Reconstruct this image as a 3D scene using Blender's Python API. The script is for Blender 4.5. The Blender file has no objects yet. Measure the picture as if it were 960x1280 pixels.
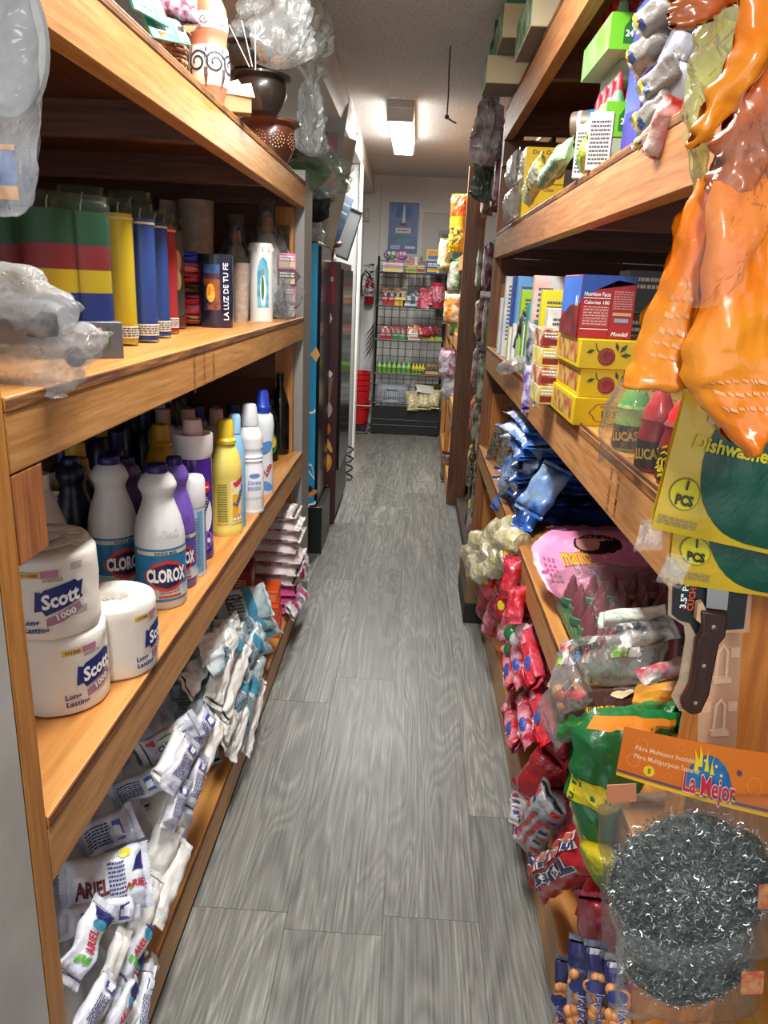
import bpy, bmesh, math, random
from mathutils import Vector, Matrix, noise
import numpy as np
PI=math.pi
rnd=random.Random(7)
scn=bpy.context.scene
COL=scn.collection

# ------------------------------------------------------------------ camera
F=935.0
def _n(v): return v/np.linalg.norm(v)
_Y=_n(np.array([41.,-282,F])); _D=np.array([-138.,3080,F]); _D=_n(_D-_Y*_D.dot(_Y)); _X=np.cross(_D,_Y)
if _X[0]<0: _X=-_X
RW=np.array([_X,_Y,-_D])            # lens directions -> world directions
EYE=1.5                              # lens height above the floor
cam_d=bpy.data.cameras.new('camera'); cam=bpy.data.objects.new('camera',cam_d); COL.objects.link(cam)
cam_d.sensor_fit='VERTICAL'; cam_d.sensor_height=36.0; cam_d.lens=F*36/1280; cam_d.clip_start=.02
_m=np.eye(4); _m[:3,0]=RW[:,0]; _m[:3,1]=-RW[:,1]; _m[:3,2]=-RW[:,2]; _m[2,3]=EYE
cam.matrix_world=Matrix([list(map(float,r)) for r in _m])
scn.camera=cam
# ------------------------------------------------------------------ world, lamps, exposure
wd=bpy.data.worlds.new('world'); scn.world=wd; wd.use_nodes=True
wd.node_tree.nodes['Background'].inputs[0].default_value=(.92,.95,1,1)
wd.node_tree.nodes['Background'].inputs[1].default_value=1.0
scn.view_settings.view_transform='Standard'; scn.view_settings.look='None'
scn.view_settings.gamma=1; scn.view_settings.use_curve_mapping=False
scn.view_settings.exposure=0.45
scn.cycles.transparent_max_bounces=16
LAMPS=[(-.156,5.73,2.585,52),(-.156,1.65,2.585,38),(-.05,-1.2,2.585,34)]   # x, y, ceiling height, watts
# ------------------------------------------------------------------ measuring helpers (photo point -> point on a real plane)
def ray(px,py): return RW@np.array([px-480.,py-640.,F])
def _at(px,py,k,val):
    r=ray(px,py); v=val-(EYE if k==2 else 0); p=r*v/r[k]; return Vector((p[0],p[1],p[2]+EYE))
def H(px,py,z): return _at(px,py,2,z)
def VX(px,py,x): return _at(px,py,0,x)
def WY(px,py,y): return _at(px,py,1,y)
def pix(p):
    c=RW.T@np.array([p[0],p[1],p[2]-EYE]); return 480+F*c[0]/c[2],640+F*c[1]/c[2],c[2]
def fit(cx,base,w,top,Z):
    P=H(cx,base,Z)
    if 1.3<Z<1.4 and P.y>3.08: P=WY(cx,base,3.08); P.z=Z
    d=Vector((P.x,P.y)).normalized(); r=w/2*pix(P)[2]/F
    for _ in range(4):
        c=Vector((P.x,P.y))+d*r; r=w/2*pix((c.x,c.y,Z+.05))[2]/F
    lo,hi=Z,Z+1.2
    for _ in range(40):
        m=(lo+hi)/2
        if pix((P.x,P.y,m))[1]>top: lo=m
        else: hi=m
    return Vector((c.x,c.y,Z)),r,lo-Z
def aim(C,tw=0):                     # turn so that local -Y looks back down the aisle at the shopper
    return math.atan2(-C[1],-C[0])+PI/2+math.radians(tw)
# ------------------------------------------------------------------ materials
def lin(h):
    h=h.lstrip('#'); c=[int(h[i:i+2],16)/255 for i in (0,2,4)]
    return tuple(x/12.92 if x<=.04045 else ((x+.055)/1.055)**2.4 for x in c)+(1,)
MC={}
def mat(h,rough=.5,metal=0,bump=0,bs=60,h2=None,ns=20,coat=0,emit=0,sheen=0,alpha=None):
    k=(h,rough,metal,bump,bs,h2,ns,coat,emit,alpha)
    if k in MC: return MC[k]
    m=bpy.data.materials.new('surface_'+h.strip('#')); m.use_nodes=True; nt=m.node_tree; b=nt.nodes['Principled BSDF']
    b.inputs['Base Color'].default_value=lin(h); b.inputs['Roughness'].default_value=rough; b.inputs['Metallic'].default_value=metal
    b.inputs['Coat Weight'].default_value=coat
    if emit: b.inputs['Emission Color'].default_value=lin(h); b.inputs['Emission Strength'].default_value=emit
    if bump or h2:
        tc=nt.nodes.new('ShaderNodeTexCoord')
        if h2:
            n=nt.nodes.new('ShaderNodeTexNoise'); n.inputs['Scale'].default_value=ns; n.inputs['Detail'].default_value=5
            nt.links.new(tc.outputs['Object'],n.inputs['Vector'])
            mx=nt.nodes.new('ShaderNodeMix'); mx.data_type='RGBA'; mx.inputs[6].default_value=lin(h); mx.inputs[7].default_value=lin(h2)
            rp=nt.nodes.new('ShaderNodeValToRGB'); rp.color_ramp.elements[0].position=.4; rp.color_ramp.elements[1].position=.6
            nt.links.new(n.outputs['Fac'],rp.inputs[0]); nt.links.new(rp.outputs[0],mx.inputs[0]); nt.links.new(mx.outputs[2],b.inputs['Base Color'])
        if bump:
            n=nt.nodes.new('ShaderNodeTexNoise'); n.inputs['Scale'].default_value=bs; n.inputs['Detail'].default_value=4
            nt.links.new(tc.outputs['Object'],n.inputs['Vector'])
            bp=nt.nodes.new('ShaderNodeBump'); bp.inputs['Strength'].default_value=bump; bp.inputs['Distance'].default_value=.011 if bump==1.0 else .004
            nt.links.new(n.outputs['Fac'],bp.inputs['Height']); nt.links.new(bp.outputs[0],b.inputs['Normal'])
    MC[k]=m; return m
def foil(h,h2=None,rough=.3,ns=25,bs=28): return mat(h,rough,bump=1.0,bs=bs,h2=h2,ns=ns,coat=.3)     # crinkled plastic wrapper
def film(tint='#ffffff',haze=.12,key='film',gl=.35,bs=22,bst=1.0):
    k=(tint,haze,gl,bs,bst)
    if k in MC: return MC[k]
    m=bpy.data.materials.new('clear_'+key); m.use_nodes=True; nt=m.node_tree; nt.nodes.remove(nt.nodes['Principled BSDF'])
    out=[n for n in nt.nodes if n.type=='OUTPUT_MATERIAL'][0]
    tr=nt.nodes.new('ShaderNodeBsdfTransparent'); tr.inputs[0].default_value=lin(tint)
    g=nt.nodes.new('ShaderNodeBsdfGlossy'); g.inputs['Roughness'].default_value=.2
    d=nt.nodes.new('ShaderNodeBsdfDiffuse'); d.inputs[0].default_value=lin(tint)
    tl=nt.nodes.new('ShaderNodeBsdfTranslucent'); tl.inputs[0].default_value=lin(tint)
    tc=nt.nodes.new('ShaderNodeTexCoord'); n=nt.nodes.new('ShaderNodeTexNoise'); n.inputs['Scale'].default_value=bs; n.inputs['Detail'].default_value=3; n.inputs['Distortion'].default_value=1.2
    bp=nt.nodes.new('ShaderNodeBump'); bp.inputs['Strength'].default_value=bst; bp.inputs['Distance'].default_value=.01
    lw=nt.nodes.new('ShaderNodeLayerWeight'); lw.inputs[0].default_value=gl
    L=nt.links.new
    L(tc.outputs['Object'],n.inputs['Vector']); L(n.outputs['Fac'],bp.inputs['Height'])
    for q in (g,d,tl,lw): L(bp.outputs[0],q.inputs['Normal'])
    m0=nt.nodes.new('ShaderNodeMixShader'); m0.inputs[0].default_value=.5; L(d.outputs[0],m0.inputs[1]); L(tl.outputs[0],m0.inputs[2])
    m1=nt.nodes.new('ShaderNodeMixShader'); m1.inputs[0].default_value=haze; L(tr.outputs[0],m1.inputs[1]); L(m0.outputs[0],m1.inputs[2])
    m2=nt.nodes.new('ShaderNodeMixShader'); gm=nt.nodes.new('ShaderNodeMath'); gm.operation='MULTIPLY'; gm.inputs[1].default_value=.42; L(lw.outputs['Fresnel'],gm.inputs[0]); L(gm.outputs[0],m2.inputs[0]); L(m1.outputs[0],m2.inputs[1]); L(g.outputs[0],m2.inputs[2])
    L(m2.outputs[0],out.inputs[0]); MC[k]=m; return m
GLASS=film('#e8efe9',.03,'glass',.12,3,.05)
FILM=film('#f4f6f7',.10,'film',.3,30,.9)
MILKY=film('#f2f3f4',.42,'milky_bag',.3,16,1.0)
def wood(axis,c1,c2,c3,rough=.5,knots=.5,gs=1.0):
    k=('wood',axis,c1,c2,c3,rough)
    if k in MC: return MC[k]
    m=bpy.data.materials.new('wood_grain'); m.use_nodes=True; nt=m.node_tree; b=nt.nodes['Principled BSDF']; L=nt.links.new; N=nt.nodes.new
    tc=N('ShaderNodeTexCoord'); geo=N('ShaderNodeNewGeometry'); mp=N('ShaderNodeMapping')
    s=[14*gs]*3; s['xyz'.index(axis)]=.9*gs; mp.inputs['Scale'].default_value=s
    ml=N('ShaderNodeMath'); ml.operation='MULTIPLY'; ml.inputs[1].default_value=37; L(geo.outputs['Random Per Island'],ml.inputs[0])
    ad=N('ShaderNodeVectorMath'); ad.operation='ADD'; L(tc.outputs['Object'],ad.inputs[0]); L(ml.outputs[0],ad.inputs[1]); L(ad.outputs[0],mp.inputs[0])
    n1=N('ShaderNodeTexNoise'); n1.inputs['Scale'].default_value=1.1; n1.inputs['Detail'].default_value=3; n1.inputs['Distortion'].default_value=.8; L(mp.outputs[0],n1.inputs['Vector'])
    w=N('ShaderNodeMath'); w.operation='MULTIPLY'; w.inputs[1].default_value=26; L(n1.outputs['Fac'],w.inputs[0])
    sn=N('ShaderNodeMath'); sn.operation='SINE'; L(w.outputs[0],sn.inputs[0])
    mr=N('ShaderNodeMapRange'); mr.inputs[1].default_value=-1; L(sn.outputs[0],mr.inputs[0])
    n2=N('ShaderNodeTexNoise'); n2.inputs['Scale'].default_value=7; n2.inputs['Detail'].default_value=6; L(mp.outputs[0],n2.inputs['Vector'])
    mx=N('ShaderNodeMix'); mx.data_type='RGBA'; mx.inputs[6].default_value=lin(c1); mx.inputs[7].default_value=lin(c2); L(mr.outputs[0],mx.inputs[0])
    rp=N('ShaderNodeValToRGB'); rp.color_ramp.elements[0].position=.42; rp.color_ramp.elements[1].position=.75; L(n2.outputs['Fac'],rp.inputs[0])
    mx2=N('ShaderNodeMix'); mx2.data_type='RGBA'; mx2.inputs[7].default_value=lin(c3); L(rp.outputs[0],mx2.inputs[0]); L(mx.outputs[2],mx2.inputs[6])
    # scattered knots and wear
    v=N('ShaderNodeTexNoise'); v.inputs['Scale'].default_value=2.3; v.inputs['Detail'].default_value=6; v.inputs['Roughness'].default_value=.7; L(ad.outputs[0],v.inputs['Vector'])
    r2=N('ShaderNodeValToRGB'); r2.color_ramp.elements[0].position=.60; r2.color_ramp.elements[0].color=(0,0,0,1); r2.color_ramp.elements[1].position=.78; L(v.outputs['Fac'],r2.inputs[0])
    mm=N('ShaderNodeMath'); mm.operation='MULTIPLY'; mm.inputs[1].default_value=knots; L(r2.outputs[0],mm.inputs[0])
    mx3=N('ShaderNodeMix'); mx3.data_type='RGBA'; mx3.inputs[7].default_value=tuple(x*.45 for x in lin(c3)[:3])+(1,); L(mm.outputs[0],mx3.inputs[0]); L(mx2.outputs[2],mx3.inputs[6])
    L(mx3.outputs[2],b.inputs['Base Color']); b.inputs['Roughness'].default_value=rough
    bp=N('ShaderNodeBump'); bp.inputs['Strength'].default_value=.25; bp.inputs['Distance'].default_value=.003; L(n2.outputs['Fac'],bp.inputs['Height']); L(bp.outputs[0],b.inputs['Normal'])
    MC[k]=m; return m
OR=('#c08f58','#b48047','#9c6a36')
WY_=wood('y',*OR,rough=.42); WZ_=wood('z','#b97f3e','#ad7132','#915a26',rough=.42); WX_=wood('x','#a5602c','#985324','#7c421a')
PLY=wood('y','#c98f4e','#be8140','#a86c30',rough=.4,gs=.5)
PLYE=wood('y','#9a6228','#5e3412','#3c200c',rough=.8,gs=2)
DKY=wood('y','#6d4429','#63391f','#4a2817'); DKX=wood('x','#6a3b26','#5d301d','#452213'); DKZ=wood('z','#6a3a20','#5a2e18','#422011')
RY=wood('y','#b98250','#ad7241','#915a2e',rough=.6)
# ------------------------------------------------------------------ mesh builder
class MB:
    def __init__(s): s.v=[]; s.f=[]
    def add(s,vs,fs):
        o=len(s.v); s.v+=[tuple(v) for v in vs]; s.f+=[tuple(i+o for i in f) for f in fs]; return s
    def box(s,x0,x1,y0,y1,z0,z1,M=None):
        vs=[Vector((x,y,z)) for z in (z0,z1) for y in (y0,y1) for x in (x0,x1)]
        if M is not None: vs=[M@v for v in vs]
        return s.add(vs,[(0,2,3,1),(4,5,7,6),(0,1,5,4),(2,6,7,3),(0,4,6,2),(1,3,7,5)])
    def lathe(s,prof,n=28,c=(0,0,0),sx=1,sy=1,M=None,a0=0,a1=2*PI,wob=0,seed=0):
        full=abs(a1-a0-2*PI)<1e-6; k=n if full else n+1; vs=[]
        for j,(r,z) in enumerate(prof):
            for i in range(k):
                a=a0+(a1-a0)*i/n; rr=max(r,1e-5)
                if wob: rr+=wob*noise.noise(Vector((math.cos(a)*3,math.sin(a)*3,z*30+seed)))
                vs.append(Vector((c[0]+rr*math.cos(a)*sx,c[1]+rr*math.sin(a)*sy,c[2]+z)))
        if M is not None: vs=[M@v for v in vs]
        fs=[(j*k+i,j*k+(i+1)%k,(j+1)*k+(i+1)%k,(j+1)*k+i) for j in range(len(prof)-1) for i in range(n)]
        return s.add(vs,fs)
    def tube(s,pts,r,n=8,r1=None):
        pts=[Vector(p) for p in pts]; vs=[]; m=len(pts)
        for j,p in enumerate(pts):
            t=(pts[min(j+1,m-1)]-pts[max(j-1,0)]).normalized()
            up=Vector((0,0,1)) if abs(t.z)<.9 else Vector((0,1,0)); a=t.cross(up).normalized(); b=t.cross(a)
            rr=r if r1 is None else r+(r1-r)*j/(m-1)
            vs+=[p+a*rr*math.cos(2*PI*i/n)+b*rr*math.sin(2*PI*i/n) for i in range(n)]
        fs=[(j*n+i,(j+1)*n+i,(j+1)*n+(i+1)%n,j*n+(i+1)%n) for j in range(m-1) for i in range(n)]
        fs+=[tuple(range(n)),tuple(reversed(range((m-1)*n,m*n)))]
        return s.add(vs,fs)
    def grid(s,fn,nu,nv):
        vs=[fn(i/nu,j/nv) for j in range(nv+1) for i in range(nu+1)]
        return s.add(vs,[(j*(nu+1)+i,j*(nu+1)+i+1,(j+1)*(nu+1)+i+1,(j+1)*(nu+1)+i) for j in range(nv) for i in range(nu)])
    def ball(s,c,r,n=10,sz=1,M=None):
        return s.lathe([(r*math.sin(PI*j/n),-r*sz*math.cos(PI*j/n)) for j in range(n+1)],n+4,c,M=M)
    def prism(s,poly,z0,z1,M=None):
        n=len(poly); vs=[Vector((x,y,z)) for z in (z0,z1) for x,y in poly]
        if M is not None: vs=[M@v for v in vs]
        return s.add(vs,[tuple(reversed(range(n))),tuple(range(n,2*n))]+[(i,(i+1)%n,n+(i+1)%n,n+i) for i in range(n)])
    def build(s,name,m,parent=None,bevel=0,ang=40,kind=None):
        me=bpy.data.meshes.new(name); me.from_pydata(s.v,[],s.f)
        bm=bmesh.new(); bm.from_mesh(me); bmesh.ops.remove_doubles(bm,verts=bm.verts,dist=1e-5); bmesh.ops.recalc_face_normals(bm,faces=bm.faces); bm.to_mesh(me); bm.free()
        me.materials.append(m); me.polygons.foreach_set('use_smooth',[True]*len(me.polygons)); me.set_sharp_from_angle(angle=math.radians(ang))
        o=bpy.data.objects.new(name,me); COL.objects.link(o)
        if parent is not None: o.parent=parent
        if bevel:
            b=o.modifiers.new('bevel','BEVEL'); b.width=bevel; b.segments=2; b.limit_method='ANGLE'
        if kind: o['kind']=kind
        return o
def thing(name,label,cat,loc=(0,0,0),rz=0,group=None,rot=None):
    o=bpy.data.objects.new(name,None); COL.objects.link(o); o.empty_display_size=.05
    o.location=loc; o.rotation_euler=rot if rot else (0,0,rz); o['label']=label; o['category']=cat
    if group: o['group']=group
    return o
def tag(o,label,cat,group=None):
    o['label']=label; o['category']=cat
    if group: o['group']=group
    return o
def dup(o,loc=None,rz=None,label=None,M=None,parent=None):
    c=o.copy(); COL.objects.link(c)
    if parent is not None: c.parent=parent
    if M is not None: c.matrix_world=M
    if loc is not None: c.location=loc
    if rz is not None: c.rotation_euler=(0,0,rz)
    if label: c['label']=label
    for ch in KIDS(o): dup(ch,parent=c)
    return c
def KIDS(o): return [x for x in COL.objects if x.parent==o]
def orient(A,B,nrm):                 # frame at the middle of AB: local Y runs A->B, local Z looks along nrm
    A,B=Vector(A),Vector(B); y=(B-A).normalized(); z=Vector(nrm); z=(z-y*z.dot(y)).normalized(); x=y.cross(z)
    M=Matrix((x,y,z)).transposed().to_4x4(); M.translation=(A+B)/2; return M
# ------------------------------------------------------------------ lettering and printed shapes
TC={}
def tmesh(s,bold=.0):
    k=(s,bold)
    if k in TC: return TC[k]
    cu=bpy.data.curves.new('t','FONT'); cu.body=s; cu.align_x='CENTER'; cu.align_y='CENTER'; cu.offset=bold; cu.resolution_u=2
    o=bpy.data.objects.new('t',cu); COL.objects.link(o); dg=bpy.context.evaluated_depsgraph_get(); dg.update()
    me=bpy.data.meshes.new_from_object(o.evaluated_get(dg)); vs=[v.co.copy() for v in me.vertices]; fs=[tuple(p.vertices) for p in me.polygons]
    bpy.data.objects.remove(o); bpy.data.meshes.remove(me)
    TC[k]=(vs,fs); return TC[k]
def decal(parent,name,vs,fs,m,mp):
    b=MB(); b.add([mp(v[0],v[1]) for v in vs],fs)
    me=bpy.data.meshes.new(name); me.from_pydata(b.v,[],b.f); me.materials.append(m)
    o=bpy.data.objects.new(name,me); COL.objects.link(o); o.parent=parent; return o
def text(parent,s,size,m,mp,x=0,y=0,bold=.015,w=None,rot=0,slant=0,name='lettering',sy=1):
    vs,fs=tmesh(s,bold)
    if not vs: return
    ww=max(v.x for v in vs)-min(v.x for v in vs); sx=size if w is None else w/ww; syy=size*sy
    c,sn=math.cos(math.radians(rot)),math.sin(math.radians(rot)); out=[]
    for v in vs:
        a=v.x*sx+slant*v.y*syy; b_=v.y*syy; out.append((x+a*c-b_*sn,y+a*sn+b_*c))
    return decal(parent,name,out,fs,m,mp)
def shape(parent,pts,m,mp,name='printed_patch',cuts=0):
    bm=bmesh.new(); bm.faces.new([bm.verts.new((p[0],p[1],0)) for p in pts]); bmesh.ops.triangulate(bm,faces=bm.faces)
    for _ in range(cuts): bmesh.ops.subdivide_edges(bm,edges=bm.edges,cuts=1,use_grid_fill=True)
    bmesh.ops.triangulate(bm,faces=bm.faces)
    bm.verts.index_update(); vs=[tuple(v.co) for v in bm.verts]; fs=[tuple(v.index for v in f.verts) for f in bm.faces]; bm.free()
    return decal(parent,name,vs,fs,m,mp)
def rect(x,y,w,h): return [(x-w/2,y-h/2),(x+w/2,y-h/2),(x+w/2,y+h/2),(x-w/2,y+h/2)]
def rgrid(parent,x,y,w,h,m,mp,name='printed_patch',nu=8,nv=1):
    vs=[(x-w/2+w*i/nu,y-h/2+h*j/nv) for j in range(nv+1) for i in range(nu+1)]
    fs=[(j*(nu+1)+i,j*(nu+1)+i+1,(j+1)*(nu+1)+i+1,(j+1)*(nu+1)+i) for j in range(nv) for i in range(nu)]
    return decal(parent,name,vs,fs,m,mp)
def ell(x,y,a,b,n=20,r=0):
    c,s=math.cos(r),math.sin(r); return [(x+a*math.cos(t)*c-b*math.sin(t)*s,y+a*math.cos(t)*s+b*math.sin(t)*c) for t in [2*PI*i/n for i in range(n)]]
def fine(parent,x,y,w,h,rows,m,mp,seed=0,vert=False):
    r=random.Random(seed); vs=[]; fs=[]
    for j in range(rows):
        yy=y+h/2-h*(j+.5)/rows; t=h/rows*.26; xx=x-w/2
        while xx<x+w/2-.0005:
            l=min(w*r.uniform(.06,.2),x+w/2-xx); k=len(vs)
            q=[(xx,yy-t),(xx+l*.8,yy-t),(xx+l*.8,yy+t),(xx,yy+t)]; vs+=q; fs.append((k,k+1,k+2,k+3)); xx+=l
    return decal(parent,'fine_print',vs,fs,m,mp)
def flat(o,u,v):
    o,u,v=Vector(o),Vector(u).normalized(),Vector(v).normalized(); n=u.cross(v)*.0006
    return lambda x,y,o=o,u=u,v=v,n=n: o+u*x+v*y+n
def cyl(r,z0,a0=-90,sx=1,sy=1,lift=.0006,rf=None):
    a0=math.radians(a0)
    def f(x,y):
        rr=(rf(z0+y) if rf else r)+lift; a=a0+x/(r); return Vector((rr*math.cos(a)*sx,rr*math.sin(a)*sy,z0+y))
    return f
def off(mp,d): # same surface, a hair further out
    def f(x,y):
        p=mp(x,y); e=1e-3; a=mp(x+e,y)-p; b=mp(x,y+e)-p; n=a.cross(b); n=n.normalized() if n.length>0 else Vector((0,0,0)); return p+n*d
    return f
# ------------------------------------------------------------------ soft packs
def pillow_mb(w,l,t,seed=0,wr=.004,nu=14,nv=18,px=3.0,sag=0,fin=.012):
    """pouch lying flat: x across w, y along l, crimped fins at both ends of y, bottom at z=0"""
    sd=Vector((seed*3.7,seed*1.3,seed*.7))
    def zt(x,y,s):
        u=min(1,abs(2*x/w)); v=min(1,abs(2*y/l)); h=t/2*math.sqrt(max(0,1-u**px))*max(0,1-v**5)**.55
        q=Vector((x*26,y*20,s*2))+sd
        k=wr*(noise.noise(q)+.6*noise.noise(q*2.3)+.35*(abs(noise.noise(q*4.1))-.3))*(.35+.9*v)*(1-u**6)*(1 if v<.98 else .3)
        return t/2+s*h+k+sag*(4*(y/l)**2)
    def xs(x,y):
        v=min(1,abs(2*y/l)); return x*(1-.07*(1-v**4)) + wr*.8*noise.noise(Vector((y*30,0,0))+sd)
    b=MB()
    for s in (1,-1): b.grid(lambda i,j,s=s:(xs((i-.5)*w,(j-.5)*l),(j-.5)*l,zt((i-.5)*w,(j-.5)*l,s)),nu,nv)
    if fin:
        for e in (-1,1):
            def g(i,j,e=e):
                x=(i-.5)*w; y=e*(l/2+fin*j); zz=zt(x,e*l/2,1)+j*fin*.6*noise.noise(Vector((x*40,e,j))+sd); tz=(.003 if int(i*nu*2)%2 and j==1 else 0); return (xs(x,e*l/2),y-e*tz,zz)
            b.grid(g,nu*2,2)
    top=lambda x,y:Vector((xs(x,y),y,zt(x,y,1)+.0012))
    return b,top
def drape(name,label,cat,rows,yy,t,m,seed,wr=.006,part='pouch',nu=26,nv=34,root=None,pw=.5):
    """soft bag whose outline runs through the given left and right edge points, bulging t towards and away from the aisle"""
    ya,yb=yy; n=len(rows)-1; sd=Vector((seed*1.7,seed*.9,seed*2.3))
    def edge(j,s):
        k=min(int(j*n),n-1); f=j*n-k; a,b=rows[k],rows[k+1]; return WY(a[1+s]+(b[1+s]-a[1+s])*f,a[0]+(b[0]-a[0])*f,ya+(yb-ya)*j)
    O=(edge(0,0)+edge(1,1))/2; o=thing(name,label,cat,O)
    def sf(i,j,s):
        p=edge(j,0).lerp(edge(j,1),i); u=max(0,1-abs(2*i-1)**2.4)**pw*max(0,1-abs(2*j-1)**5)**.6; q=p*24+sd
        w=wr*(noise.noise(q)+.6*noise.noise(q*2.2)+.5*(abs(noise.noise(q*3.7))-.25)); e=wr*.9*noise.noise(Vector((j*9,s*2.,seed)))
        return p-O+Vector((e*(abs(2*i-1)**4),-s*(t*u)+w*(.4+.6*u),w*.4))
    b=MB(); b.grid(lambda i,j:sf(i,j,1),nu,nv); b.grid(lambda i,j:sf(i,j,-1),nu,nv); b.build(part,m,o,ang=80)
    return o,(lambda x,y,d=.0012:sf(x,y,1)+Vector((0,-d,0)))
def turned(mp,deg,cx=0,cy=0):
    c,s=math.cos(math.radians(deg)),math.sin(math.radians(deg)); return lambda x,y:mp(cx+x*c-y*s,cy+x*s+y*c)
def bag_mb(w,h,d,seed=0,wr=.02,nu=22,nv=26,neck=.25,flare=.5,p=2.0):
    """loose bag hanging: z from 0 (bottom) to h, gathered to a neck near the top"""
    sd=Vector((seed*5.1,seed*2.7,seed*1.9)); b=MB()
    def fn(i,j):
        a=2*PI*i; z=h*j; t=j
        k=(1-(1-neck)*max(0,(t-.35)/.5)**1.2) if t<.85 else neck+(flare-neck)*(t-.85)/.15
        bt=min(1,(t/.12)**.5) if t<.12 else 1
        r=k*(.25+.75*bt)
        q=Vector((math.cos(a)*2.2,math.sin(a)*2.2,z*9))+sd; n1=noise.noise(q)+.6*noise.noise(q*2.1)+.35*noise.noise(q*4.6)
        rr=1+wr/max(w,d)*2*n1*3
        return Vector((w/2*r*rr*math.copysign(abs(math.cos(a))**(2/p*1.0),math.cos(a)),d/2*r*rr*math.sin(a),z+wr*.6*n1*bt))
    b.grid(fn,nu*2,nv); return b
# ================================================================== the room
FLOOR_SEAM={-2:[1.48],-1:[2.65],0:[1.49,3.04],1:[1.88,3.9]}
fb=MB()
for k in range(-8,10):
    x0=.2375*k; x1=x0+.2375; js=FLOOR_SEAM.get(k,[rnd.uniform(0,1.2)]); ys=sorted(set([js[0]-1.22*i for i in range(1,5)]+js)); 
    while ys[-1]<8.5: ys.append(ys[-1]+1.22*rnd.choice((1,1,.8)))
    ys=[y for y in ys if y>-3]; ys=[-3]+ys
    for a,b in zip(ys,ys[1:]):
        fb.box(x0+.0005,x1-.0005,a+.0006,min(b,8.5)-.0006,-.01,0)
def plank_mat():
    m=bpy.data.materials.new('grey_vinyl_plank'); m.use_nodes=True; nt=m.node_tree; b=nt.nodes['Principled BSDF']; L=nt.links.new; N=nt.nodes.new
    tc=N('ShaderNodeTexCoord'); geo=N('ShaderNodeNewGeometry'); ml=N('ShaderNodeMath'); ml.operation='MULTIPLY'; ml.inputs[1].default_value=53; L(geo.outputs['Random Per Island'],ml.inputs[0])
    ad=N('ShaderNodeVectorMath'); ad.operation='ADD'; L(tc.outputs['Object'],ad.inputs[0]); L(ml.outputs[0],ad.inputs[1])
    mp=N('ShaderNodeMapping'); mp.inputs['Scale'].default_value=(6.5,.75,5); L(ad.outputs[0],mp.inputs[0])
    n1=N('ShaderNodeTexNoise'); n1.inputs['Scale'].default_value=1.0; n1.inputs['Detail'].default_value=2.5; n1.inputs['Distortion'].default_value=1.1; L(mp.outputs[0],n1.inputs['Vector'])
    w=N('ShaderNodeMath'); w.operation='MULTIPLY'; w.inputs[1].default_value=95; L(n1.outputs['Fac'],w.inputs[0]); sn=N('ShaderNodeMath'); sn.operation='SINE'; L(w.outputs[0],sn.inputs[0])
    mp2=N('ShaderNodeMapping'); mp2.inputs['Scale'].default_value=(170,3.2,6); L(ad.outputs[0],mp2.inputs[0])
    n2=N('ShaderNodeTexNoise'); n2.inputs['Scale'].default_value=1; n2.inputs['Detail'].default_value=6; L(mp2.outputs[0],n2.inputs['Vector'])
    n3=N('ShaderNodeTexNoise'); n3.inputs['Scale'].default_value=.8; n3.inputs['Detail'].default_value=3; L(mp.outputs[0],n3.inputs['Vector'])
    a1=N('ShaderNodeMath'); a1.operation='MULTIPLY_ADD'; a1.inputs[1].default_value=.11; a1.inputs[2].default_value=0; L(sn.outputs[0],a1.inputs[0])
    a2=N('ShaderNodeMath'); a2.operation='MULTIPLY_ADD'; a2.inputs[1].default_value=1.05; L(n2.outputs['Fac'],a2.inputs[0]); L(a1.outputs[0],a2.inputs[2])
    a3=N('ShaderNodeMath'); a3.operation='MULTIPLY_ADD'; a3.inputs[1].default_value=.55; L(n3.outputs['Fac'],a3.inputs[0]); L(a2.outputs[0],a3.inputs[2])
    a4=N('ShaderNodeMath'); a4.operation='MULTIPLY_ADD'; a4.inputs[1].default_value=.14; L(geo.outputs['Random Per Island'],a4.inputs[0]); L(a3.outputs[0],a4.inputs[2])
    rp=N('ShaderNodeValToRGB'); e=rp.color_ramp.elements; e[0].position=.62; e[0].color=lin('#4f4e4a'); e[1].position=1.4; e[1].color=lin('#aaa79c')
    rp.color_ramp.elements.new(.98).color=lin('#838078'); 
    mr=N('ShaderNodeMapRange'); mr.inputs[1].default_value=.25; mr.inputs[2].default_value=1.5; L(a4.outputs[0],mr.inputs[0])
    e[0].position=.2; e[1].position=.56; e[2].position=.92; e[1].color=lin('#757570'); e[2].color=lin('#a7a7a0')
    L(mr.outputs[0],rp.inputs[0]); L(rp.outputs[0],b.inputs['Base Color']); b.inputs['Roughness'].default_value=.42
    bp=N('ShaderNodeBump'); bp.inputs['Strength'].default_value=.3; bp.inputs['Distance'].default_value=.002; L(a2.outputs[0],bp.inputs['Height']); L(bp.outputs[0],b.inputs['Normal'])
    return m
fb.box(-2.6,2.8,-3,8.55,-.05,-.012)
fb.build('floor',plank_mat(),kind='structure')
WALL=mat('#e2e3e1',.7,bump=.1,bs=90,h2='#dadbd9',ns=2)
def ceil_mat():
    m=mat('#e4e5e6',.9,bump=.99,bs=110,h2='#d0d1d2',ns=60); return m
MB().box(-2.6,2.8,-3,8.55,2.585,2.64).build('ceiling',ceil_mat(),kind='structure')
MB().box(-2.6,2.8,8.4,8.5,0,2.585).build('wall_back',WALL,kind='structure')
MB().box(-2.6,-2.5,-3,8.4,0,2.585).build('wall_left',WALL,kind='structure')
MB().box(2.7,2.8,-3,8.4,0,2.585).build('wall_right',mat('#6a655f',.8),kind='structure')
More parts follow.
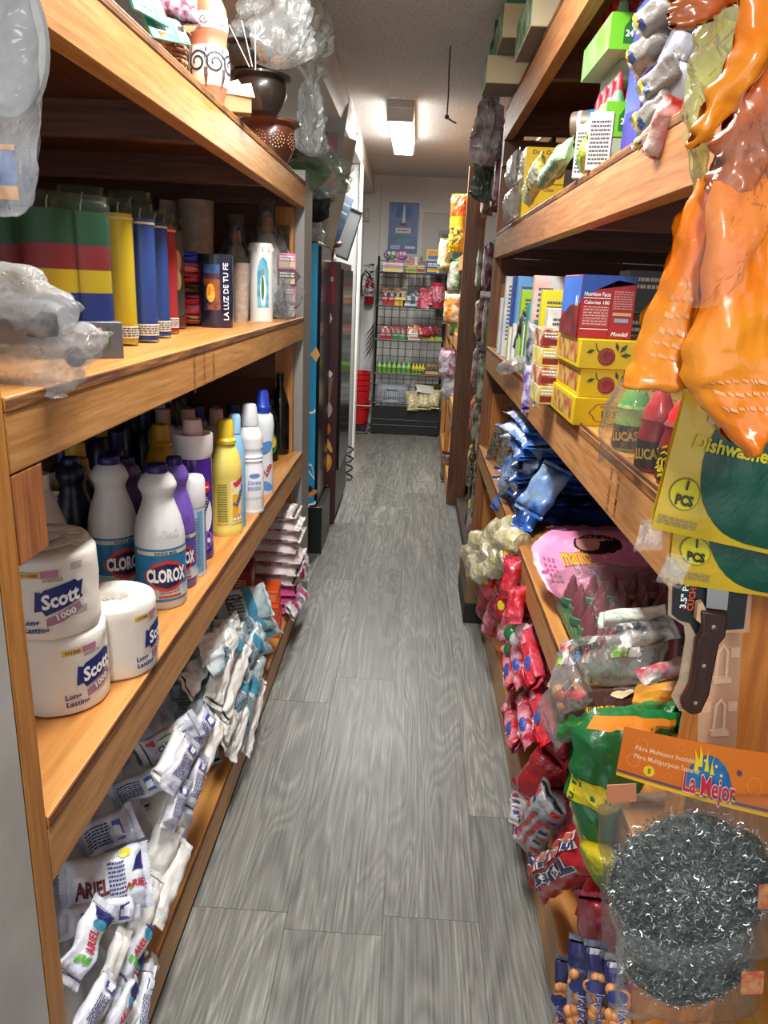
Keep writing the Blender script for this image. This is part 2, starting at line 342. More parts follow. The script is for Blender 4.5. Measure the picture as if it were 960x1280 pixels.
# boxed-in beam along the left of the aisle and the end wall that carries it
b=MB(); v=[(-.42,2.0,2.585),(-.505,8.4,2.585),(-.49,8.4,2.41),(-.49,2.0,2.41),(-.9,2.0,2.585),(-.9,8.4,2.585),(-.9,8.4,2.41),(-.9,2.0,2.41)]
b.add(v,[(0,1,2,3),(4,7,6,5),(3,2,6,7),(0,4,5,1),(0,3,7,4),(1,5,6,2)]).build('trim_1',mat('#d9d8d2',.6),kind='structure')
MB().box(-2.5,-.49,6.45,6.56,0,2.41).build('wall_divider',mat('#a3a4a1',.7,bump=.05,bs=50),kind='structure')
MB().box(-.495,-.478,6.43,6.58,0,2.41).build('lit_wall_edge',mat('#f0efe9',.45),kind='structure')  # lit aisle-facing edge of the end wall, its brightness put into the paler colour
MB().box(-.60,-.585,8.385,8.4,0,2.41).box(-.425,-.41,8.385,8.4,0,2.5).build('trim_3',mat('#c9c9c5',.6),kind='structure')
# door leaf in the back wall
d=MB().box(.03,.9,8.37,8.4,0,2.24).build('door_1',mat('#cfcfcb',.6),bevel=.004,kind='structure')
MB().box(.0,.03,8.36,8.4,0,2.27).box(.03,.93,8.36,8.4,2.24,2.27).build('door_frame',mat('#dcdcd8',.5),d)
w=MB().box(.20,.235,8.35,8.37,1.2,2.07).box(.235,.55,8.35,8.37,2.035,2.07).box(.52,.55,8.35,8.37,1.2,2.035).box(.235,.52,8.35,8.37,1.2,1.235).build('window_1',mat('#8b8c8a',.5,.4),kind='structure')
MB().box(.235,.52,8.355,8.362,1.235,2.035).build('pane',mat('#6f8584',.15),w); MB().box(.26,.36,8.34,8.354,1.24,1.96).build('window_sheet',mat('#9fe0d8',.3),w)
# ------------------------------------------------------------------ ceiling lamps
def tube_lamp(x,y,z,watt,label):
    t=thing('ceiling_light',label,'ceiling light',(x,y,z))
    MB().box(-.085,.085,-.63,.63,-.045,0).build('housing',mat('#cfcac0',.5),t,bevel=.004)
    MB().prism([(-.08,-.12),(.08,-.12),(.085,-.045),(-.085,-.045)],-.005,.005,Matrix.Translation((0,-.635,0))@Matrix.Rotation(PI/2,4,'X')).build('end_cap',mat('#e0dbd0',.5),t)
    b=MB(); b.box(-.074,.074,-.62,.62,-.118,-.045); b.build('diffuser',mat('#fffbf4',.5,emit=7.5),t,bevel=.015)
    ld=bpy.data.lights.new('lamp_light','AREA'); ld.shape='RECTANGLE'; ld.size=.15; ld.size_y=1.22; ld.energy=watt; ld.color=(1,.985,.95)
    lo=bpy.data.objects.new('lamp_light',ld); COL.objects.link(lo); lo.parent=t; lo.location=(0,0,-.125)
for (x,y,z,wt),lb in zip(LAMPS,('glowing white fluorescent ceiling light over the far end of the aisle','glowing ceiling light overhead above the near shelves','glowing ceiling light behind the shopper')):
    tube_lamp(x,y,z,wt,lb)
# pull cord
c=MB(); a=Vector((.098,4.0,2.585)); pts=[a,a+Vector((.0,0,-.10)),a+Vector((.004,0,-.2)),a+Vector((.003,0,-.30))]
t=thing('pull_cord','thin brown pull cord hanging from the ceiling with a knotted end','cord',a)
MB().tube([p-a for p in pts],.0035).build('cord',mat('#4a3a33',.8),t)
MB().ball((.003,0,-.30),.011,8).tube([(.003,0,-.302),(.03,0,-.318),(.05,0,-.326)],.004,6).build('knot',mat('#4a3a33',.8),t)
# ------------------------------------------------------------------ big shelf units
def planks(lst): 
    b=MB()
    for q in lst: b.box(*q)
    return b
LZ=[(.02,.134),(.668,.775),(1.264,1.356),(1.785,1.886)]
L=thing('wooden_shelf_unit','long orange-brown timber shelf unit along the left of the aisle','shelf unit',(-.471,.8,0))
def lp(name,q,m,bv=.002,par=L,**k):
    if isinstance(q[0],(int,float)): q=[q]
    if len(q)>1:
        for w_ in q: lp(name,w_,m,bv,par,**k)
        return
    o=planks(q).build(name,m,par,bevel=bv,**k); o.location=-Vector(par.location) ; return o
for i,(z0,z1) in enumerate(LZ):
    t=.018
    lp('front_board',(-.509,-.471,.847,3.25,z0,z1-t),WY_)
    lp('shelf_deck',(-1.69,-.4705,.85,3.25,z1-t,z1),PLY)
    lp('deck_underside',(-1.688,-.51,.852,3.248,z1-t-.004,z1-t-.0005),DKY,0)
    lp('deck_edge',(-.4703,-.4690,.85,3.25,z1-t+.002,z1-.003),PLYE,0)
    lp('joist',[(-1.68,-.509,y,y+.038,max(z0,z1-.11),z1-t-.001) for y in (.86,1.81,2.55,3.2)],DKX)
lp('front_post',(-.56,-.471,.803,.845,0,2.2),WZ_)
lp('front_post',(-.585,-.5095,3.205,3.248,0,1.784),WZ_)
lp('brace_block',(-.509,-.4718,.848,.925,1.147,1.262),wood('z','#b07040','#95582e','#7a4422'))
lp('brace_block',(-.56,-.513,.848,.90,.136,.40),WZ_)
lp('cross_brace',[(-1.68,-.586,3.205,3.24,1.60,1.70),(-1.68,-.586,3.205,3.24,.45,.56),(-1.68,-.586,3.205,3.24,1.1,1.2)],DKX)
lp('back_panel',(-1.715,-1.69,.8,3.25,0,1.885),mat('#4a2c1f',.8))
lp('end_panel',(-1.68,-.586,3.2415,3.25,0,1.866),mat('#59392a',.8))
# ink stamps on the long boards
INK=mat('#5b3516',.8)
m_=flat((-.4702,0,0),(0,1,0),(0,0,1))
for y0,s_ in ((1.62,'STAND&BTR'),(1.70,'S-DRY 014'),(1.78,'HEM FIR')):
    o=text(L,s_,.016,INK,flat((-.4704+.471,y0-.8,1.302),(0,0,1),(0,-1,0)),name='ink_stamp',bold=.01)
# white painted post on the near side
MB().box(-.56,-.472,.55,.800,0,2.3).build('trim_4',mat('#b4b3b0',.6,bump=.1,bs=25,h2='#a5a4a1',ns=8),kind='structure',bevel=.002)
MB().box(-.60,-.474,3.27,3.50,0,1.93).build('trim_5',mat('#8d8b87',.5,.2),kind='structure',bevel=.002)
RZ_=[(0,.15),(.63,.727),(1.118,1.228),(1.647,1.76),(2.16,2.30)]
R=thing('wooden_shelf_unit','long pale-fronted timber shelf unit along the right of the aisle','shelf unit',(.367,.8,0))
def rp_(*a,**k): return lp(*a,par=R,**k)
PALE=wood('y','#bf8a56','#b57d45','#99622e',rough=.45)
for i,(z0,z1) in enumerate(RZ_):
    t=.018; x=.385 if i==0 else .367; mt=(WY_,PALE,PALE,RY,RY)[i]
    rp_('front_board',(x,x+.038,.862,3.84,z0,z1-t),mt)
    rp_('shelf_deck',(x,1.55,.862,3.84,z1-t,z1),PLY if i<4 else DKY)
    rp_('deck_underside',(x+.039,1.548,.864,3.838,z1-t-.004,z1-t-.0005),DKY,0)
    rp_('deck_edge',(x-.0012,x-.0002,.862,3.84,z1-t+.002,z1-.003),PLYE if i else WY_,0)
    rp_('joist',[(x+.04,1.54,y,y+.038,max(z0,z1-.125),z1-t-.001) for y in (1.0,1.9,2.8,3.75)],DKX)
    if i==2: rp_('front_lip',(.367,.372,.862,2.05,z1,z1+.006),PLYE,0)
rp_('front_post',(.367,.46,.80,.858,0,2.5),wood('z','#c07a34','#b26a28','#93521a',rough=.45))
rp_('front_post',(.367,.46,3.845,3.885,0,2.24),wood('z','#8d5c38','#7f4f2d','#623a1e'))
rp_('cross_brace',[(.367,1.5,3.80,3.84,2.05,2.158),(.41,1.5,3.80,3.84,1.53,1.645),(.41,1.5,3.80,3.84,1.0,1.1),(.41,1.5,3.80,3.84,.50,.62)],DKX)
rp_('post_cleat',[(.41,.50,3.80,3.843,1.23,1.53),(.41,.50,3.80,3.843,.73,1.0),(.41,.50,3.80,3.843,.152,.5)],WZ_)
rp_('back_rail',[(1.52,1.55,.86,3.84,z,z+.09) for z in (.55,1.04,1.42,1.57,2.07)],DKY)
for y0,s_ in ((1.32,'S-GRN  KD'),(1.27,'HEM-FIR 2'),(3.3,'STAND  7')):
    text(R,s_,.017,INK,flat((-.0004,y0-.8,1.165),(0,0,1),(0,1,0)),name='ink_stamp',bold=.01)
# freestanding dark plank that ends the next unit, and that unit
U=thing('wooden_shelf_unit','farther timber shelf unit with a tall dark end plank','shelf unit',(.295,5.22,0))
lp('end_plank',(.295,.425,5.22,5.26,0,2.25),wood('z','#7b5036','#6e4329','#55301c'),par=U)
for z0,z1 in ((0,.15),(.60,.70),(1.08,1.18),(1.62,1.72)):
    lp('front_board',(.30,.338,5.262,7.3,z0,z1-.018),WY_,par=U); lp('shelf_deck',(.30,1.3,5.262,7.3,z1-.018,z1),PLY,par=U)
lp('front_post',(.301,.338,6.2,6.29,.151,1.6),WZ_,par=U); lp('front_post',(.301,.338,7.2,7.3,.151,1.6),WZ_,par=U)
MB().box(1.31,1.33,5.2,7.3,0,2.0).build('trim_6',mat('#5b4335',.8),kind='structure')
# peg rail recess between the two right hand units
MB().box(.60,.615,3.89,5.2,0,2.2).build('trim_7',mat('#3a2a22',.85),kind='structure')
MB().box(.36,.60,3.89,5.2,0,.07).build('trim_8',mat('#3b2c24',.8),kind='structure')
# ================================================================== middle left: two tall coolers and what leans on them
BLK=mat('#15161a',.35); BLKM=mat('#1b1c1f',.6)
t=thing('drinks_cooler','tall black drinks cooler with bright blue side panel past the left shelves','cooler',(-.80,4.05,0))
MB().box(-.34,.285,0,.5,.06,1.70).build('cabinet',BLK,t,bevel=.006)
MB().box(-.34,.33,-.005,.42,0,.28).build('base_grille',BLK,t,bevel=.004)
sp=MB().box(-.30,.285,-.008,-.001,.30,1.69).build('side_panel',mat('#1789bf',.4,h2='#1f9ccb',ns=1.5),t)
MB().box(.285,.30,.02,.48,.3,1.68).build('door',mat('#0d0e12',.15),t)
mp=flat((.05,-.0088,0),(1,0,0),(0,0,1)); W_=mat('#eef4f6',.5)
for a in (0,.03): decal(sp,'swirl',*(lambda b:(b.v,b.f))(MB().add([(x,z,0) for x,z in [(.14+a,.52+a*.5),(.19+a,.50+a*.5),(.235,.44+a*.3),(.235,.45+a*.3),(.19+a,.512+a*.5),(.14+a,.53+a*.5)]],[(0,1,4,5),(1,2,3,4)])),W_,mp)
shape(sp,ell(.215,.36,.04,.018,20,.5),mat('#cf8252',.5),mp); shape(sp,ell(.20,.385,.03,.02,16,.2),mat('#2b1712',.5),off(mp,.0006))
for q in ((.21,.82),(.22,.30)): text(sp,'~',.10,W_,mp,q[0],q[1],rot=30,name='swirl')
shape(sp,[(.235,1.17),(.255,1.13),(.235,1.09),(.20,1.13)],mat('#e2a85a',.5),mp)
t=thing('vending_machine','dark red vending machine with pictures of doughnuts and bread on its side','vending machine',(-.80,4.62,0))
MB().box(-.4,.348,0,.75,.05,1.62).build('cabinet',BLK,t,bevel=.005)
sp=MB().box(-.4,.345,-.010,-.001,.0,1.612).build('side_panel',mat('#4f2226',.4,h2='#47191d',ns=2),t)
MB().box(.348,.362,.04,.72,.35,1.58).build('door',mat('#0d0f14',.15),t)
mp=flat((0,-.0108,0),(1,0,0),(0,0,1)); m2=off(mp,.0008)
rgrid(sp,.255,1.49,.13,.22,mat('#9a2430',.5),mp); fine(sp,.262,1.52,.09,.05,1,W_,turned(m2,0),3); shape(sp,[(.22,1.42),(.25,1.46),(.28,1.41),(.25,1.36)],mat('#e8c9c6',.5),m2)
text(sp,'D',.12,mat('#e7e2dc',.5),m2,.262,1.29,bold=.03)
shape(sp,[(.20,.95),(.215,.80),(.30,.80),(.318,.95)],mat('#8a7152',.6),mp); shape(sp,ell(.262,.965,.052,.028),mat('#efe7da',.6),m2)
shape(sp,ell(.265,.745,.052,.06),mat('#b7a79a',.6),mp,name='doughnut_picture'); shape(sp,ell(.265,.745,.014,.017),mat('#43262a',.6),m2)
shape(sp,ell(.262,.62,.05,.045,18,.6),mat('#b9712f',.6),mp); 
for k in range(3): shape(sp,ell(.225+k*.038,.52,.014,.05,14,.4),mat('#e0a65c',.6),mp)
shape(sp,ell(.265,.40,.055,.075,18,-.4),mat('#d28f33',.6),mp,name='bread_picture'); shape(sp,ell(.275,.41,.03,.05,18,-.4),mat('#e7b45d',.6),m2)
for k in range(4): rgrid(sp,.25,.26-k*.028,.10,.008,mat('#b08a78',.6),turned(mp,20,0,0) if 0 else mp)
for k in (0,1): shape(sp,ell(.26+k*.04,.10,.006,.007,8),W_,mp)
# leaning boards and odds on top of the coolers
def curved(name,label,cat,A,B,w,m,curl=.05,nrm=(0,-1,0),th=.004):
    A,B=Vector(A),Vector(B); M=orient(A,B,nrm); l=(B-A).length
    b=MB(); f=lambda i,j,s:((i-.5)*w,(j-.5)*l,curl*(math.sin(PI*j))+s)
    b.grid(lambda i,j:f(i,j,0),4,16); b.grid(lambda i,j:f(i,j,-th),4,16)
    o=b.build(name,m); o.matrix_world=M; tag(o,label,cat); return o
curved('card_board','long curled beige cardboard sheet leaning on top of the coolers','cardboard sheet',WY(403,318,4.5)+Vector((0,0,.0)),WY(436,172,4.9),.10,mat('#b5a998',.6,h2='#a89c8b',ns=5),.04,(.3,-1,.2))
o=curved('display_board','dark blue display board tilted against the end wall above the vending machine','display board',WY(412,310,4.9),WY(436,246,5.1),.075,mat('#0f2c50',.5,h2='#174a78',ns=18),.01,(.4,-1,.2))
for k in range(2): rgrid(o,.0,.06+k*.06,.05,.012,mat('#b9d3e2',.5),flat((0,0,.02),(1,0,0),(0,1,0)))
t=thing('picture_frame','thin black metal frame leaning beside the blue board','frame',WY(433,300,5.3))
Mx=orient(WY(425,322,5.3),WY(444,262,5.4),(.3,-1,.1)); 
fr=MB().box(-.055,-.047,-.17,.17,-.01,.01).box(.047,.055,-.17,.17,-.01,.01).box(-.055,.055,.16,.17,-.01,.01).box(-.055,.055,-.17,-.16,-.01,.01).build('frame_bar',BLKM,t)
MB().box(-.047,.047,-.16,.16,-.004,0).build('glass_sheet',mat('#8d9091',.2,.3),t); t.matrix_world=Mx
def sack(name,label,cat,p,w,h,d,m,seed,group=None,neck=.3,rz=0,wr=.02,top=True):
    t=thing(name,label,cat,p,rz,group); bag_mb(w,h,d,seed,wr,neck=neck).build('bag_film',m,t,ang=70); return t
t=thing('snack_pile','loose heap of red and brown snack packets on top of the coolers','snack packets',WY(409,330,4.75))
for i in range(7):
    b,_=pillow_mb(.09,.12,.04,i+90,.006); o=b.build('packet',foil(('#7b2a20','#b65a2c','#8e1f28','#c7b8ad','#5c2c20','#a33','#caa')[i] if i<5 else ('#9c3a34','#cbb0a6')[i-5]),t); o.location=(rnd.uniform(-.05,.05),rnd.uniform(0,.1),rnd.uniform(-.03,.02)+.045*(i//2)); o.rotation_euler=(rnd.uniform(.3,1.3),rnd.uniform(-.5,.5),rnd.uniform(-2,2))
for i,(px,py,sz,cc,lb) in enumerate(((395,250,.22,'#23292b','dark hanging cloth bag behind the wrapped green bowl'),(389,285,.20,'#e6e6e8','white plastic sack sitting on the blue cooler'),(402,205,.22,'#2b3336','dark cloth bundle under the beam'))):
    p=WY(px,py,4.25+.1*i); o=bag_mb(.13,sz,.10,60+i,.02).build('plastic_sack' if i==1 else 'cloth_bag',foil(cc) if i==1 else mat(cc,.7,bump=.5,bs=20)); o.location=p-Vector((0,0,sz/2)); tag(o,lb,'bag')
o=curved('poster','teal and pink poster hanging at the end of the left shelf, above the green bowl','poster',WY(407,240,4.4),WY(411,165,4.4),.10,mat('#5f9a97',.4,h2='#b26c76',ns=9),.02,(.3,-1,0))
o=curved('price_board','silver white board hanging below the beam behind the plastic bags','board',WY(412,190,4.8),WY(424,118,4.8),.13,mat('#b9bdbd',.35,h2='#a5abac',ns=4),.02,(.5,-1,-.2))
t=thing('cable_bundle','black cable bundle on the floor beside the vending machine','cable',H(432,600,0)+Vector((0,0,.0)))
MB().tube([(.05*math.cos(a)*(1+.1*math.sin(3*a)),.05*math.sin(a),.02+.012*a) for a in [k*.35 for k in range(60)]],.007,6).build('cable',BLKM,t)
t=thing('floor_bin','small black box on the floor between vending machine and white wall','box',(-.60,5.75,0)); MB().box(-.06,.09,-.1,.12,0,.20).build('box_body',mat('#1d1f20',.6),t,bevel=.01); MB().box(-.065,.095,-.105,.125,.20,.215).build('lid',mat('#3a3b3d',.5),t,bevel=.004)
# ================================================================== far end
t=thing('wall_poster','blue snack poster taped to the back wall','poster',(-.33,8.39,1.83))
MB().box(0,.31,0,.004,0,.5).build('paper',mat('#3f66ad',.4,h2='#2c4f92',ns=4),t)
mp=flat((0,-.0006,0),(1,0,0),(0,0,1)); m2=off(mp,.0006); LB=mat('#9cc3e6',.5); 
shape(t,[(.06,.38),(.10,.46),(.22,.46),(.25,.38),(.155,.30)],mat('#5d86c6',.5,h2='#3f6cb2',ns=14),mp); shape(t,[(.14,.30),(.15,.48),(.165,.48),(.175,.30)],mat('#dbe7f2',.5),m2)
for q in (.13,.155,.18): shape(t,ell(q,.285,.012,.016),mat('#6b3a34',.5),m2)
rgrid(t,.155,.225,.16,.05,mat('#e5e6e2',.5),mp); fine(t,.155,.226,.12,.03,1,mat('#b34a3a',.5),m2,8)
fine(t,.155,.165,.22,.05,1,mat('#3f8f8f',.5),m2,9); fine(t,.155,.125,.19,.05,1,mat('#4aa09a',.5),m2,10); fine(t,.08,.06,.10,.04,3,W_,m2,3); fine(t,.235,.06,.11,.05,1,W_,m2,12)
shape(t,ell(.08,.128,.012,.014),mat('#c0453a',.5),off(m2,.0006))
t=thing('wall_switch_box','small beige box fixed to the wall below the beam','switch box',(-.565,8.39,2.13)); MB().box(-.03,.03,-.03,0,0,.13).build('box_body',mat('#bcb9b1',.5),t,bevel=.004); MB().box(-.012,.012,-.034,-.03,.04,.09).build('cover',mat('#cfccc4',.5),t)
t=thing('wall_fitting','small brass and white star-shaped fitting on the beam face','wall fitting',(-.468,5.6,2.50)); MB().ball((0,0,.03),.014,8).ball((.005,.0,-.02),.012,8).build('knob',mat('#b5a078',.4,.5),t); MB().tube([(0,-.03,.03),(0,.03,.03)],.005).tube([(0,-.03,-.02),(0,.03,-.02)],.005).tube([(0,0,.06),(0,0,-.05)],.005).build('cross_bar',mat('#d9d3c4',.5),t)
# rack
t=thing('wire_rack','tall black wire mesh rack with six shelves against the back wall','rack',(-.40,7.75,0)); RK=t
BK=mat('#101113',.4)
for x,y in ((0,.35),(.70,.35),(0,0.30),(.70,.30)): MB().tube([(x,y,0),(x,y,1.78)],.011).build('upright',BK,t)
b=MB()
for k in range(1,9): b.tube([(k*.078,.35,.05),(k*.078,.35,1.75)],.003,5)
for k in range(22): b.tube([(0,.35,.06+k*.08),(.70,.35,.06+k*.08)],.003,5)
b.build('back_mesh',BK,t)
SH=[.10,.33,.63,.97,1.30,1.62]
for z in SH:
    b=MB().tube([(0,0,z),(.70,0,z)],.008).tube([(0,0,z),(0,.35,z)],.006).tube([(.70,0,z),(.70,.35,z)],.006)
    for k in range(1,15): b.tube([(k*.047,0,z),(k*.047,.35,z)],.0025,5)
    b.tube([(0,0,z+.06),(.70,0,z+.06)],.003,5)
    b.tube([(0,0,z),(0,0,z+.06)],.003,5).tube([(.7,0,z),(.7,0,z+.06)],.003,5); b.build('wire_shelf',BK,t)
MB().box(0,.70,.0,.02,.02,.30).build('kick_panel',mat('#18191b',.5),t)
for x in (0.02,.68): MB().tube([(x,0.02,0),(x,.02,.33)],.014).build('foot',BK,t)
rx=lambda x:-.40+x
def small_box(name,label,cat,p,sz,m,cap=None,m2=None,rz=0,group=None,tm=None,extra=True):
    t=thing(name,label,cat,p,rz,group); MB().box(-sz[0]/2,sz[0]/2,-sz[1]/2,sz[1]/2,0,sz[2]).build('carton',m,t,bevel=.0015)
    mp=flat((0,-sz[1]/2,0),(1,0,0),(0,0,1))
    if cap: fine(t,0,sz[2]*.70,sz[0]*.8,sz[2]*.34,2,tm or W_,off(mp,.0006),len(cap))
    if m2: rgrid(t,0,sz[2]*.3,sz[0]*.85,sz[2]*.34,m2,mp,'printed_panel')
    return t
RED=mat('#b3202b',.4); YEL=mat('#e0b81f',.4); GRN=mat('#3f9a3f',.4); BLU=mat('#2a5aa8',.4); WHT=mat('#e7e6e2',.45); PNK=mat('#d8588e',.4)
z=1.628
def rb(x,w,h,m,label,cap=None,m2=None,zz=z,y=7.83,d=.10,name='snack_box',cat='box',tm=None): return small_box(name,label,cat,(rx(x),y,zz),(w,d,h),m,cap,m2,tm=tm)
rb(.155,.20,.085,mat('#dfc9cf',.4),'pale pink and yellow candy carton on the rack top shelf, left','DULCE',mat('#d8c845',.4),tm=PNK)
for k,(c,x) in enumerate((('#3a2f63',.10),('#4e7f4a',.14),('#a8488c',.22),('#8c4a9c',.25))):
    t=thing('toy_ball',['purple round toy at the left end of the rack top shelf','green round toy beside the purple one on the rack top','pink round toy on the pale pink carton on the rack','violet round toy beside the pink one on the rack top'][k],'toy',(rx(x),7.84,z+.16-(k%2)*.0)); b=MB().ball((0,0,0),.045,10); b.build('ball',mat(c,.4,h2='#d8d0d8',ns=30),t); MB().box(-.012,.012,-.01,.01,-.075,-.04).build('stand',mat(c,.4),t)
rb(.34,.10,.07,YEL,'yellow candy carton in the middle of the rack top shelf','LIMON',GRN); rb(.43,.09,.075,mat('#b99a2a',.4),'mustard yellow carton on the rack top, right of middle','TOP',mat('#8d3b2a',.4))
for k in range(3):
    t=thing('gift_figure',['small pink gift figure standing on the middle cartons of the rack','small white gift figure between two cartons on the rack top','small grey gift figure behind the yellow carton on the rack top'][k],'figurine',(rx(.33+.05*k),7.88,z+.075)); MB().lathe([(.02,0),(.022,.03),(.01,.045),(.018,.06),(.012,.08),(0,.085)],12).build('body',mat(('#d98a9a','#e6e1da','#8a8a80')[k],.5),t)
rb(.58,.20,.115,BLU,'blue party toy box with yellow top on the rack, right end','SORPRESA',YEL); rb(.58,.20,.11,YEL,'yellow party box stacked on the blue one on the rack','FIESTA',mat('#2a6ab0',.4),zz=z+.117,tm=RED)
z=1.308
for k,(x,m,c) in enumerate(((.09,RED,'RED'),(.155,RED,'RED'),(.215,YEL,'MAS'),(.265,YEL,'MAS'))):
    rb(x,.058,.085,m,['red candy box at the left end of the second rack shelf','second red candy box on the rack','yellow candy box next to the red boxes on the rack','second yellow candy box on the rack'][k],c,None,z)
    t=thing('lollipop_bunch',['bunch of lollipops above the leftmost red box','bunch of lollipops above the second red box','bunch of lollipops above the first yellow box','bunch of lollipops above the second yellow box'][k],'lollipops',(rx(x),7.85,z+.086)); b=MB()
    for q in range(5): b.tube([(0,0,0),((q-2)*.016,.01,.06)],.0015,5)
    b.build('stick',W_,t); b=MB(); 
    for q in range(5): b.ball(((q-2)*.016,.01,.07),.012,6)
    b.build('candy',mat(('#a8623a','#7d4638','#b48a5a','#8a5540')[k],.3),t)
rb(.37,.20,.05,mat('#3a6fae',.4),'low blue and white carton in the middle of the second rack shelf','CARAMELO',W_,z)
def pack(label,p,w,l,t_,m,seed,rot=(1.35,0,0),group=None,name='snack_bag',cat='snack bag',cap=None,tm=None,wr=.006,sealm=None):
    t=thing(name,label,cat,p,group=group,rot=rot); b,top=pillow_mb(w,l,t_,seed,wr); b.build('pouch',m,t,ang=60)
    if cap: fine(t,0,0,w*.7,w*.3,2,tm or W_,off(top,.001),seed)
    return t
for k in range(9):
    pack('small wrapped sweet bag in the grey and pink heap on the second rack shelf',(rx(.33+.035*(k%6)),7.80+.03*(k//6),z+.055+.03*(k//4)),.05,.06,.03,foil(('#b8bdc0','#5a6d86','#c9c2c4','#7c7f84','#b05a6e')[k%5]),k+30,(1.2,.1*k,.3*k),'heap of wrapped sweets on the second rack shelf')
for k in range(6):
    pack('crimson candy bag heaped left of the pink jar on the second rack shelf',(rx(.46+.028*(k%4)),7.79+.03*(k//3),z+.03+.04*(k//2)),.10,.10,.05,foil('#b52a4a','#d98a9a'),k+40,(1.2,.1*k-.2,.2*k-.4),'crimson candy bags on the second rack shelf')
t=thing('candy_jar','clear jar of pink and white candy with pink lid, right end of second rack shelf','jar',(rx(.61),7.84,z)); MB().lathe([(0,0),(.075,0),(.078,.02),(.078,.18),(.07,.2),(0,.2)],20).build('jar_body',mat('#d9a9ad',.3,h2='#b8304a',ns=45,bump=.4),t); MB().lathe([(.072,.2),(.074,.235),(0,.238)],20).build('lid',mat('#c22f55',.4),t); MB().lathe([(.079,.0),(.0795,.045)],20).build('label_band',mat('#b3203a',.4),t)
z=.978
for k,(x,m) in enumerate(((.08,RED),(.145,RED),(.21,mat('#1f8a45',.4)),(.28,GRN))): rb(x,.06,.055,m,['red gum box at the left end of the third rack shelf','second red gum box on the third rack shelf','dark green gum box on the third rack shelf','light green gum box on the third rack shelf'][k],'GUM',None,z)
rb(.41,.14,.07,WHT,'white carton in the middle of the third rack shelf','MINI',mat('#c98a7a',.4),z)
for k in range(3): rb(.50+.075*k,.07,.04,mat('#9cb62c',.4),['lime green carton on the third rack shelf beside the white one','lime green carton under the crimson bags on the third rack shelf','lime green carton at the right end of the third rack shelf'][k],'LIMA',None,z)
for k in range(8): pack('small clear bag of sweets in the row on the third rack shelf',(rx(.08+.05*k),7.87,z+.06),.055,.09,.03,foil(('#a5a7a6','#c0b9b2','#8c8f8c')[k%3],'#b35a52'),k+50,(1.4,0,.2*k),'clear sweet bags on the third rack shelf')
for k in range(8): pack('crimson wrapped sweet heaped on the right of the third rack shelf',(rx(.47+.035*(k%5)),7.80,z+.06+.04*(k//4)),.07,.07,.035,foil('#8e1f2c','#c0505c'),k+60,(1.1,.3*k,.4*k),'crimson sweets on the third rack shelf')
for k in range(3): pack('peach coloured sweet bag behind the white carton on the rack',(rx(.36+.05*k),7.83,z+.07+.02*(k%2)),.07,.09,.04,foil('#d8b29a','#b5573f'),k+70,(1.2,.2,.3*k),'peach sweet bags on the third rack shelf')
z=.638
for k in range(7):
    t=thing('sauce_bottle','small lime green squeeze bottle in the row on the fourth rack shelf','bottle',(rx(.06+.05*k),7.82,z),group='green squeeze bottles on the rack'); MB().lathe([(0,0),(.021,0),(.022,.05),(.02,.075),(.008,.09),(.008,.095)],12).build('body',mat('#9ccf63',.3),t); MB().lathe([(.0225,.012),(.0228,.045)],12).build('label_band',mat('#5fa23a',.5),t); MB().lathe([(.009,.094),(.004,.125),(0,.128)],10).build('cap',mat('#7ccc6a',.4),t)
for k in range(4):
    t=thing('sauce_bottle','small yellow squeeze bottle on the fourth rack shelf beside the green ones','bottle',(rx(.41+.033*k),7.82,z),group='yellow squeeze bottles on the rack'); MB().lathe([(0,0),(.015,0),(.016,.07),(.007,.085),(.007,.10),(0,.105)],12).build('body',mat('#e2cf2a',.35),t); MB().lathe([(.0165,.01),(.0165,.035)],12).build('label_band',mat('#3f8a35',.5),t)
for k in range(8):
    pack('dark wrapped candy stick on the right of the fourth rack shelf',(rx(.53+.022*k),7.82,z+.05),.025,.13,.02,foil('#2d2724','#8a7a5a'),k+75,(1.2,.5,.1*k),'dark candy sticks on the rack')
rb(.60,.16,.045,mat('#7a4a1f',.4),'brown and gold carton on the fourth rack shelf, right','GANSO',YEL,z,y=7.78,d=.03)
z=.34
t=thing('plastic_basket','white plastic basket on the fifth rack shelf','basket',(rx(.20),7.87,z)); 
b=MB(); wdt=lambda zz:.165+.01*zz/.17
b.lathe([(.155,0),(.163,.17),(.170,.172),(.170,.178),(.160,.178),(.150,.01),(0,.01)],4*7,sx=1.1,sy=.7); b.build('basket_body',mat('#aab2bb',.4),t)
b=MB()
for r in range(4):
    for c_ in range(12): b.box(-.125+c_*.0225,-.125+c_*.0225+.008,-.1155,-.1125,.03+r*.028,.045+r*.028)
b.build('slot',mat('#5a6068',.6),t); MB().tube([(-.05,-.115,.15),(-.045,-.125,.135),(.045,-.125,.135),(.05,-.115,.15)],.005).build('handle',mat('#8e969e',.4),t)
for k in range(4): pack('gold and brown cookie bag standing behind the sack on the fifth rack shelf',(rx(.50+.05*k),7.95,z+.10),.13,.14,.04,foil('#4a3018','#b8922f'),k+80,(1.3,0,.15*k),'gold and brown cookie bags on the rack')
for k in range(3): pack('clear bag of puffed snacks on the fifth rack shelf',(rx(.42+.11*k),7.80,z+.015*k),.17,.19,.09,foil('#a89a6a','#d0c49a'),k+85,(1.0,0,.3-.3*k),'clear bags of puffed snacks on the rack',wr=.012)
pack('white paper bag lying over the puffed snacks on the rack',(rx(.54),7.80,z+.135),.2,.12,.03,foil('#cfcdc8'),99,(.5,.1,.2),name='paper_bag',cat='paper bag')
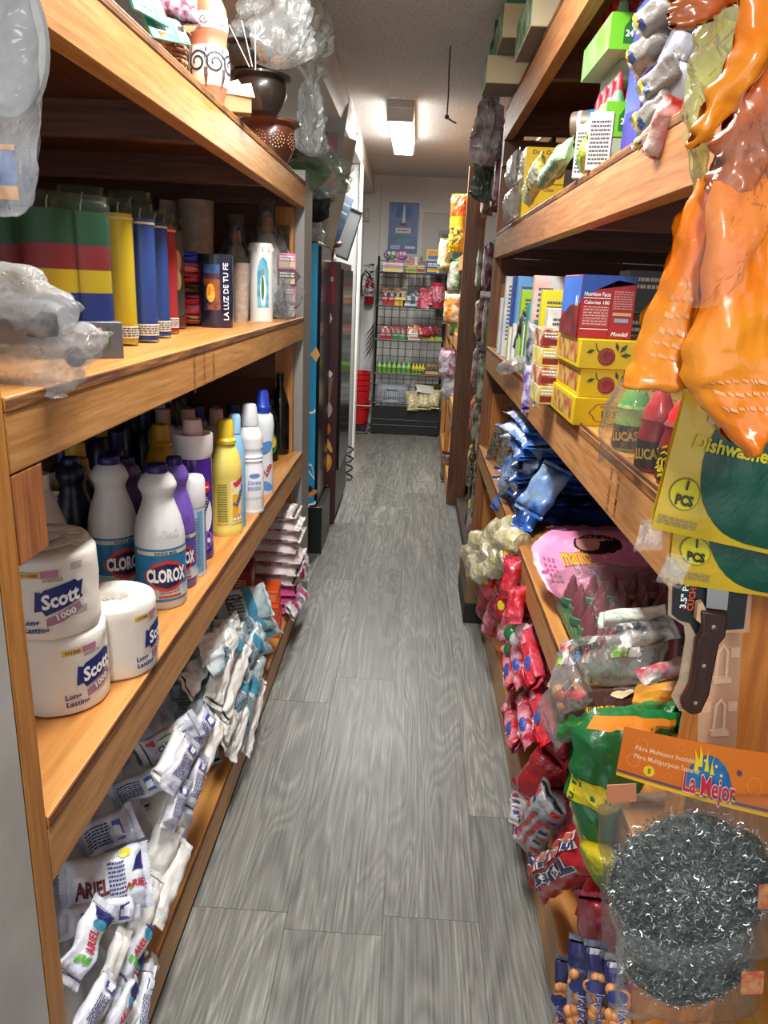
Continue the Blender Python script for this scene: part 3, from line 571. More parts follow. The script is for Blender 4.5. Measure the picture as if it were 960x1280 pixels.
# clusters hung on the rack's left edge
for r in range(5):
    t=thing('keychain_card',['top','second','third','fourth','lowest'][r]+' row of silver tipped trinkets hung on the left edge of the rack','trinkets',(-.43,7.75,1.65-.065*r)); b=MB(); c_=MB()
    for q in range(6): b.ball((-.01-.018*q,-.01*(q%2),.012*(q%3)),.008,6); c_.tube([(-.01-.018*q,-.01*(q%2),.012*(q%3)),(.0,.01,.045)],.003,5)
    b.build('silver_tip',mat('#c9c9cc',.2,.7),t); c_.build('strap',BLKM,t)
t=thing('black_tassel','black tassel cluster hanging low on the left edge of the rack','tassel',(-.41,7.74,1.0)); b=MB()
for q in range(16): b.tube([(0,0,.13-.015*q),(-.03-.02*(q%3),-.01,.06-.018*q),(-.035-.025*(q%3),-.01,.02-.018*q)],.005,5,r1=.002)
b.build('strand',BLKM,t)
t=thing('fire_extinguisher','red fire extinguisher hanging on the wall left of the wire rack','fire extinguisher',(-.50,8.30,1.30)); MB().lathe([(0,0),(.045,0),(.05,.01),(.05,.21),(.035,.245),(.015,.26),(.015,.28)],20).build('cylinder',mat('#a01a22',.3),t)
MB().box(-.015,.015,-.05,.02,.28,.295).box(-.012,.012,-.07,.0,.31,.32).build('lever',BLK,t); MB().tube([(0,.0,.29),(-.05,0,.34),(-.085,0,.28),(-.09,-.0,.18),(-.07,0,.08)],.009).build('hose',BLK,t); MB().lathe([(.0505,.08),(.0505,.16)],20).build('label_band',mat('#d6cfc8',.5),t)
# red shopping baskets
for k in range(6):
    lb=['lowest','second from bottom','third from bottom','fourth from bottom','fifth from bottom','topmost'][k]
    t=thing('shopping_basket','red plastic shopping basket left of the rack, '+lb+' of the stack','shopping basket',(-.545,7.85,.10+.055*k+(.08 if k>1 else 0)))
    b=MB(); pr=[(.10,0),(.118,.16),(.128,.162),(.128,.172),(.114,.172),(.096,.006),(0,.006)]; b.lathe([(r,z_) for r,z_ in pr],24,sx=1.0,sy=1.2); b.build('basket_body',mat('#c8141c',.35),t)
    c_=MB()
    for r in range(3):
        for q in range(9):
            a=-PI/2+(q-4)*.26; rr=.106+.0035*r
            c_.box(rr*math.cos(a)-.003,rr*math.cos(a)+.003,rr*1.2*math.sin(a)-.004,rr*1.2*math.sin(a),.03+r*.04,.05+r*.04)
    c_.build('slot',mat('#5c0a0e',.6),t)
t=thing('basket_stand','thin wire stand holding the red shopping baskets','stand',(-.545,7.85,0)); MB().tube([(-.12,-.15,.30),(.14,-.15,.30),(.10,-.15,.02),(-.12,-.15,.02),(-.12,-.15,.30)],.006).tube([(-.12,.12,.02),(.12,.12,.02)],.006).tube([(-.12,-.15,.02),(-.12,.12,.02)],.006).tube([(.10,-.15,.02),(.12,.12,.02)],.006).build('wire_frame',mat('#9a9a9a',.3,.6),t)
MB().box(-.12,.10,-.12,.10,.015,.095).build('base_tray',mat('#241516',.6),t)
# ================================================================== left shelves: the cleaning level
Z2=.7752
NAVY=mat('#1c2a6e',.5); CREAM=mat('#e9e2d6',.6,bump=.25,bs=25); GREY=mat('#77787c',.6)
def fitTop(cx,top,h,Z): return H(cx,top,Z+h)
def roll(C,r,h,label,face,group=None,seed=0):
    t=thing('toilet_roll',label,'toilet paper',C,face,group)
    pr=[(.30*r,h*.86),(.32*r,h*.94),(.42*r,h*1.0),(.8*r,h*1.0),(.95*r,h*.985),(r,h*.94)]+[(r*(1+.004*math.sin(k*2.1+seed)),h*(.94-.88*k/8)) for k in range(1,9)]+[(.97*r,h*.02),(.85*r,0),(0,0)]
    MB().lathe(pr,40,wob=.0022,seed=seed).build('paper_roll',mat('#ddd8cf',.55,bump=.35,bs=30),t,ang=50)
    b=MB().lathe([(0,h*.86),(.30*r,h*.86)],20); 
    for k in range(14):
        a=k*.45+seed; b.tube([(.28*r*math.cos(a),.28*r*math.sin(a),h*.88),(.55*r*math.cos(a+.2),.55*r*math.sin(a+.2),h*1.003),(.78*r*math.cos(a+.1),.78*r*math.sin(a+.1),h*1.0)],.0016,5,r1=.0005)
    b.build('wrap_folds',mat('#d2cbbf',.4,bump=.3,bs=60),t,ang=60)
    mp=cyl(r*1.026,0); 
    def M(d): return off(mp,d*.0007)
    y0=h*.50
    flag=[(-.040,-.018),(-.036,.020),(-.026,.016),(-.022,.022),(.030,.034),(.036,.028),(.046,.030),(.040,.004),(.044,-.002),(-.022,-.026),(-.028,-.016)]
    s=r/.085; flag=[(x*s,y*s+y0) for x,y in flag]
    fl=shape(t,flag,NAVY,M(0),'brand_flag',2)
    rb=[(-.022,-.032),(.000,-.024),(.036,-.010),(.040,-.022),(.004,-.040),(-.022,-.046)]
    shape(t,[(x*s,y*s+y0) for x,y in rb],mat('#9a6f8c',.5),M(.5),'ribbon',2)
    text(t,'Scott',.036*s,W_,M(1.5),.004*s,y0+.003*s,bold=.035,w=.064*s,rot=10,slant=.15,name='brand_lettering')
    text(t,'1000',.016*s,WHT,M(1.5),.010*s,y0-.027*s,bold=.03,w=.034*s,rot=16)
    text(t,'Long',.014*s,NAVY,M(.5),-.048*s,y0-.038*s,bold=.03,w=.028*s); text(t,'Lasting',.014*s,NAVY,M(.9),-.040*s,y0-.0525*s,bold=.03,w=.042*s)
    rgrid(t,-.043*s,h*.82,.036*s,.011*s,mat('#d9b04a',.5),M(.3)); rgrid(t,-.011*s,h*.825,.028*s,.012*s,mat('#b0718f',.5),M(.3)); text(t,'1=1000',.009*s,NAVY,M(1),-.043*s,h*.82,bold=.02)
    fine(t,-.006*s,h*.755,.034*s,.007*s,3,GREY,M(.5),seed); fine(t,.036*s,h*.88,.022*s,.014*s,5,GREY,M(.5),seed+1); fine(t,.038*s,h*.33,.026*s,.014*s,4,GREY,M(.5),seed+2)
    return t
C,r,hh=fit(82,897,112,697,Z2); h=hh/2
lo=roll(C,r,h,'wrapped toilet roll at the front left, under the big upper roll',aim(C,42),seed=1)
C2=C+Vector((-.004,-.006,h)); roll(C2,r,h*.99,'wrapped toilet roll stacked on top of the front left roll',aim(C2,8),seed=2)
C3,_,_=fit(148,853,100,738,Z2); roll(C3,r*.98,h,'toilet roll standing alone right of the stacked rolls',aim(C3,66),seed=3)
P=H(52,668,Z2+2*h+.002); C4=Vector((P.x,P.y,Z2)); roll(C4,r*.97,h,'toilet roll under the rear roll behind the front stack',aim(C4,90),seed=4); roll(C4+Vector((0,0,h)),r*.97,h,'brownish shaded toilet roll on top behind the front stack',aim(C4,90),seed=5)
def bottle(name,label,C,r,h,body,prof,cap=None,cprof=None,face=0,sx=1,sy=1,group=None,cat='bottle',n=32):
    t=thing(name,label,cat,C,face,group)
    MB().lathe([(0,0)]+[(a*r,b*h) for a,b in prof],n,sx=sx,sy=sy).build('body',body,t,ang=50)
    if cap: MB().lathe([(a*r,b*h) for a,b in cprof]+[(0,cprof[-1][1]*h)],n,sx=1,sy=1).build('cap',cap,t,ang=40)
    return t
def prof_r(prof,r,h):
    def f(z):
        q=z/h
        for (a,b),(c,d) in zip(prof,prof[1:]):
            if b<=q<=d: return r*(a+(c-a)*(q-b)/max(d-b,1e-6))
        return r
    return f
CLP=[(.93,0),(1,.02),(1,.5),(.97,.55),(.85,.64),(.68,.72),(.60,.765),(.62,.80),(.75,.845),(.74,.87),(.60,.92),(.42,.945)]
CLC=[(.42,.94),(.44,.955),(.44,.985),(.38,1.0)]
def clorox(C,r,h,label,face,body='#cfd0d0',cap='#1b1d63',lab='#1d6d9c',group=None,full=True,dia='#1c2350',nm='bleach_bottle'):
    t=bottle(nm,label,C,r,h,mat(body,.35),CLP,mat(cap,.35),CLC,face,group=group)
    lb=MB().lathe([(r*1.006,h*.06),(r*1.008,h*.445)],40).build('label_band',mat(lab,.4,h2='#2a86b4' if lab=='#1d6d9c' else lab,ns=12),t)
    mp=cyl(r*1.008,h*.25); M=lambda d:off(mp,d*.0006)
    rgrid(lb,0,h*.165,r*2.6,h*.028,mat('#c9c0ae',.5),M(0),'label_stripe',20); text(lb,'RINDE MÁS',h*.030,mat('#23305f',.5),M(1),0,h*.163,bold=.03)
    rgrid(lb,0,-h*.125,r*2.6,h*.09,mat('#8fb6c4',.5,h2='#c7d3d4',ns=25),M(0),'label_stripe',20)
    a=r*.98; d_=h*.115
    shape(lb,[(-a,0),(-a*.5,d_*.8),(0,d_),(a*.5,d_*.8),(a,0),(a*.5,-d_*.8),(0,-d_),(-a*.5,-d_*.8)],mat('#c8392c',.4),M(1),'diamond',3)
    a*=.88; d_*=.78; shape(lb,[(-a,0),(-a*.5,d_*.78),(0,d_),(a*.5,d_*.78),(a,0),(a*.5,-d_*.78),(0,-d_),(-a*.5,-d_*.78)],mat(dia,.4),M(2),'diamond_centre',3)
    text(lb,'CLOROX',h*.125,W_,M(3.5),0,0,bold=.045,w=r*1.62,name='brand_lettering')
    shape(lb,ell(-r*.55,-h*.125,h*.022,h*.022),mat('#d8a25a',.5),M(1)); fine(lb,r*.12,-h*.115,r*.9,h*.035,2,mat('#a2543f',.5),M(1),1); rgrid(lb,r*.12,-h*.152,r*.95,h*.018,mat('#c4412f',.5),M(1),'label_stripe',12)
    # raised brand name moulded on the shoulder
    if full: text(t,'CLORO',h*.075,mat(body,.3),off(cyl(r*.93,h*.555,rf=prof_r(CLP,r,h)),.0015),0,0,bold=.02,w=r*1.2,name='moulded_lettering')
    return t
C,r,h=fit(204,763,60,587,Z2); clorox(C,r,h,'white bleach bottle nearest the aisle with red and navy diamond label',aim(C,12))
C,_,_=fit(147,748,62,586,Z2); clorox(C,r,h*1.0,'white bleach bottle second from the aisle, beside the toilet rolls',aim(C,26))
cr,ch=r,h
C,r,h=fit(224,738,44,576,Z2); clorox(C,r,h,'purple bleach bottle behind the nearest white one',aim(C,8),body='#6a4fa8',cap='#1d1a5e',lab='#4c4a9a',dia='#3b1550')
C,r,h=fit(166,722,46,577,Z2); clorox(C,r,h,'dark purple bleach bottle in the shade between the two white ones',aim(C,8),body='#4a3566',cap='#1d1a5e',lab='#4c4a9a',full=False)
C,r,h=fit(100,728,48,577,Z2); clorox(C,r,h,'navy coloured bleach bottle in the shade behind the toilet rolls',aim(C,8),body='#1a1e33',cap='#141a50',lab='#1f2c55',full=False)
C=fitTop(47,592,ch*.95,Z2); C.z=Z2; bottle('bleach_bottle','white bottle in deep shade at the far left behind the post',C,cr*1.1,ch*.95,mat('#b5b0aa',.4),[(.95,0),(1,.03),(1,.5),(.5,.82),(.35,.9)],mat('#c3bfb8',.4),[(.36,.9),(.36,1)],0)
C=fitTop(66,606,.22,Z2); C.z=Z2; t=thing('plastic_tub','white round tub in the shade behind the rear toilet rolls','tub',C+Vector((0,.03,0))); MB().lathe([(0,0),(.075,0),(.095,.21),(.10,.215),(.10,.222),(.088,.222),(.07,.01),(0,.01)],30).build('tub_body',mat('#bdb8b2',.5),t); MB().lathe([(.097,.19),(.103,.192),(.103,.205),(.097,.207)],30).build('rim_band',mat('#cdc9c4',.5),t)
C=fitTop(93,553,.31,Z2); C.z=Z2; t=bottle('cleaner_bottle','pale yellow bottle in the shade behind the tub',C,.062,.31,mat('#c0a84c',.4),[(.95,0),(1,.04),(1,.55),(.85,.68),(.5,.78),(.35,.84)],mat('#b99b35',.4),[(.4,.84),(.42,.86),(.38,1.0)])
# aerosol can
C,r,h=fit(243,722,31,598,Z2); t=thing('spray_can','white capped aerosol can with blue stripes in front of the purple bottle','spray can',C,aim(C,20)); MB().lathe([(0,0),(r,0),(r*1.02,.004),(r,.008),(r,h*.70),(r*.96,h*.73),(0,h*.73)],28).build('can_body',mat('#bfc7cf',.3,.2),t); MB().lathe([(r*1.02,h*.70),(r*1.06,h*.72),(r*1.04,h*.96),(r*.9,h*.995),(0,h)],28).build('cap',mat('#dcdcda',.4),t)
mp=cyl(r*1.01,h*.36); 
for x,w_,c_ in ((-.55,.35,'#4a7fae'),(.25,.5,'#5f9cc7'),(.95,.2,'#25466e')): rgrid(t,x*r,0,w_*r,h*.62,mat(c_,.35),mp,'label_stripe',4)
fine(t,-.1*r,0,r*.6,h*.5,18,GREY,off(mp,.0005),2)
# tall purple cleaner
C,r,h=fit(246,703,46,528,Z2); FP=[(.9,0),(.95,.03),(.93,.12),(.93,.70),(.92,.74)]
t=bottle('cleaner_bottle','tall purple cleaner bottle with white collar and pink cap',C,r,h,mat('#3f1f86',.25,coat=.3),FP,mat('#d5b3b4',.4),[(.50,.88),(.52,.90),(.46,1.0)],aim(C,22))
MB().lathe([(.92*r,.74*h),(1.0*r,.77*h),(1.03*r,.89*h),(1.0*r,.905*h),(.9*r,.90*h),(.85*r,.83*h),(.3*r,.82*h)],32).build('collar',mat('#d9d3d6',.4),t); MB().lathe([(.45*r,.82*h),(.45*r,.90*h)],20).build('neck',mat('#cba9ab',.4),t)
mp=cyl(r*.94,h*.3); M=lambda d:off(mp,d*.0006)
shape(t,ell(0,h*.04,r*.7,h*.14,24),mat('#ece6ee',.4),M(0),'label_shape',2); shape(t,ell(0,h*.24,r*.55,h*.05),mat('#c6263f',.4),M(1),'label_shape',2); fine(t,0,h*.24,r*.8,h*.02,1,W_,M(2.5),4)
text(t,'Suavitel',.030,mat('#2a1a6a',.5),M(1.5),0,h*.06,rot=65,bold=.03,w=h*.22); shape(t,ell(0,-h*.15,r*.75,h*.075),mat('#8a6cc4',.4),M(.5),'label_shape',2); 
for k in range(9): shape(t,ell((k%3-1)*r*.35,-h*.15+(k//3-1)*h*.035,r*.15,h*.013,8,k),W_ if k%2 else mat('#5b2f9e',.4),M(1.5))
# big blue softener strip
C,r,h=fit(284,672,40,528,Z2); YP=[(.96,0),(1,.02),(1,.06),(.95,.08),(.95,.50),(1.0,.54),(.98,.62),(.80,.72),(.58,.78),(.5,.80)]
YB=mat('#e2cf6a',.35)
t=bottle('softener_bottle','pale yellow softener bottle with fluted yellow cap and printed label',C,r,h,YB,YP,mat('#d8b62a',.35),[(.62,.80),(.64,.83),(.50,.85),(.48,.98),(.40,1.0)],aim(C,22),sy=.8)
mp=cyl(r*.97,h*.3,sy=.8); M=lambda d:off(mp,d*.0006)
rgrid(t,-r*.55,0,r*.75,h*.38,mat('#d6c45c',.5),M(0),'label_panel',8); fine(t,-r*.55,0,r*.6,h*.34,16,mat('#6f6330',.5),M(1),5)
rgrid(t,r*.45,0,r*1.0,h*.38,mat('#e8d35a',.5,h2='#dfe0c8',ns=40),M(0),'label_panel',10); rgrid(t,r*.30,-h*.05,r*.45,h*.24,mat('#e8a818',.4),M(.8),'label_panel',6); text(t,'Suavitel',.026,mat('#28408f',.5),M(2),r*.62,h*.05,rot=60,bold=.03,w=h*.2); shape(t,[(.1*r,h*.17),(r*1.0,h*.22),(r*1.0,h*.17),(.3*r,h*.13)],mat('#c8324c',.4),M(1),'label_shape',2)
for k in range(6): shape(t,ell(r*(.2+.13*k),-h*.15+.01*(k%2),r*.10,r*.10,8),mat(('#f4f1e2','#c7a0c0')[k%2],.5),M(1.5))
# slim pale blue bottle
C,r,h=fit(300,661,22,520,Z2); 
t=bottle('softener_bottle','slim light blue bottle squeezed between yellow and ribbed white bottles',C+Vector((-.012,.0,0)),r*1.1,h,mat('#7fb0d6',.35),[(.95,0),(1,.02),(1,.70),(.7,.80),(.5,.84)],mat('#8fc0e2',.35),[(.6,.84),(.6,.98),(.5,1)],aim(C,20))
# ribbed white bottle
C,r,h=fit(313,643,34,508,Z2); RBP=[(.97,0),(1,.015)]+[(1-.05*(k%2),.03+k*.014) for k in range(9)]+[(1,.17),(1,.42),(.9,.46)]+[(.9+.06*(k%2),.48+k*.016) for k in range(5)]+[(.86,.57),(.92,.60)]+[(.97-.05*(k%2),.62+k*.018) for k in range(6)]+[(.9,.74),(.6,.80),(.5,.82)]
t=bottle('bleach_bottle','ribbed white bottle with tapered white cap near the shelf edge',C,r,h,mat('#dcdde0',.35),RBP,mat('#cfcfd2',.4),[(.62,.81),(.64,.84),(.50,.98),(.44,1.0)],aim(C,20))
mp=cyl(r*1.0,h*.30); text(t,'Cloralex',.018,mat('#4a74b8',.5),off(mp,.001),0,0,w=r*1.0); shape(t,ell(0,h*.065,r*.4,h*.02),mat('#5e88c8',.5),off(mp,.0006),cuts=1); fine(t,0,-h*.055,r,h*.04,4,mat('#6a8fc4',.5),off(mp,.0006),2)
C,r,h=fit(328,620,30,490,Z2)
t=bottle('softener_bottle','white bottle with tall royal blue cap and blue swirl label',C,r,h,mat('#d3dadf',.35),[(.9,0),(.95,.02),(.88,.3),(.84,.45),(.95,.58),(1.0,.68),(.9,.76),(.62,.80)],mat('#1f39a5',.35),[(.66,.795),(.68,.85),(.60,.86),(.52,.97),(.44,1.0)],aim(C,20),sy=.8)
mp=cyl(r*.9,h*.25,sy=.8); M=lambda d:off(mp,.0012+d*.0006); text(t,'Zote',.032,mat('#b32a3c',.5),M(1.5),.2*r,0,w=r*1.1,rot=60,bold=.03); shape(t,ell(0,h*.22,r*.75,h*.05,20,.5),mat('#4a86c6',.5),M(0),cuts=2); shape(t,ell(0,-h*.16,r*.8,h*.045,20,-.4),mat('#5a8fce',.5),M(0),cuts=2)
DKB=mat('#0c0e0d',.15)
for cx,bs,w,tp,lb in ((350,569,23,468,'tall black glass bottle by the far end of the cleaning shelf'),(339,577,18,500,'shorter black bottle with oval label beside the tall black one')):
    C,r,h=fit(cx,bs,w,tp,Z2); t=bottle('sauce_bottle',lb,C,r,h,DKB,[(.95,0),(1,.02),(1,.6),(.75,.72),(.35,.85),(.33,.9)],mat('#141414',.3),[(.4,.9),(.4,1)],aim(C,15))
    if cx==339: shape(t,ell(0,0,r*.6,h*.16),mat('#2f6a2c',.5),off(cyl(r,h*.3),.0012),cuts=1); shape(t,ell(0,.005,r*.4,h*.09),mat('#d8b23c',.5),off(cyl(r,h*.3),.002),cuts=1)
# back rows
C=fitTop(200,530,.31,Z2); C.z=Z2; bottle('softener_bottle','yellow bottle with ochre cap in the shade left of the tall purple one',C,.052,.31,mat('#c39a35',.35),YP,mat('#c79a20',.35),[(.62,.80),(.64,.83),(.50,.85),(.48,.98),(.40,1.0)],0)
for k,cx in enumerate((203,235,270)):
    C=fitTop(cx,511,.31,Z2); C.z=Z2; t=bottle('cleaner_bottle','grey-white bottle with dusky pink cap in the second row, number of pink caps from the left: '+('one','two','three')[k],C,.05,.31,mat('#a9a8ab',.4),[(.95,0),(1,.03),(1,.7),(.95,.78),(.6,.83)],mat('#b79a94',.4),[(.46,.82),(.48,.84),(.44,1.0)])
    t['label']=('grey bottle with dusky pink cap, leftmost of the three in the second row','grey bottle with dusky pink cap above the tall purple cleaner','grey bottle with dusky pink cap behind the pale yellow softener')[k]
for k,cx in enumerate((248,268,292)):
    C=fitTop(cx,(508,506,505)[k],.29,Z2); C.z=Z2; bottle('softener_bottle',('pale bottle with dark blue cap, leftmost in the third row','pale bottle with dark blue cap, middle of the third row','pale bottle with dark blue cap, behind the ribbed white bottle')[k],C,.042,.29,mat('#8f9bad',.4),[(.95,0),(1,.03),(1,.7),(.6,.83)],mat('#1b2760',.35),[(.6,.8),(.62,.84),(.5,1.0)])
for k in range(9):
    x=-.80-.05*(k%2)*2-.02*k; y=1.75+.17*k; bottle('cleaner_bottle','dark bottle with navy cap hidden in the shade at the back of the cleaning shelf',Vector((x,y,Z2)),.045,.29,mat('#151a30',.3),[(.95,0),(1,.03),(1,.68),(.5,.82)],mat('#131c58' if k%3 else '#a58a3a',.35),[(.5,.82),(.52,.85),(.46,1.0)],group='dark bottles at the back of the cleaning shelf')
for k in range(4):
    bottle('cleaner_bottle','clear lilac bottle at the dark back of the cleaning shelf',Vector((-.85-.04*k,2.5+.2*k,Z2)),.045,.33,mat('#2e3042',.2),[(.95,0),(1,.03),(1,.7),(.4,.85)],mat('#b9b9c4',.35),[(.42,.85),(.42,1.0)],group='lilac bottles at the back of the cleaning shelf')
# ================================================================== left shelves: the candle level
Z3=1.3562
def candle(C,r,h,label,layers,face=0,labm=None,top=.9,group=None,extra=None,glass=GLASS,rimh=.02):
    t=thing('glass_candle',label,'candle',C,face,group)
    MB().lathe([(0,0),(r*.96,0),(r,.004),(r,h*.955),(r*.93,h*.968),(r*.93,h*.985),(r*.97,h),(r*.90,h),(r*.88,h*.96),(r*.93,h*.94)],32).build('glass_jar',glass,t)
    z=.006; zz=0
    for m,f in layers:
        z1=z+f*(h*top-.006); MB().lathe([(0,z),(r*.94,z),(r*.94,z1),(0,z1)],30).build('wax_layer' if len(layers)>1 else 'wax',m,t); z=z1
    MB().tube([(0,0,z),(0.001,0,z+.015),(.004,0,z+.022)],.0012,5).build('wick',mat('#d8d2c2',.8),t)
    if labm:
        mp=cyl(r*1.004,h*.10); rgrid(t,0,0,r*2.2,h*.085,mat('#cfc9ba',.5),mp,'paper_label',12); fine(t,0,0,r*2.0,h*.07,4,mat('#3c3c46',.5),off(mp,.0007),3)
        MB().lathe([(r*1.004,h*.86),(r*1.004,h*.875)],32).build('paper_band',mat('#cbb98a',.5),t)
    return t
SEVEN=[(mat('#5a2a58',.5),.09),(mat('#5b4238',.5),.09),(mat('#5f5247',.5),.06),(mat('#1b2f8e',.5),.20),(mat('#d8b414',.5),.16),(mat('#8f1a2b',.5),.17),(mat('#0f4f34',.5),.23)]
C,r,h=fit(113,447,66,242,Z3); candle(C,r,h,'seven colour candle in a tall glass, nearest the yellow one',SEVEN,aim(C)); c7=(r,h)
C=fitTop(56,240,h,Z3); C.z=Z3; candle(C,r,h,'seven colour candle second from the yellow one',SEVEN)
C=fitTop(8,248,h,Z3); C.z=Z3; candle(C,r,h,'seven colour candle at the left edge behind the plastic bag',SEVEN)
C=fitTop(100,234,h*1.15,Z3); C.z=Z3; candle(C,r,h*1.15,'seven colour candle in the second row behind the first',SEVEN)
C=fitTop(162,240,h*1.2,Z3); C.z=Z3; candle(C,r,h*1.2,'dark candle in the second row behind the yellow one',[(mat('#2c2f4f',.5),1)])
C,r,h=fit(156,433,35,246,Z3); candle(C,r,h,'bright yellow candle in a tall glass',[(mat('#e3bd10',.45),1)],aim(C,15),True)
C,r,h=fit(182,429,34,254,Z3); candle(C,r,h,'blue candle in a tall glass beside the yellow one',[(mat('#2244a0',.45),1)],aim(C,15),True)
C,r,h=fit(201,424,27,260,Z3); candle(C+Vector((-.01,.02,0)),r*1.1,h,'blue candle between the first blue and the red one',[(mat('#2244a0',.45),1)],aim(C,15),True)
C,r,h=fit(211,419,24,266,Z3); candle(C+Vector((-.012,.03,0)),r*1.2,h,'red candle right of the blue candles',[(mat('#c31f33',.45),1)],aim(C,15),True)
C,r,h=fit(218,413,22,270,Z3); t=candle(C+Vector((-.018,.06,0)),r*1.35,h,'red and dark picture candle at the end of the tall candle row',[(mat('#7a1c22',.45),1)],aim(C,25))
mp=cyl(r*1.36,h*.5); rgrid(t,0,0,r*1.6,h*.75,mat('#4a2b33',.5,h2='#2d4a3f',ns=40),mp,'picture',10); shape(t,ell(0,h*.12,r*.45,h*.10),mat('#c98a6c',.5),off(mp,.0008),cuts=1); shape(t,ell(0,-h*.05,r*.4,h*.09),mat('#d8c3a0',.5),off(mp,.0008),cuts=1)
PKW=mat('#c9aaa2',.6,h2='#bb9890',ns=40)
for k,(cx,tp,lb) in enumerate(((245,249,'pale pink candle glass standing tall behind the bagged bundle'),(207,250,'pale pink candle glass behind the blue candles'),(176,246,'dark wrapped candle glass behind the first blue candle'))):
    C=fitTop(cx,tp,.42,Z3); C.z=Z3; t=thing('glass_candle',lb,'candle',C,aim(C)); b=MB().lathe([(0,0),(.052,0),(.066,.415),(.0,.415)],30).build('wax',PKW if k<2 else mat('#3a3038',.5),t); MB().lathe([(.053,0),(.068,.415),(.0695,.42),(.067,.42)],30).build('glass_jar',GLASS,t); rgrid(t,-.02,.34,.02,.045,mat('#8a8f7c',.5),cyl(.067,0),'barcode_label')
# bagged bundle: small packs in a pile
q=H(245,408,Z3); 
for k,(c1,c2,lb) in enumerate((('#a8382e','#c77a5c','orange red'),('#c8455c','#d97a86','rose pink'),('#cf5a6c','#b8304a','dusty pink'),('#2b2f35','#4f5a4a','black and green'),('#b8203c','#d54a62','crimson'),('#c32a44','#e08a96','bright red'),('#1f36b4','#3c5ce0','royal blue'))):
    pack(lb+' plastic packet in the small pile beside the dark cup candle',(q.x-.04+.004*(k%2),q.y+.06,Z3+.002+.030*k),.11,.13,.034,foil(c1,c2,ns=12),k+7,(0,0,aim(q)+.15*math.sin(k*2)),'pile of small bagged packets on the candle shelf',name='bagged_packet',cat='packet',wr=.004)
C,r,h=fit(271,410,42,318,Z3); t=thing('cup_candle','dark blue cup candle with golden sunset picture and vertical white words','candle',C,aim(C,28))
MB().lathe([(0,0),(r*.97,0),(r,.004),(r*1.0,h)],32).lathe([(r,h),(r*.93,h),(r*.93,h*.9),(0,h*.9)],32).build('cup',mat('#141b3a',.3,coat=.5),t); MB().lathe([(r*1.005,h*.88),(r*1.03,h*.985),(r*.98,h*1.01),(r*.93,h)],32).build('glass_rim',GLASS,t)
mp=cyl(r*1.002,h*.5); M=lambda d:off(mp,d*.0006)
rgrid(t,-r*.75,-.0*h,r*1.0,h*.5,mat('#8a4a1c',.4,h2='#1c2238',ns=35),M(0),'picture',8,3); rgrid(t,-r*.75,h*.27,r*1.0,h*.2,mat('#3a5a96',.4,h2='#24365f',ns=30),M(0),'picture',8); shape(t,ell(-r*.8,-h*.02,r*.25,h*.13),mat('#e08a2c',.4,h2='#f0c04a',ns=60),M(1),cuts=1)
text(t,'LA LUZ DE TU FE',.022,W_,M(1.5),r*.12,0,rot=90,w=h*.78,bold=.01,sy=1.1,name='title_lettering')
C,r,h=fit(301,403,24,320,Z3); t=thing('cup_candle','pale pink tapered glass candle right of the dark blue cup','candle',C,aim(C)); MB().lathe([(0,0),(r*.75,0),(r*1.02,h*.9),(0,h*.9)],28).build('wax',mat('#d0b4b0',.6,h2='#c29e98',ns=50),t); MB().lathe([(r*.78,0),(r*1.07,h*.98),(r*1.1,h),(r*1.05,h)],28).build('glass_jar',GLASS,t)
C,r,h=fit(330,392,28,302,Z3); C=Vector((WY(330,392,2.78).x-.01,2.78,Z3)); r*=.92; h*=.93; t=thing('glass_candle','white church candle with blue window picture of a green and white saint','candle',C,aim(C,10)); MB().lathe([(0,0),(r,0),(r,h*.97),(r*.92,h),(0,h)],30).build('jar_body',mat('#d5d3cd',.4),t)
mp=cyl(r*1.003,h*.48); M=lambda d:off(mp,d*.0006); shape(t,[(-r*.5,-h*.3),(r*.5,-h*.3),(r*.5,h*.18),(r*.3,h*.30),(0,h*.35),(-r*.3,h*.30),(-r*.5,h*.18)],mat('#3f8fae',.4,h2='#78b6c8',ns=30),M(0),'picture',2); shape(t,ell(0,-h*.08,r*.25,h*.2),mat('#e4e1da',.4),M(1),cuts=1); shape(t,ell(-r*.05,-h*.05,r*.12,h*.16),mat('#2c6b3c',.4),M(2),cuts=1); shape(t,ell(0,h*.15,r*.1,h*.04),mat('#a97a5c',.4),M(2))
b=MB()
for k in range(12): a=2*PI*k/12; b.tube([(r*1.02*math.cos(a),r*1.02*math.sin(a),h*.90),(r*1.02*math.cos(a),r*1.02*math.sin(a),h*.95)],.003,5)
b.build('bead_trim',mat('#c4c1ba',.4),t)
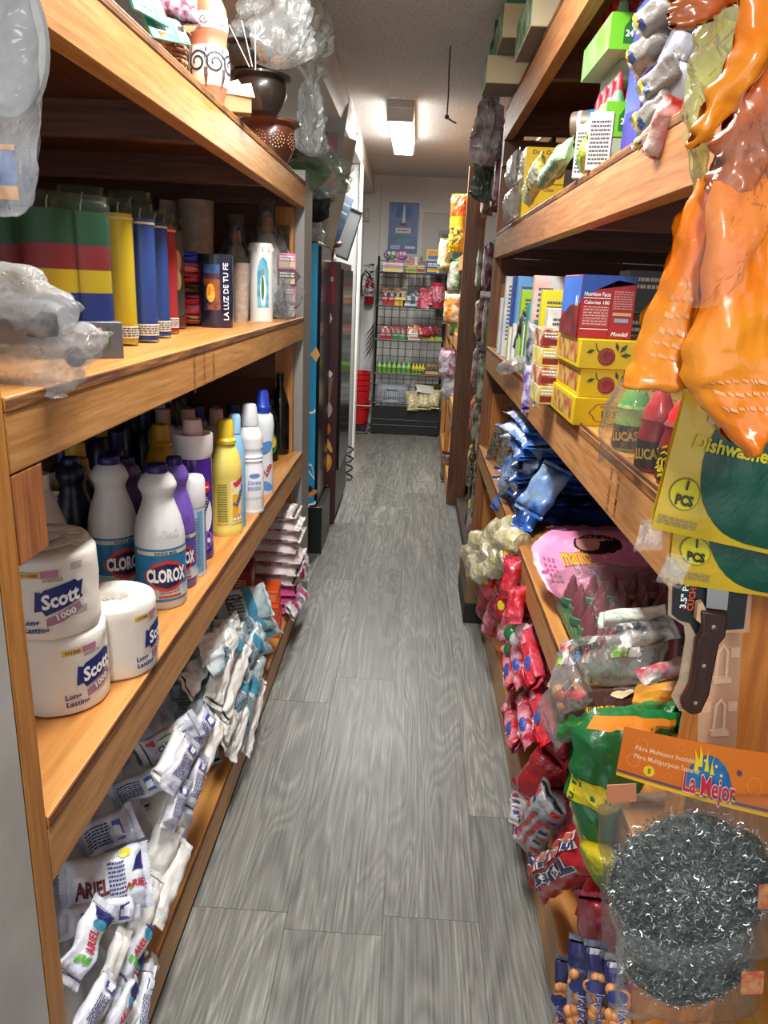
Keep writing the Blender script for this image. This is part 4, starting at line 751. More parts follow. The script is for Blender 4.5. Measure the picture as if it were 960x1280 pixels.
def figurine(px,base,top,label,colour,veil,wrap=True,s=1):
    P=WY(px,base,2.98 if px<320 else 3.04); P.z=Z3; d=pix(P)[2]; h=(base-top)/F*d*.98; t=thing('saint_figurine',label,'figurine',P+Vector((-.02,.04,0)),aim(P)); r=h*.17
    MB().lathe([(0,0),(r*1.1,0),(r*1.1,h*.05),(r*.9,h*.07)],20).build('plinth',mat('#4c463f',.5),t); MB().lathe([(r*.9,h*.06),(r*.8,h*.3),(r*.62,h*.5),(r*.7,h*.62),(r*.45,h*.74),(r*.28,h*.77)],20,wob=.006).build('robe',mat(colour,.6),t)
    MB().lathe([(0,h*.74),(r*.28,h*.78),(r*.34,h*.84),(r*.26,h*.91),(0,h*.93)],16).build('head',mat('#b58a6c',.6),t); MB().lathe([(r*.75,h*.55),(r*.5,h*.78),(r*.42,h*.88),(r*.3,h*.95),(0,h*.97)],18,a0=-.2,a1=PI+.2).build('veil',mat(veil,.6),t)
    if wrap: bag_mb(r*3,h*1.08,r*2.8,int(px),.02,neck=.22,flare=.3).build('plastic_wrap',film('#eceff1',.07,'wrap',.22,30,.9),t,ang=70)
    return t
figurine(300,372,258,'grey and white saint figurine wrapped in clear plastic, left one','#b9b6b0','#7b8f8a'); figurine(338,390,258,'white bearded saint figurine in loose clear plastic by the shelf end','#cfcdc8','#c4c2bc')
C,r,h=fit(354,384,18,279,Z3); t=candle(C+Vector((-.02,.06,0)),r*1.2,h,'dark brown glass candle with red detail behind the wrapped figurine',[(mat('#3a2422',.4),1)])
C=Vector((-.78,2.75,Z3)); candle(C,.06,.22,'dark glass candle behind the dark blue cup',[(mat('#2a2426',.4),1)])
P=WY(368,392,3.08); P.z=Z3
for k in range(4): small_box('pink_carton',('lowest','second','third','topmost')[k]+' of the little pink and brown cartons stacked at the shelf end','box',P+Vector((-.03,.0,.062*k)),(.07,.06,.06),mat(('#6b2c38','#b56a78','#5a3a34','#c77a8c')[k],.4),'ROSA',mat('#c9b39a',.4),aim(P))
t=thing('plastic_bag','crumpled clear plastic bag spilling over the candle shelf edge','plastic bag',Vector((WY(354,392,2.95).x,2.95,Z3)),0); bag_mb(.07,.15,.05,77,.02).build('bag_film',film('#eceff1',.12,'loose_bag',.25,30,.9),t,ang=70)
# small boxed item in front of the near candles
C=H(128,448,Z3); t=small_box('cassette_case','grey flat plastic case with red stripes at the foot of the seven colour candle','case',C+Vector((-.02,.02,0)),(.085,.06,.062),mat('#63646a',.3,.2),None,None,aim(C,10))
for k in range(3): rgrid(t,-.01+.014*k,.035,.006,.035,mat(('#8c1e2c','#b8b4ac','#3a5a3c')[k],.4),flat((0,-.031,0),(1,0,0),(0,0,1)))
# ---- big crumpled bags hanging at the near left
def soft(name,label,cat,A,B,w,t_,m,seed,nrm=(0,-1,0),wr=.02,lift=0,fin=.0,group=None,sag=0,part='pouch'):
    M=orient(A,B,nrm); l=(Vector(B)-Vector(A)).length; o=thing(name,label,cat,(0,0,0),0,group); o.matrix_world=M
    b,top=pillow_mb(w,l,t_,seed,wr,nu=26,nv=32,px=2.2,fin=fin,sag=sag); x=b.build(part,m,o,ang=75); return o,off(turnedz(top),.0008)
def turnedz(f): return f
BAGF=film('#f1f3f4',.30,'crumpled_bag',.3,34,1.0)
o,tp=drape('plastic_bag','clear plastic bag with dark grey contents at the near end of the candle shelf','plastic bag',[(326,-60,12),(340,-60,46),(362,-60,76),(384,-60,102),(400,-60,98),(425,-60,88),(446,-60,60)],(1.0,1.0),.035,BAGF,11,.014,'bag_film')
MB().lathe([(0,-.06),(.026,-.055),(.030,-.03),(.030,.06),(.022,.075),(0,.075)],18,(0,0,0),M=Matrix.Translation(WY(10,402,1.0)-Vector(o.location))@Matrix.Rotation(PI/2,4,'Y')).build('grey_contents',mat('#4a4c50',.5,h2='#7a7c80',ns=40),o)
o,tp=drape('plastic_bag','lower clear plastic bag drooping over the front board of the candle shelf','plastic bag',[(402,72,104),(416,48,139),(436,10,128),(458,-40,112),(478,-40,98),(490,20,86),(498,52,74)],(1.02,.96),.03,BAGF,12,.016,'bag_film')
MB().lathe([(0,0),(.012,0),(.014,.012),(0,.014)],14,(0,0,0),M=Matrix.Translation(WY(98,445,1.0)-Vector(o.location))@Matrix.Rotation(PI/2,4,'X')).build('dark_cap',mat('#33363b',.4),o)
t,tp=drape('hanging_bag','clear plastic bag with round grey plate and sunset card at the near left edge','hanging bag',[(-40,-60,32),(0,-60,42),(50,-60,52),(110,-60,54),(170,-60,49),(225,-60,46),(258,-60,38),(273,-60,22)],(.62,.62),.012,film('#f3f4f5',.16,'bag_film',.3,26,1.0),21,.007,'bag_film',pw=.4)
L0=Vector(t.location); M=Matrix.Translation(WY(8,55,.625)-L0)@Matrix.Rotation(PI/2,4,'X'); MB().lathe([(0,.0),(.018,.0),(.026,.004),(.034,.004),(.036,.006),(.034,.009),(.024,.007),(0,.004)],34,M=M,sy=1.5).build('round_plate',mat('#b4b4b3',.45,h2='#a2a2a2',ns=30),t)
a=WY(-55,178,.624)-L0; c=WY(24,250,.624)-L0
MB().box(a.x,c.x,a.y,a.y+.001,c.z,a.z).build('picture_card',mat('#3c5f9a',.5,h2='#8fa6c8',ns=45),t); MB().box(a.x,c.x,a.y-.001,a.y,c.z,c.z+.010).box(a.x,c.x,a.y-.001,a.y,a.z-.004,a.z).build('card_stripe',mat('#c9853c',.5,h2='#e8b070',ns=60),t)
# ================================================================== top left shelf
Z4=1.8862
def onEdge(px,py,dx=0): return VX(px,py,-.471-dx)
def lpot(name,label,px,top,w,prof,m,y=None,cat='pot',X=-.54,**k):
    P=VX(px,top,X); d=pix(P)[2]; r=w/2*d/F; t=thing(name,label,cat,(P.x,P.y,Z4)); return t,r,P.z-Z4,P
# talavera vase: painted, pink shoulders
P=VX(262,95,-.52); d=pix(P)[2]; r=24*d/F; t=thing('painted_vase','tall clay vase painted white with black scrolls on the top left shelf','vase',(P.x,P.y,Z4),aim(P,15)); S=r
vp=[(0,0),(.55,0),(.62,.15),(1.0,1.3),(1.05,2.0),(.95,2.8),(.88,3.0),(.92,3.3),(1.0,3.8),(.9,4.6),(.6,5.2),(.5,5.6),(.62,6.0)]
MB().lathe([(a*S,b_*S) for a,b_ in vp],36).build('body',mat('#a9674a',.5,h2='#b8755a',ns=8),t)
vr=lambda z:[(S*(a+(c-a)*(z/S-b_)/max(e-b_,1e-6))) for (a,b_),(c,e) in zip(vp[1:],vp[2:]) if b_<=z/S<=e][0] if 0<=z/S<6 else S
MB().lathe([(vr(z)*1.01,z) for z in [S*(1.0+.1*k) for k in range(19)]],36).build('painted_band',mat('#dcd6cd',.5),t); MB().lathe([(vr(z)*1.01,z) for z in [S*(3.55+.08*k) for k in range(10)]],36).build('painted_band',mat('#d8d0c6',.5),t)
BKP=mat('#1d2338',.5)
def scroll(z0,a0,s,turns=1.6,dr=1):
    pts=[]; n=26
    for k in range(n+1): a=turns*2*PI*k/n*dr; rr=s*(1-.75*k/n); pts.append((rr*math.cos(a),rr*math.sin(a)))
    vs=[];fs=[]
    for i,(x,y) in enumerate(pts):
        n_=Vector((x,y,0)).normalized(); wd_=s*.09; vs+=[(x-n_.x*wd_,y-n_.y*wd_),(x+n_.x*wd_,y+n_.y*wd_)]
        if i: fs.append((2*i-2,2*i-1,2*i+1,2*i))
    decal(t,'scroll',vs,fs,BKP,off(cyl(S,z0,a0,rf=lambda z:vr(z)*1.01),.001))
for a0 in (-140,-88,-36,15): scroll(2.0*S,a0,.55*S)
for a0 in (-120,-70,-20): scroll(3.9*S,a0,.22*S,1.2,-1)
for a0 in (-165,-114,-62,-10): decal(t,'leaf_stroke',*( [(x*S,y*S) for x,y in [(-.05,-1.2),(.08,-.6),(.06,.2),(0,.9),(-.08,.2),(-.1,-.6)]],[(0,1,2,3,4,5)]),mat('#4b3a38',.5),off(cyl(S,2.0*S,a0,rf=lambda z:vr(z)*1.01),.0016))
# woven basket
P=VX(223,70,-.50); d=pix(P)[2]; r=22*d/F; t=thing('woven_basket','small brown woven basket beside the painted vase','basket',(P.x-.02,P.y,Z4),0)
b=MB()
for k in range(9): 
    rr=r*(.75+.05*k); b.lathe([(rr+.004*math.cos(a)+.0,.006+k*.0085+.004*math.sin(a)) for a in [x*PI/3 for x in range(7)]],26,wob=.004,seed=k)
b.build('weave',mat('#8b6a45',.8,bump=.8,bs=120,h2='#6a3e2a',ns=90),t,ang=70); 
b=MB()
for k in range(26): a=2*PI*k/26; b.ball((r*(.98+.1*(k%3-1)*.3)*math.cos(a),r*.98*math.sin(a),.02+.024*(k%3)),.006,5)
b.build('braid_knot',mat('#a98460',.8,h2='#5b3526',ns=60),t)
t=thing('maroon_purse','small maroon patterned cloth purse beside the toothbrush packs','purse',VX(215,14,-.50),aim((-.5,1.4))); b,tp=pillow_mb(.10,.07,.04,5,.003,fin=.004); b.build('cloth_body',mat('#5b1c2b',.8,h2='#a88ba0',ns=80,bump=.5,bs=90),t).rotation_euler=(1.2,0,0)
t['label']='small maroon woven purse with black rim on the top left shelf'
TEAL=mat('#1f9a8d',.4)
for k,(a,b_,lb) in enumerate((((160,-8),(205,18),'teal blister card lying highest at the edge of the top left shelf'),((183,30),(232,42),'teal and white price card with barcode over the orange handle'))):
    A=VX(*a,-.478); B=VX(*b_,-.474); o=MB().box(-.5,.5,-.5,.5,-.002,.002).build('blister_card',TEAL); o.scale=(1,1,1); l=(B-A).length
    me=o.data
    for v in me.vertices: v.co.x*=.042; v.co.y*=l
    o.matrix_world=orient(A,B,(.75,-.6,.2)); tag(o,lb,'package'); mp=flat((0,0,.0026),(0,1,0),(-1,0,0)); rgrid(o,l*.32,0,l*.28,.036,WHT,mp); fine(o,l*.33,.004,l*.18,.018,1,mat('#333333',.5),off(mp,.0006),4); fine(o,-l*.12,0,l*.4,.02,4,W_,off(mp,.0006),5)
t=thing('orange_marker','orange handled tool poking out over the board under the teal card','tool',(0,0,0)); A=VX(196,44,-.476); B=VX(240,34,-.50); t.matrix_world=orient(A,B,(.7,-.6,.3)); l=(B-A).length
MB().tube([(0,-l/2,0),(0,l*.1,.002),(0,l/2,0)],.008).build('handle',mat('#e0621a',.4),t); MB().tube([(0,l*.45,0),(0,l*.75,0)],.006).build('tip',mat('#3a3c40',.4),t)
# folded cardboard
t=thing('cardboard_tray','torn tan cardboard tray between the vase and the brown pots','cardboard tray',VX(290,142,-.49),aim((-.5,2))); t.scale=(.8,.8,.8)
MB().box(-.05,.06,-.03,.03,.0,.05).build('tray_body',mat('#a58a63',.8,bump=.2),t,bevel=.002); b=MB().prism([(-.05,0),(.07,-.01),(.06,.05),(.03,.04),(.02,.06),(-.03,.035),(-.05,.05)],0,.003,Matrix.Translation((0,-.03,.05))@Matrix.Rotation(.9,4,'X')); b.build('torn_flap',mat('#c9b48c',.8),t)
# clay pots
def pot(px,base,w,hf,label,c,rim=1.12,X=-.53,lid=False,dots=False,name='clay_pot',z=None):
    P=VX(px,base,X); d=pix(P)[2]; r=w/2*d/F; t=thing(name,label,'pot',(P.x,P.y,Z4 if z is None else z),aim(P)); h=r*hf
    MB().lathe([(0,0),(r*.62,0),(r*.80,h*.2),(r*.95,h*.5),(r*.93,h*.78),(r*.88,h*.84),(r*rim,h*.92),(r*rim,h*.98),(r*(rim-.12),h),(r*.8,h*.85),(r*.8,h*.3),(0,h*.1)],36).build('body',mat(c,.35,coat=.4,h2='#3a1d14' if dots else '#1f1c1a',ns=6),t)
    if dots:
        mp=cyl(r*.95,h*.5,rf=lambda z:r*.965); D=mat('#c79a7c',.5)
        for q in (-1.15,-.45,.25,.95):
            for n_,rr in ((14,.27),(9,.16),(4,.06)):
                for k in range(n_): a=2*PI*k/n_; shape(t,ell(q*r+rr*r*math.cos(a),rr*r*math.sin(a),r*.026,r*.026,6),D,mp,'painted_dot')
    if lid: b=MB(); [b.tube([(r*.9*s,0,h*.75),(r*1.25*s,0,h*.8),(r*1.3*s,0,h*.6),(r*.95*s,0,h*.5)],.009) for s in (-1,1)]; b.build('handle',mat(c,.35,coat=.4),t)
    return t,r,h,P
t1,r1,h1,P1=pot(338,200,66,1.45,'brown glazed clay pot with rings of cream dots, below the dark pot','#6b3a2a',dots=True)
t2,r2,h2_,P2=pot(325,150,70,1.2,'dark brown glazed clay pot stacked on the dotted one','#33261f',X=-.54,z=Z4+h1*.98,lid=False)
t3,_,_,P3=pot(312,140,60,.9,'dark patterned bowl stacked highest on the clay pots','#4a4340',X=-.56,z=Z4+h1+h2_*.98,name='clay_bowl')
P=VX(383,200,-.50); d=pix(P)[2]; t=thing('wrapped_bowl','green bowl wrapped in clear plastic at the far end of the top left shelf','bowl',P+Vector((.0,0,-.02)),0); r=.115
MB().lathe([(0,-.9*r),(.5*r,-.8*r),(.9*r,-.35*r),(1.0*r,.2*r),(.94*r,.22*r),(.8*r,-.3*r),(0,-.75*r)],30,M=Matrix.Rotation(.5,4,'Y')@Matrix.Rotation(.35,4,'X')).build('bowl_body',mat('#4e6d45',.4,coat=.3),t)
bag_mb(.30,.27,.26,31,.03,neck=.3).build('plastic_wrap',film('#eef3ee',.05,'wrap2',.22,24,1.0),t,ang=75).location=(.02,0,-.13)
# bunch of clear bags hung at the far top
for k,(px,py,w,h_,lb,A0) in enumerate(((345,-38,.22,.34,'big crumpled clear plastic bag bunch hung above the clay pots, left',0),(380,-20,.20,.34,'big crumpled clear plastic bag bunch hung above the clay pots, middle',0),(386,120,.13,.30,'clear plastic bag hanging lowest beside the dark clay pot',0))):
    P=VX(px,py,-.47) if k<2 else VX(390,160,-.44)
    t=thing('hanging_bag',lb,'plastic bag',P+Vector((0,0,-.26 if k<2 else -.10)),.4*k); bag_mb(w,h_,w*.55,33+k,.022,nu=26,nv=34,neck=.35,flare=.9).build('bag_film',film('#e9eef0',.34,'bunch',.45,20,1.0),t,ang=75)
t=thing('papel_strips','white paper strips poking out between the pots and the hanging bags','paper strips',VX(300,60,-.50)); b=MB()
for k in range(3): b.box(.02*k,.02*k+.002,-.0005,.0005,-.05,.06,Matrix.Rotation(.25*k-.5,4,'Y'))
b.build('strip',mat('#cfd2d2',.5),t)
# ================================================================== bottom left shelf: packets of detergent
Z1=.1342
AR=foil('#dfe2ea','#c9cddd',ns=9,bs=16); WH_=foil('#d9d8d4',bs=16); TL=foil('#c3ccce','#8fa9b0',ns=7,bs=18); PR=foil('#cfcfd4','#a8a9bb',ns=14,bs=16); RD=foil('#dcd5d6','#b98f98',ns=10)
INKB=mat('#262c6c',.5); REDT=mat('#b52a3c',.5); GRT=mat('#4f9a2c',.5); CYB=mat('#3f86a3',.4)
CNT={}
ORD=('first','second','third','fourth','fifth','sixth','seventh','eighth','ninth','tenth','eleventh','twelfth','thirteenth','fourteenth')
def packet(A,B,w,t_,m,seed,label,kind=None,nrm=(.7,-.6,.5),wr=.009,group=None,name='detergent_packet',cat='detergent packet',X=-.46,fin=.014,W=None):
    A=VX(A[0],A[1],X if not isinstance(X,tuple) else X[0]); B=VX(B[0],B[1],X if not isinstance(X,tuple) else X[1]); M=orient(A,B,nrm); l=(B-A).length; d=pix((A+B)/2)[2]; ww=w*d/F
    o=thing(name,label,cat,(0,0,0),0,group); o.matrix_world=M
    b,top=pillow_mb(ww,l,t_,seed,wr,nu=18,nv=24,fin=fin); p=b.build('pouch',m,o,ang=70); tp=off(top,.0009); T2=off(top,.0018)
    if kind=='ariel':
        tr=turned(tp,90); tr2=turned(T2,90)
        shape(o,[(l*.22,-ww*.42),(l*.44,-ww*.42),(l*.44,ww*.42),(l*.30,ww*.30),(l*.22,0)],INKB,tr,'brand_swoosh',2); shape(o,ell(l*.20,-ww*.05,l*.07,ww*.28),CYB,tr2,cuts=1)
        text(o,'ARIEL',ww*.42,REDT,off(tr2,.0008),-l*.03,0,bold=.04,w=l*.30,name='brand_lettering'); 
        for a in range(4): shape(o,ell(-l*.28+l*.035*math.cos(a*1.57+.7),ww*.17*math.sin(a*1.57+.7),l*.03,ww*.11,8),GRT,tr2,cuts=1)
    elif kind=='ariel_back':
        tr=turned(tp,90); text(o,'ARIEL',ww*.33,mat('#6a1f33',.5),tr,-l*.22,-ww*.02,bold=.04,w=l*.42,name='brand_lettering'); fine(o,l*.10,ww*.05,l*.22,ww*.6,9,INKB,tr,seed); text(o,'ARIEL',ww*.15,REDT,tr,l*.36,-ww*.1,bold=.04); shape(o,[(l*.30,ww*.1),(l*.47,ww*.1),(l*.47,ww*.40),(l*.38,ww*.3)],INKB,tr,cuts=2)
        shape(o,ell(l*.24,ww*.42,l*.08,ww*.06),mat('#d8c72a',.4),T2 if 0 else turned(T2,90),cuts=1); shape(o,ell(l*.27,-ww*.12,l*.03,ww*.05),GRT,tr)
    elif kind=='print':
        tr=turned(tp,90); fine(o,-l*.1,0,l*.5,ww*.6,7,INKB,tr,seed); rgrid(o,l*.30,0,l*.16,ww*.55,mat('#3f4a9a',.5),tr); fine(o,l*.30,0,l*.13,ww*.5,1,W_,turned(T2,90),seed+1)
    elif kind=='quad':
        tr=turned(tp,90); text(o,'CUIDADO',ww*.30,INKB,tr,0,-ww*.08,bold=.03,w=l*.6); shape(o,ell(l*.02,ww*.25,l*.3,ww*.03),GRT,tr,cuts=1); rgrid(o,-l*.36,0,l*.14,ww*.7,REDT,tr)
    elif kind=='foca':
        tr=turned(tp,90); rgrid(o,l*.12,0,l*.18,ww*.86,CYB,tr,nu=10,nv=6); fine(o,-l*.16,0,l*.3,ww*.6,6,mat('#2c4a66',.5),tr,seed)
    elif kind=='pink':
        rgrid(o,0,l*.22,ww*.8,l*.16,mat('#c2347c',.4),tp,nu=8,nv=5); rgrid(o,0,-l*.30,ww*.8,l*.12,mat('#c2347c',.4),tp,nu=8,nv=5); fine(o,0,-l*.05,ww*.5,l*.2,3,INKB,tp,seed)
    return o
# five light fills: ordered from the near end
seq=[]
# near ariel sachets, fanned on edge
near=[((82,1222),(122,1135),42,'ariel','white sachet with red brand name and green flower, nearest to the post'),
((112,1275),(150,1170),26,'plain','white folded sachet wedged right of the nearest branded sachet'),
((132,1262),(168,1190),30,'ariel','narrow blue and white sachet seen between two branded sachets'),
((146,1222),(178,1150),30,'ariel','tall white sachet with red brand name next to the floor edge'),
((150,1285),(186,1205),24,'plain','white sachet leaning against the lower front board near the bottom'),
((92,1300),(128,1225),34,'print','printed white sachet at the very bottom left corner'),
((120,1310),(160,1235),30,'ariel','white and navy sachet lowest in the near pile'),
((165,1300),(182,1215),22,'print','slim printed sachet against the shelf lip at the bottom')]
for i,(a,b_,w,k,lb) in enumerate(near): packet(a,b_,w,.022,AR if k!='plain' else WH_,i+200,lb,k,X=(-.50+.006*i,-.49+.004*i),nrm=(.8,-.5,.4),wr=.010)
packet((80,1118),(175,1092),78,.06,AR,210,'large white detergent bag with dark red brand name, facing up',"ariel_back",X=(-.60,-.485),nrm=(.3,-.75,.6))
packet((78,1150),(160,1128),36,.045,AR,211,'large white detergent bag under the big one with the dark red name','print',X=(-.58,-.49),nrm=(.4,-.8,.4))
packet((168,1110),(205,1035),40,.05,WH_,212,'plain white rolled bag standing behind the large branded bag','plain',X=(-.52,-.49),wr=.009)
packet((185,1150),(222,1060),30,.04,WH_,213,'plain white bag leaning on the shelf lip, nearest the aisle','plain',X=(-.475,-.465),wr=.01)
packet((158,1180),(190,1100),30,.03,WH_,214,'plain white crumpled bag below the rolled one','plain',X=(-.49,-.48),wr=.01)
packet((110,1050),(168,1022),46,.05,PR,215,'shaded printed detergent bag behind the rolled white bags','print',X=(-.62,-.53),nrm=(.3,-.8,.5))
mid=[((148,992),(205,968),34,'print',(-.60,-.50),'printed packet lying lowest in the red and white pile'),
((205,985),(232,930),30,'print',(-.48,-.465),'white packet with blue barcode hanging over the lip'),
((228,1010),(246,950),22,'print',(-.468,-.462),'narrow packet with barcode next to the board edge'),
((180,945),(240,905),36,'quad',(-.56,-.475),'packet with navy word and green stroke in the red and white pile'),
((160,950),(200,918),40,'print',(-.66,-.56),'shaded packet with dark red panel in the pile'),
((245,965),(268,905),24,'plain',(-.465,-.46),'white packet standing between the printed pile and the lip'),
((195,975),(222,925),26,'plain',(-.50,-.49),'white packet squeezed in the middle of the printed pile'),
((225,945),(255,895),30,'print',(-.485,-.47),'upper printed packet leaning towards the teal stack'),
((205,1030),(222,980),24,'print',(-.475,-.465),'small blue printed packet below the barcode packet'),
((170,905),(205,885),34,'quad',(-.70,-.60),'shaded packet with red panel at the top of the printed pile')]
for i,(a,b_,w,k,X,lb) in enumerate(mid): packet(a,b_,w,.032,PR if k!='plain' else WH_,i+220,lb,k,X=X,nrm=(.5,-.7,.5) if a[0]<200 else (.8,-.5,.4),wr=.008)
# horizontal teal stack
for i in range(8):
    y0=925-i*20; packet((196+i*4,y0),(272+i*2,y0-6+i*1),24,.030,TL,i+240,'teal striped packet, '+ORD[i]+' from the bottom of the neat stack under the middle shelf','foca',X=(-.64,-.50),nrm=(.15,-.9,.5),wr=.007)
spill=[((228,862),(262,802),34,0,-.54),((246,818),(292,778),32,0,-.52),((258,836),(302,792),28,1,-.50),((262,880),(284,792),32,0,-.50),((274,896),(302,806),28,0,-.485),((284,905),(306,838),24,1,-.475),((272,926),(300,866),24,0,-.480),((292,930),(320,822),26,1,-.468),((302,940),(324,852),18,0,-.465),((286,946),(300,884),22,0,-.468),((296,842),(322,786),24,1,-.478),((238,900),(266,850),30,1,-.53)]
for i,(a,b_,w,k,X) in enumerate(spill): packet(a,b_,w,.026,WH_ if not k else TL,i+250,'crumpled '+('white','pale teal')[k]+' packet end in the spill beside the teal stack, '+ORD[i]+' along','plain' if not k else 'foca',X=(X,X+.004),nrm=(.8,-.55,.35),wr=.013)
ft=[((262,764),(330,752),46,'FOCA',(-.64,-.49),'upper teal bag with dark red letters beside the red boxes'),((275,792),(335,775),30,None,(-.58,-.48),'teal bag second from the top beside the red boxes'),((290,806),(342,786),26,None,(-.54,-.475),'teal bag third from the top beside the red boxes'),((285,822),(330,808),26,None,(-.54,-.48),'teal bag at the bottom of the little stack beside the red boxes')]
for i,(a,b_,w,k,X,lb) in enumerate(ft):
    o=packet(a,b_,w,.035,TL,i+270,lb,'foca',X=X,nrm=(.2,-.8,.6),wr=.007)
    if k: text(o,k,.06,mat('#6b1f2c',.5),flat((0,-.02,.034),(0,1,0),(-1,0,0)),0,0,bold=.04,w=.10)
# red cartons
for i,(x_,y_,zz,s) in enumerate(((-.545,2.76,Z1,(.13,.15,.066)),(-.550,2.765,Z1+.0665,(.13,.15,.066)),(-.540,2.79,Z1+.133,(.10,.13,.05)),(-.680,2.80,Z1+.133,(.16,.17,.13)),(-.690,2.80,Z1,(.14,.17,.132)))):
    t=thing('soap_carton',('orange red soap carton lowest at the shelf lip','orange red soap carton second from the bottom','small orange soap carton on top of the two at the lip','large dark red soap carton behind the small orange one','dark red soap carton below the large dark red one')[i],'box',(x_,y_,zz),.10); MB().box(-s[0]/2,s[0]/2,-s[1]/2,s[1]/2,0,s[2]).build('carton',mat(('#cf3f18','#d24a1c','#d4501e','#8e1c18','#7c1815')[i],.4),t,bevel=.002)
    mp=flat((0,-s[1]/2,0),(1,0,0),(0,0,1)); fine(t,0,s[2]*.45,s[0]*.8,s[2]*.6,7,mat('#e3b08c',.5),mp,i); mp2=flat((s[0]/2,0,0),(0,1,0),(0,0,1)); rgrid(t,0,s[2]*.5,s[1]*.6,s[2]*.5,mat('#d9cfc4',.5) if i==3 else mat('#e0602c',.5),mp2)
pk=[((335,748),(372,738),34,(-.56,-.475),'white and pink packet right behind the red boxes'),((340,722),(376,716),26,(-.56,-.475),'pink banded packet in the middle of the small pink stack'),((345,706),(378,700),20,(-.56,-.475),'pink banded packet at the top of the small pink stack'),((356,770),(376,742),20,(-.475,-.465),'white packet with pink corner standing at the shelf lip')]
for i,(a,b_,w,X,lb) in enumerate(pk):
    packet(a,b_,w,.045,foil('#dcd9dc','#e6e4e4'),i+280,lb,'pink',X=X,nrm=(.5,-.75,.5),wr=.010)
bn=Vector((-.60,3.03,Z1))
for i in range(9):
    if i<2: continue
    o=thing('detergent_packet','red printed white packet, '+ORD[i-2]+' from the bottom of the far stack by the end post','detergent packet',(-.575+.012*math.sin(i*2.2),3.02+.008*math.cos(i*3),Z1+.001+.050*i),0); b,top=pillow_mb(.20,.26,.056,i+290,.006); M=Matrix.Rotation(PI/2,4,'Z')
    b.v=[tuple(M@Vector(v)) for v in b.v]; b.build('pouch',foil('#ddd8d3','#d5c4c4',ns=6),o,ang=70)
    text(o,'blancanieves',.022,mat('#8a2340',.5) if i<7 else REDT,flat((-.02,-.098,.028),(1,0,0),(0,0,1)),0,0,bold=.04,w=.17,name='brand_lettering'); fine(o,.07,.0,.04,.012,2,INKB,flat((0,-.0985,.028),(1,0,0),(0,0,1)),i)

# packets pressed in behind and below the visible ones
for i in range(46):
    y=.98+.044*(i%23)+.01*(i//23); z=Z1+.002+(.06+.05*(i%3) if i>=23 else .03*(i%2)); x=-.60-.05*(i//23)
    o=thing('detergent_packet','white detergent packet pressed in flat at the back of the bottom left shelf','detergent packet',(x+.02*math.sin(i),y,z+.05),0,'packets pressed in behind the front ones',rot=(1.15+.2*math.sin(i*1.7),.1*math.sin(i),1.2+.5*math.sin(i*2.3))); b,tp=pillow_mb(.11,.20,.035,i+600,.010,nu=12,nv=14); b.build('pouch',(AR,WH_,PR,TL)[i%4] if y<1.9 else TL,o,ang=70)

for i in range(3):
    o=thing('detergent_packet',('lowest','middle','upper')[i]+' magenta banded white packet under the red printed far stack','detergent packet',(-.575,2.98+.01*i,Z1+.001+.034*i),.08*i); b,top=pillow_mb(.20,.24,.036,i+980,.006); M=Matrix.Rotation(PI/2,4,'Z')
    b.v=[tuple(M@Vector(v)) for v in b.v]; b.build('pouch',foil('#d9cdd2','#b8407c',ns=7),o,ang=70)
# ================================================================== right shelves
def rpk(A,B,w,t_,m,seed,label,X,nrm,name='snack_bag',cat='snack bag',wr=.007,group=None,fin=.012,cap=None,tm=None,cs=.3,cw=.7,cr=0,kind=None):
    A=VX(A[0],A[1],X[0]); B=VX(B[0],B[1],X[1]); M=orient(A,B,nrm); l=(B-A).length; ww=w*pix((A+B)/2)[2]/F
    o=thing(name,label,cat,(0,0,0),0,group); o.matrix_world=M; b,top=pillow_mb(ww,l,t_,seed,wr,nu=18,nv=22,fin=fin); b.build('pouch',m,o,ang=70); tp=off(top,.001)
    if cap: text(o,cap,min(ww,l)*cs,tm or W_,turned(tp,cr),0,0,bold=.03,w=(l if cr else ww)*cw,name='brand_lettering')
    return o,tp,ww,l
RN=(-.7,-.6,.4)
YL1228=1.2285
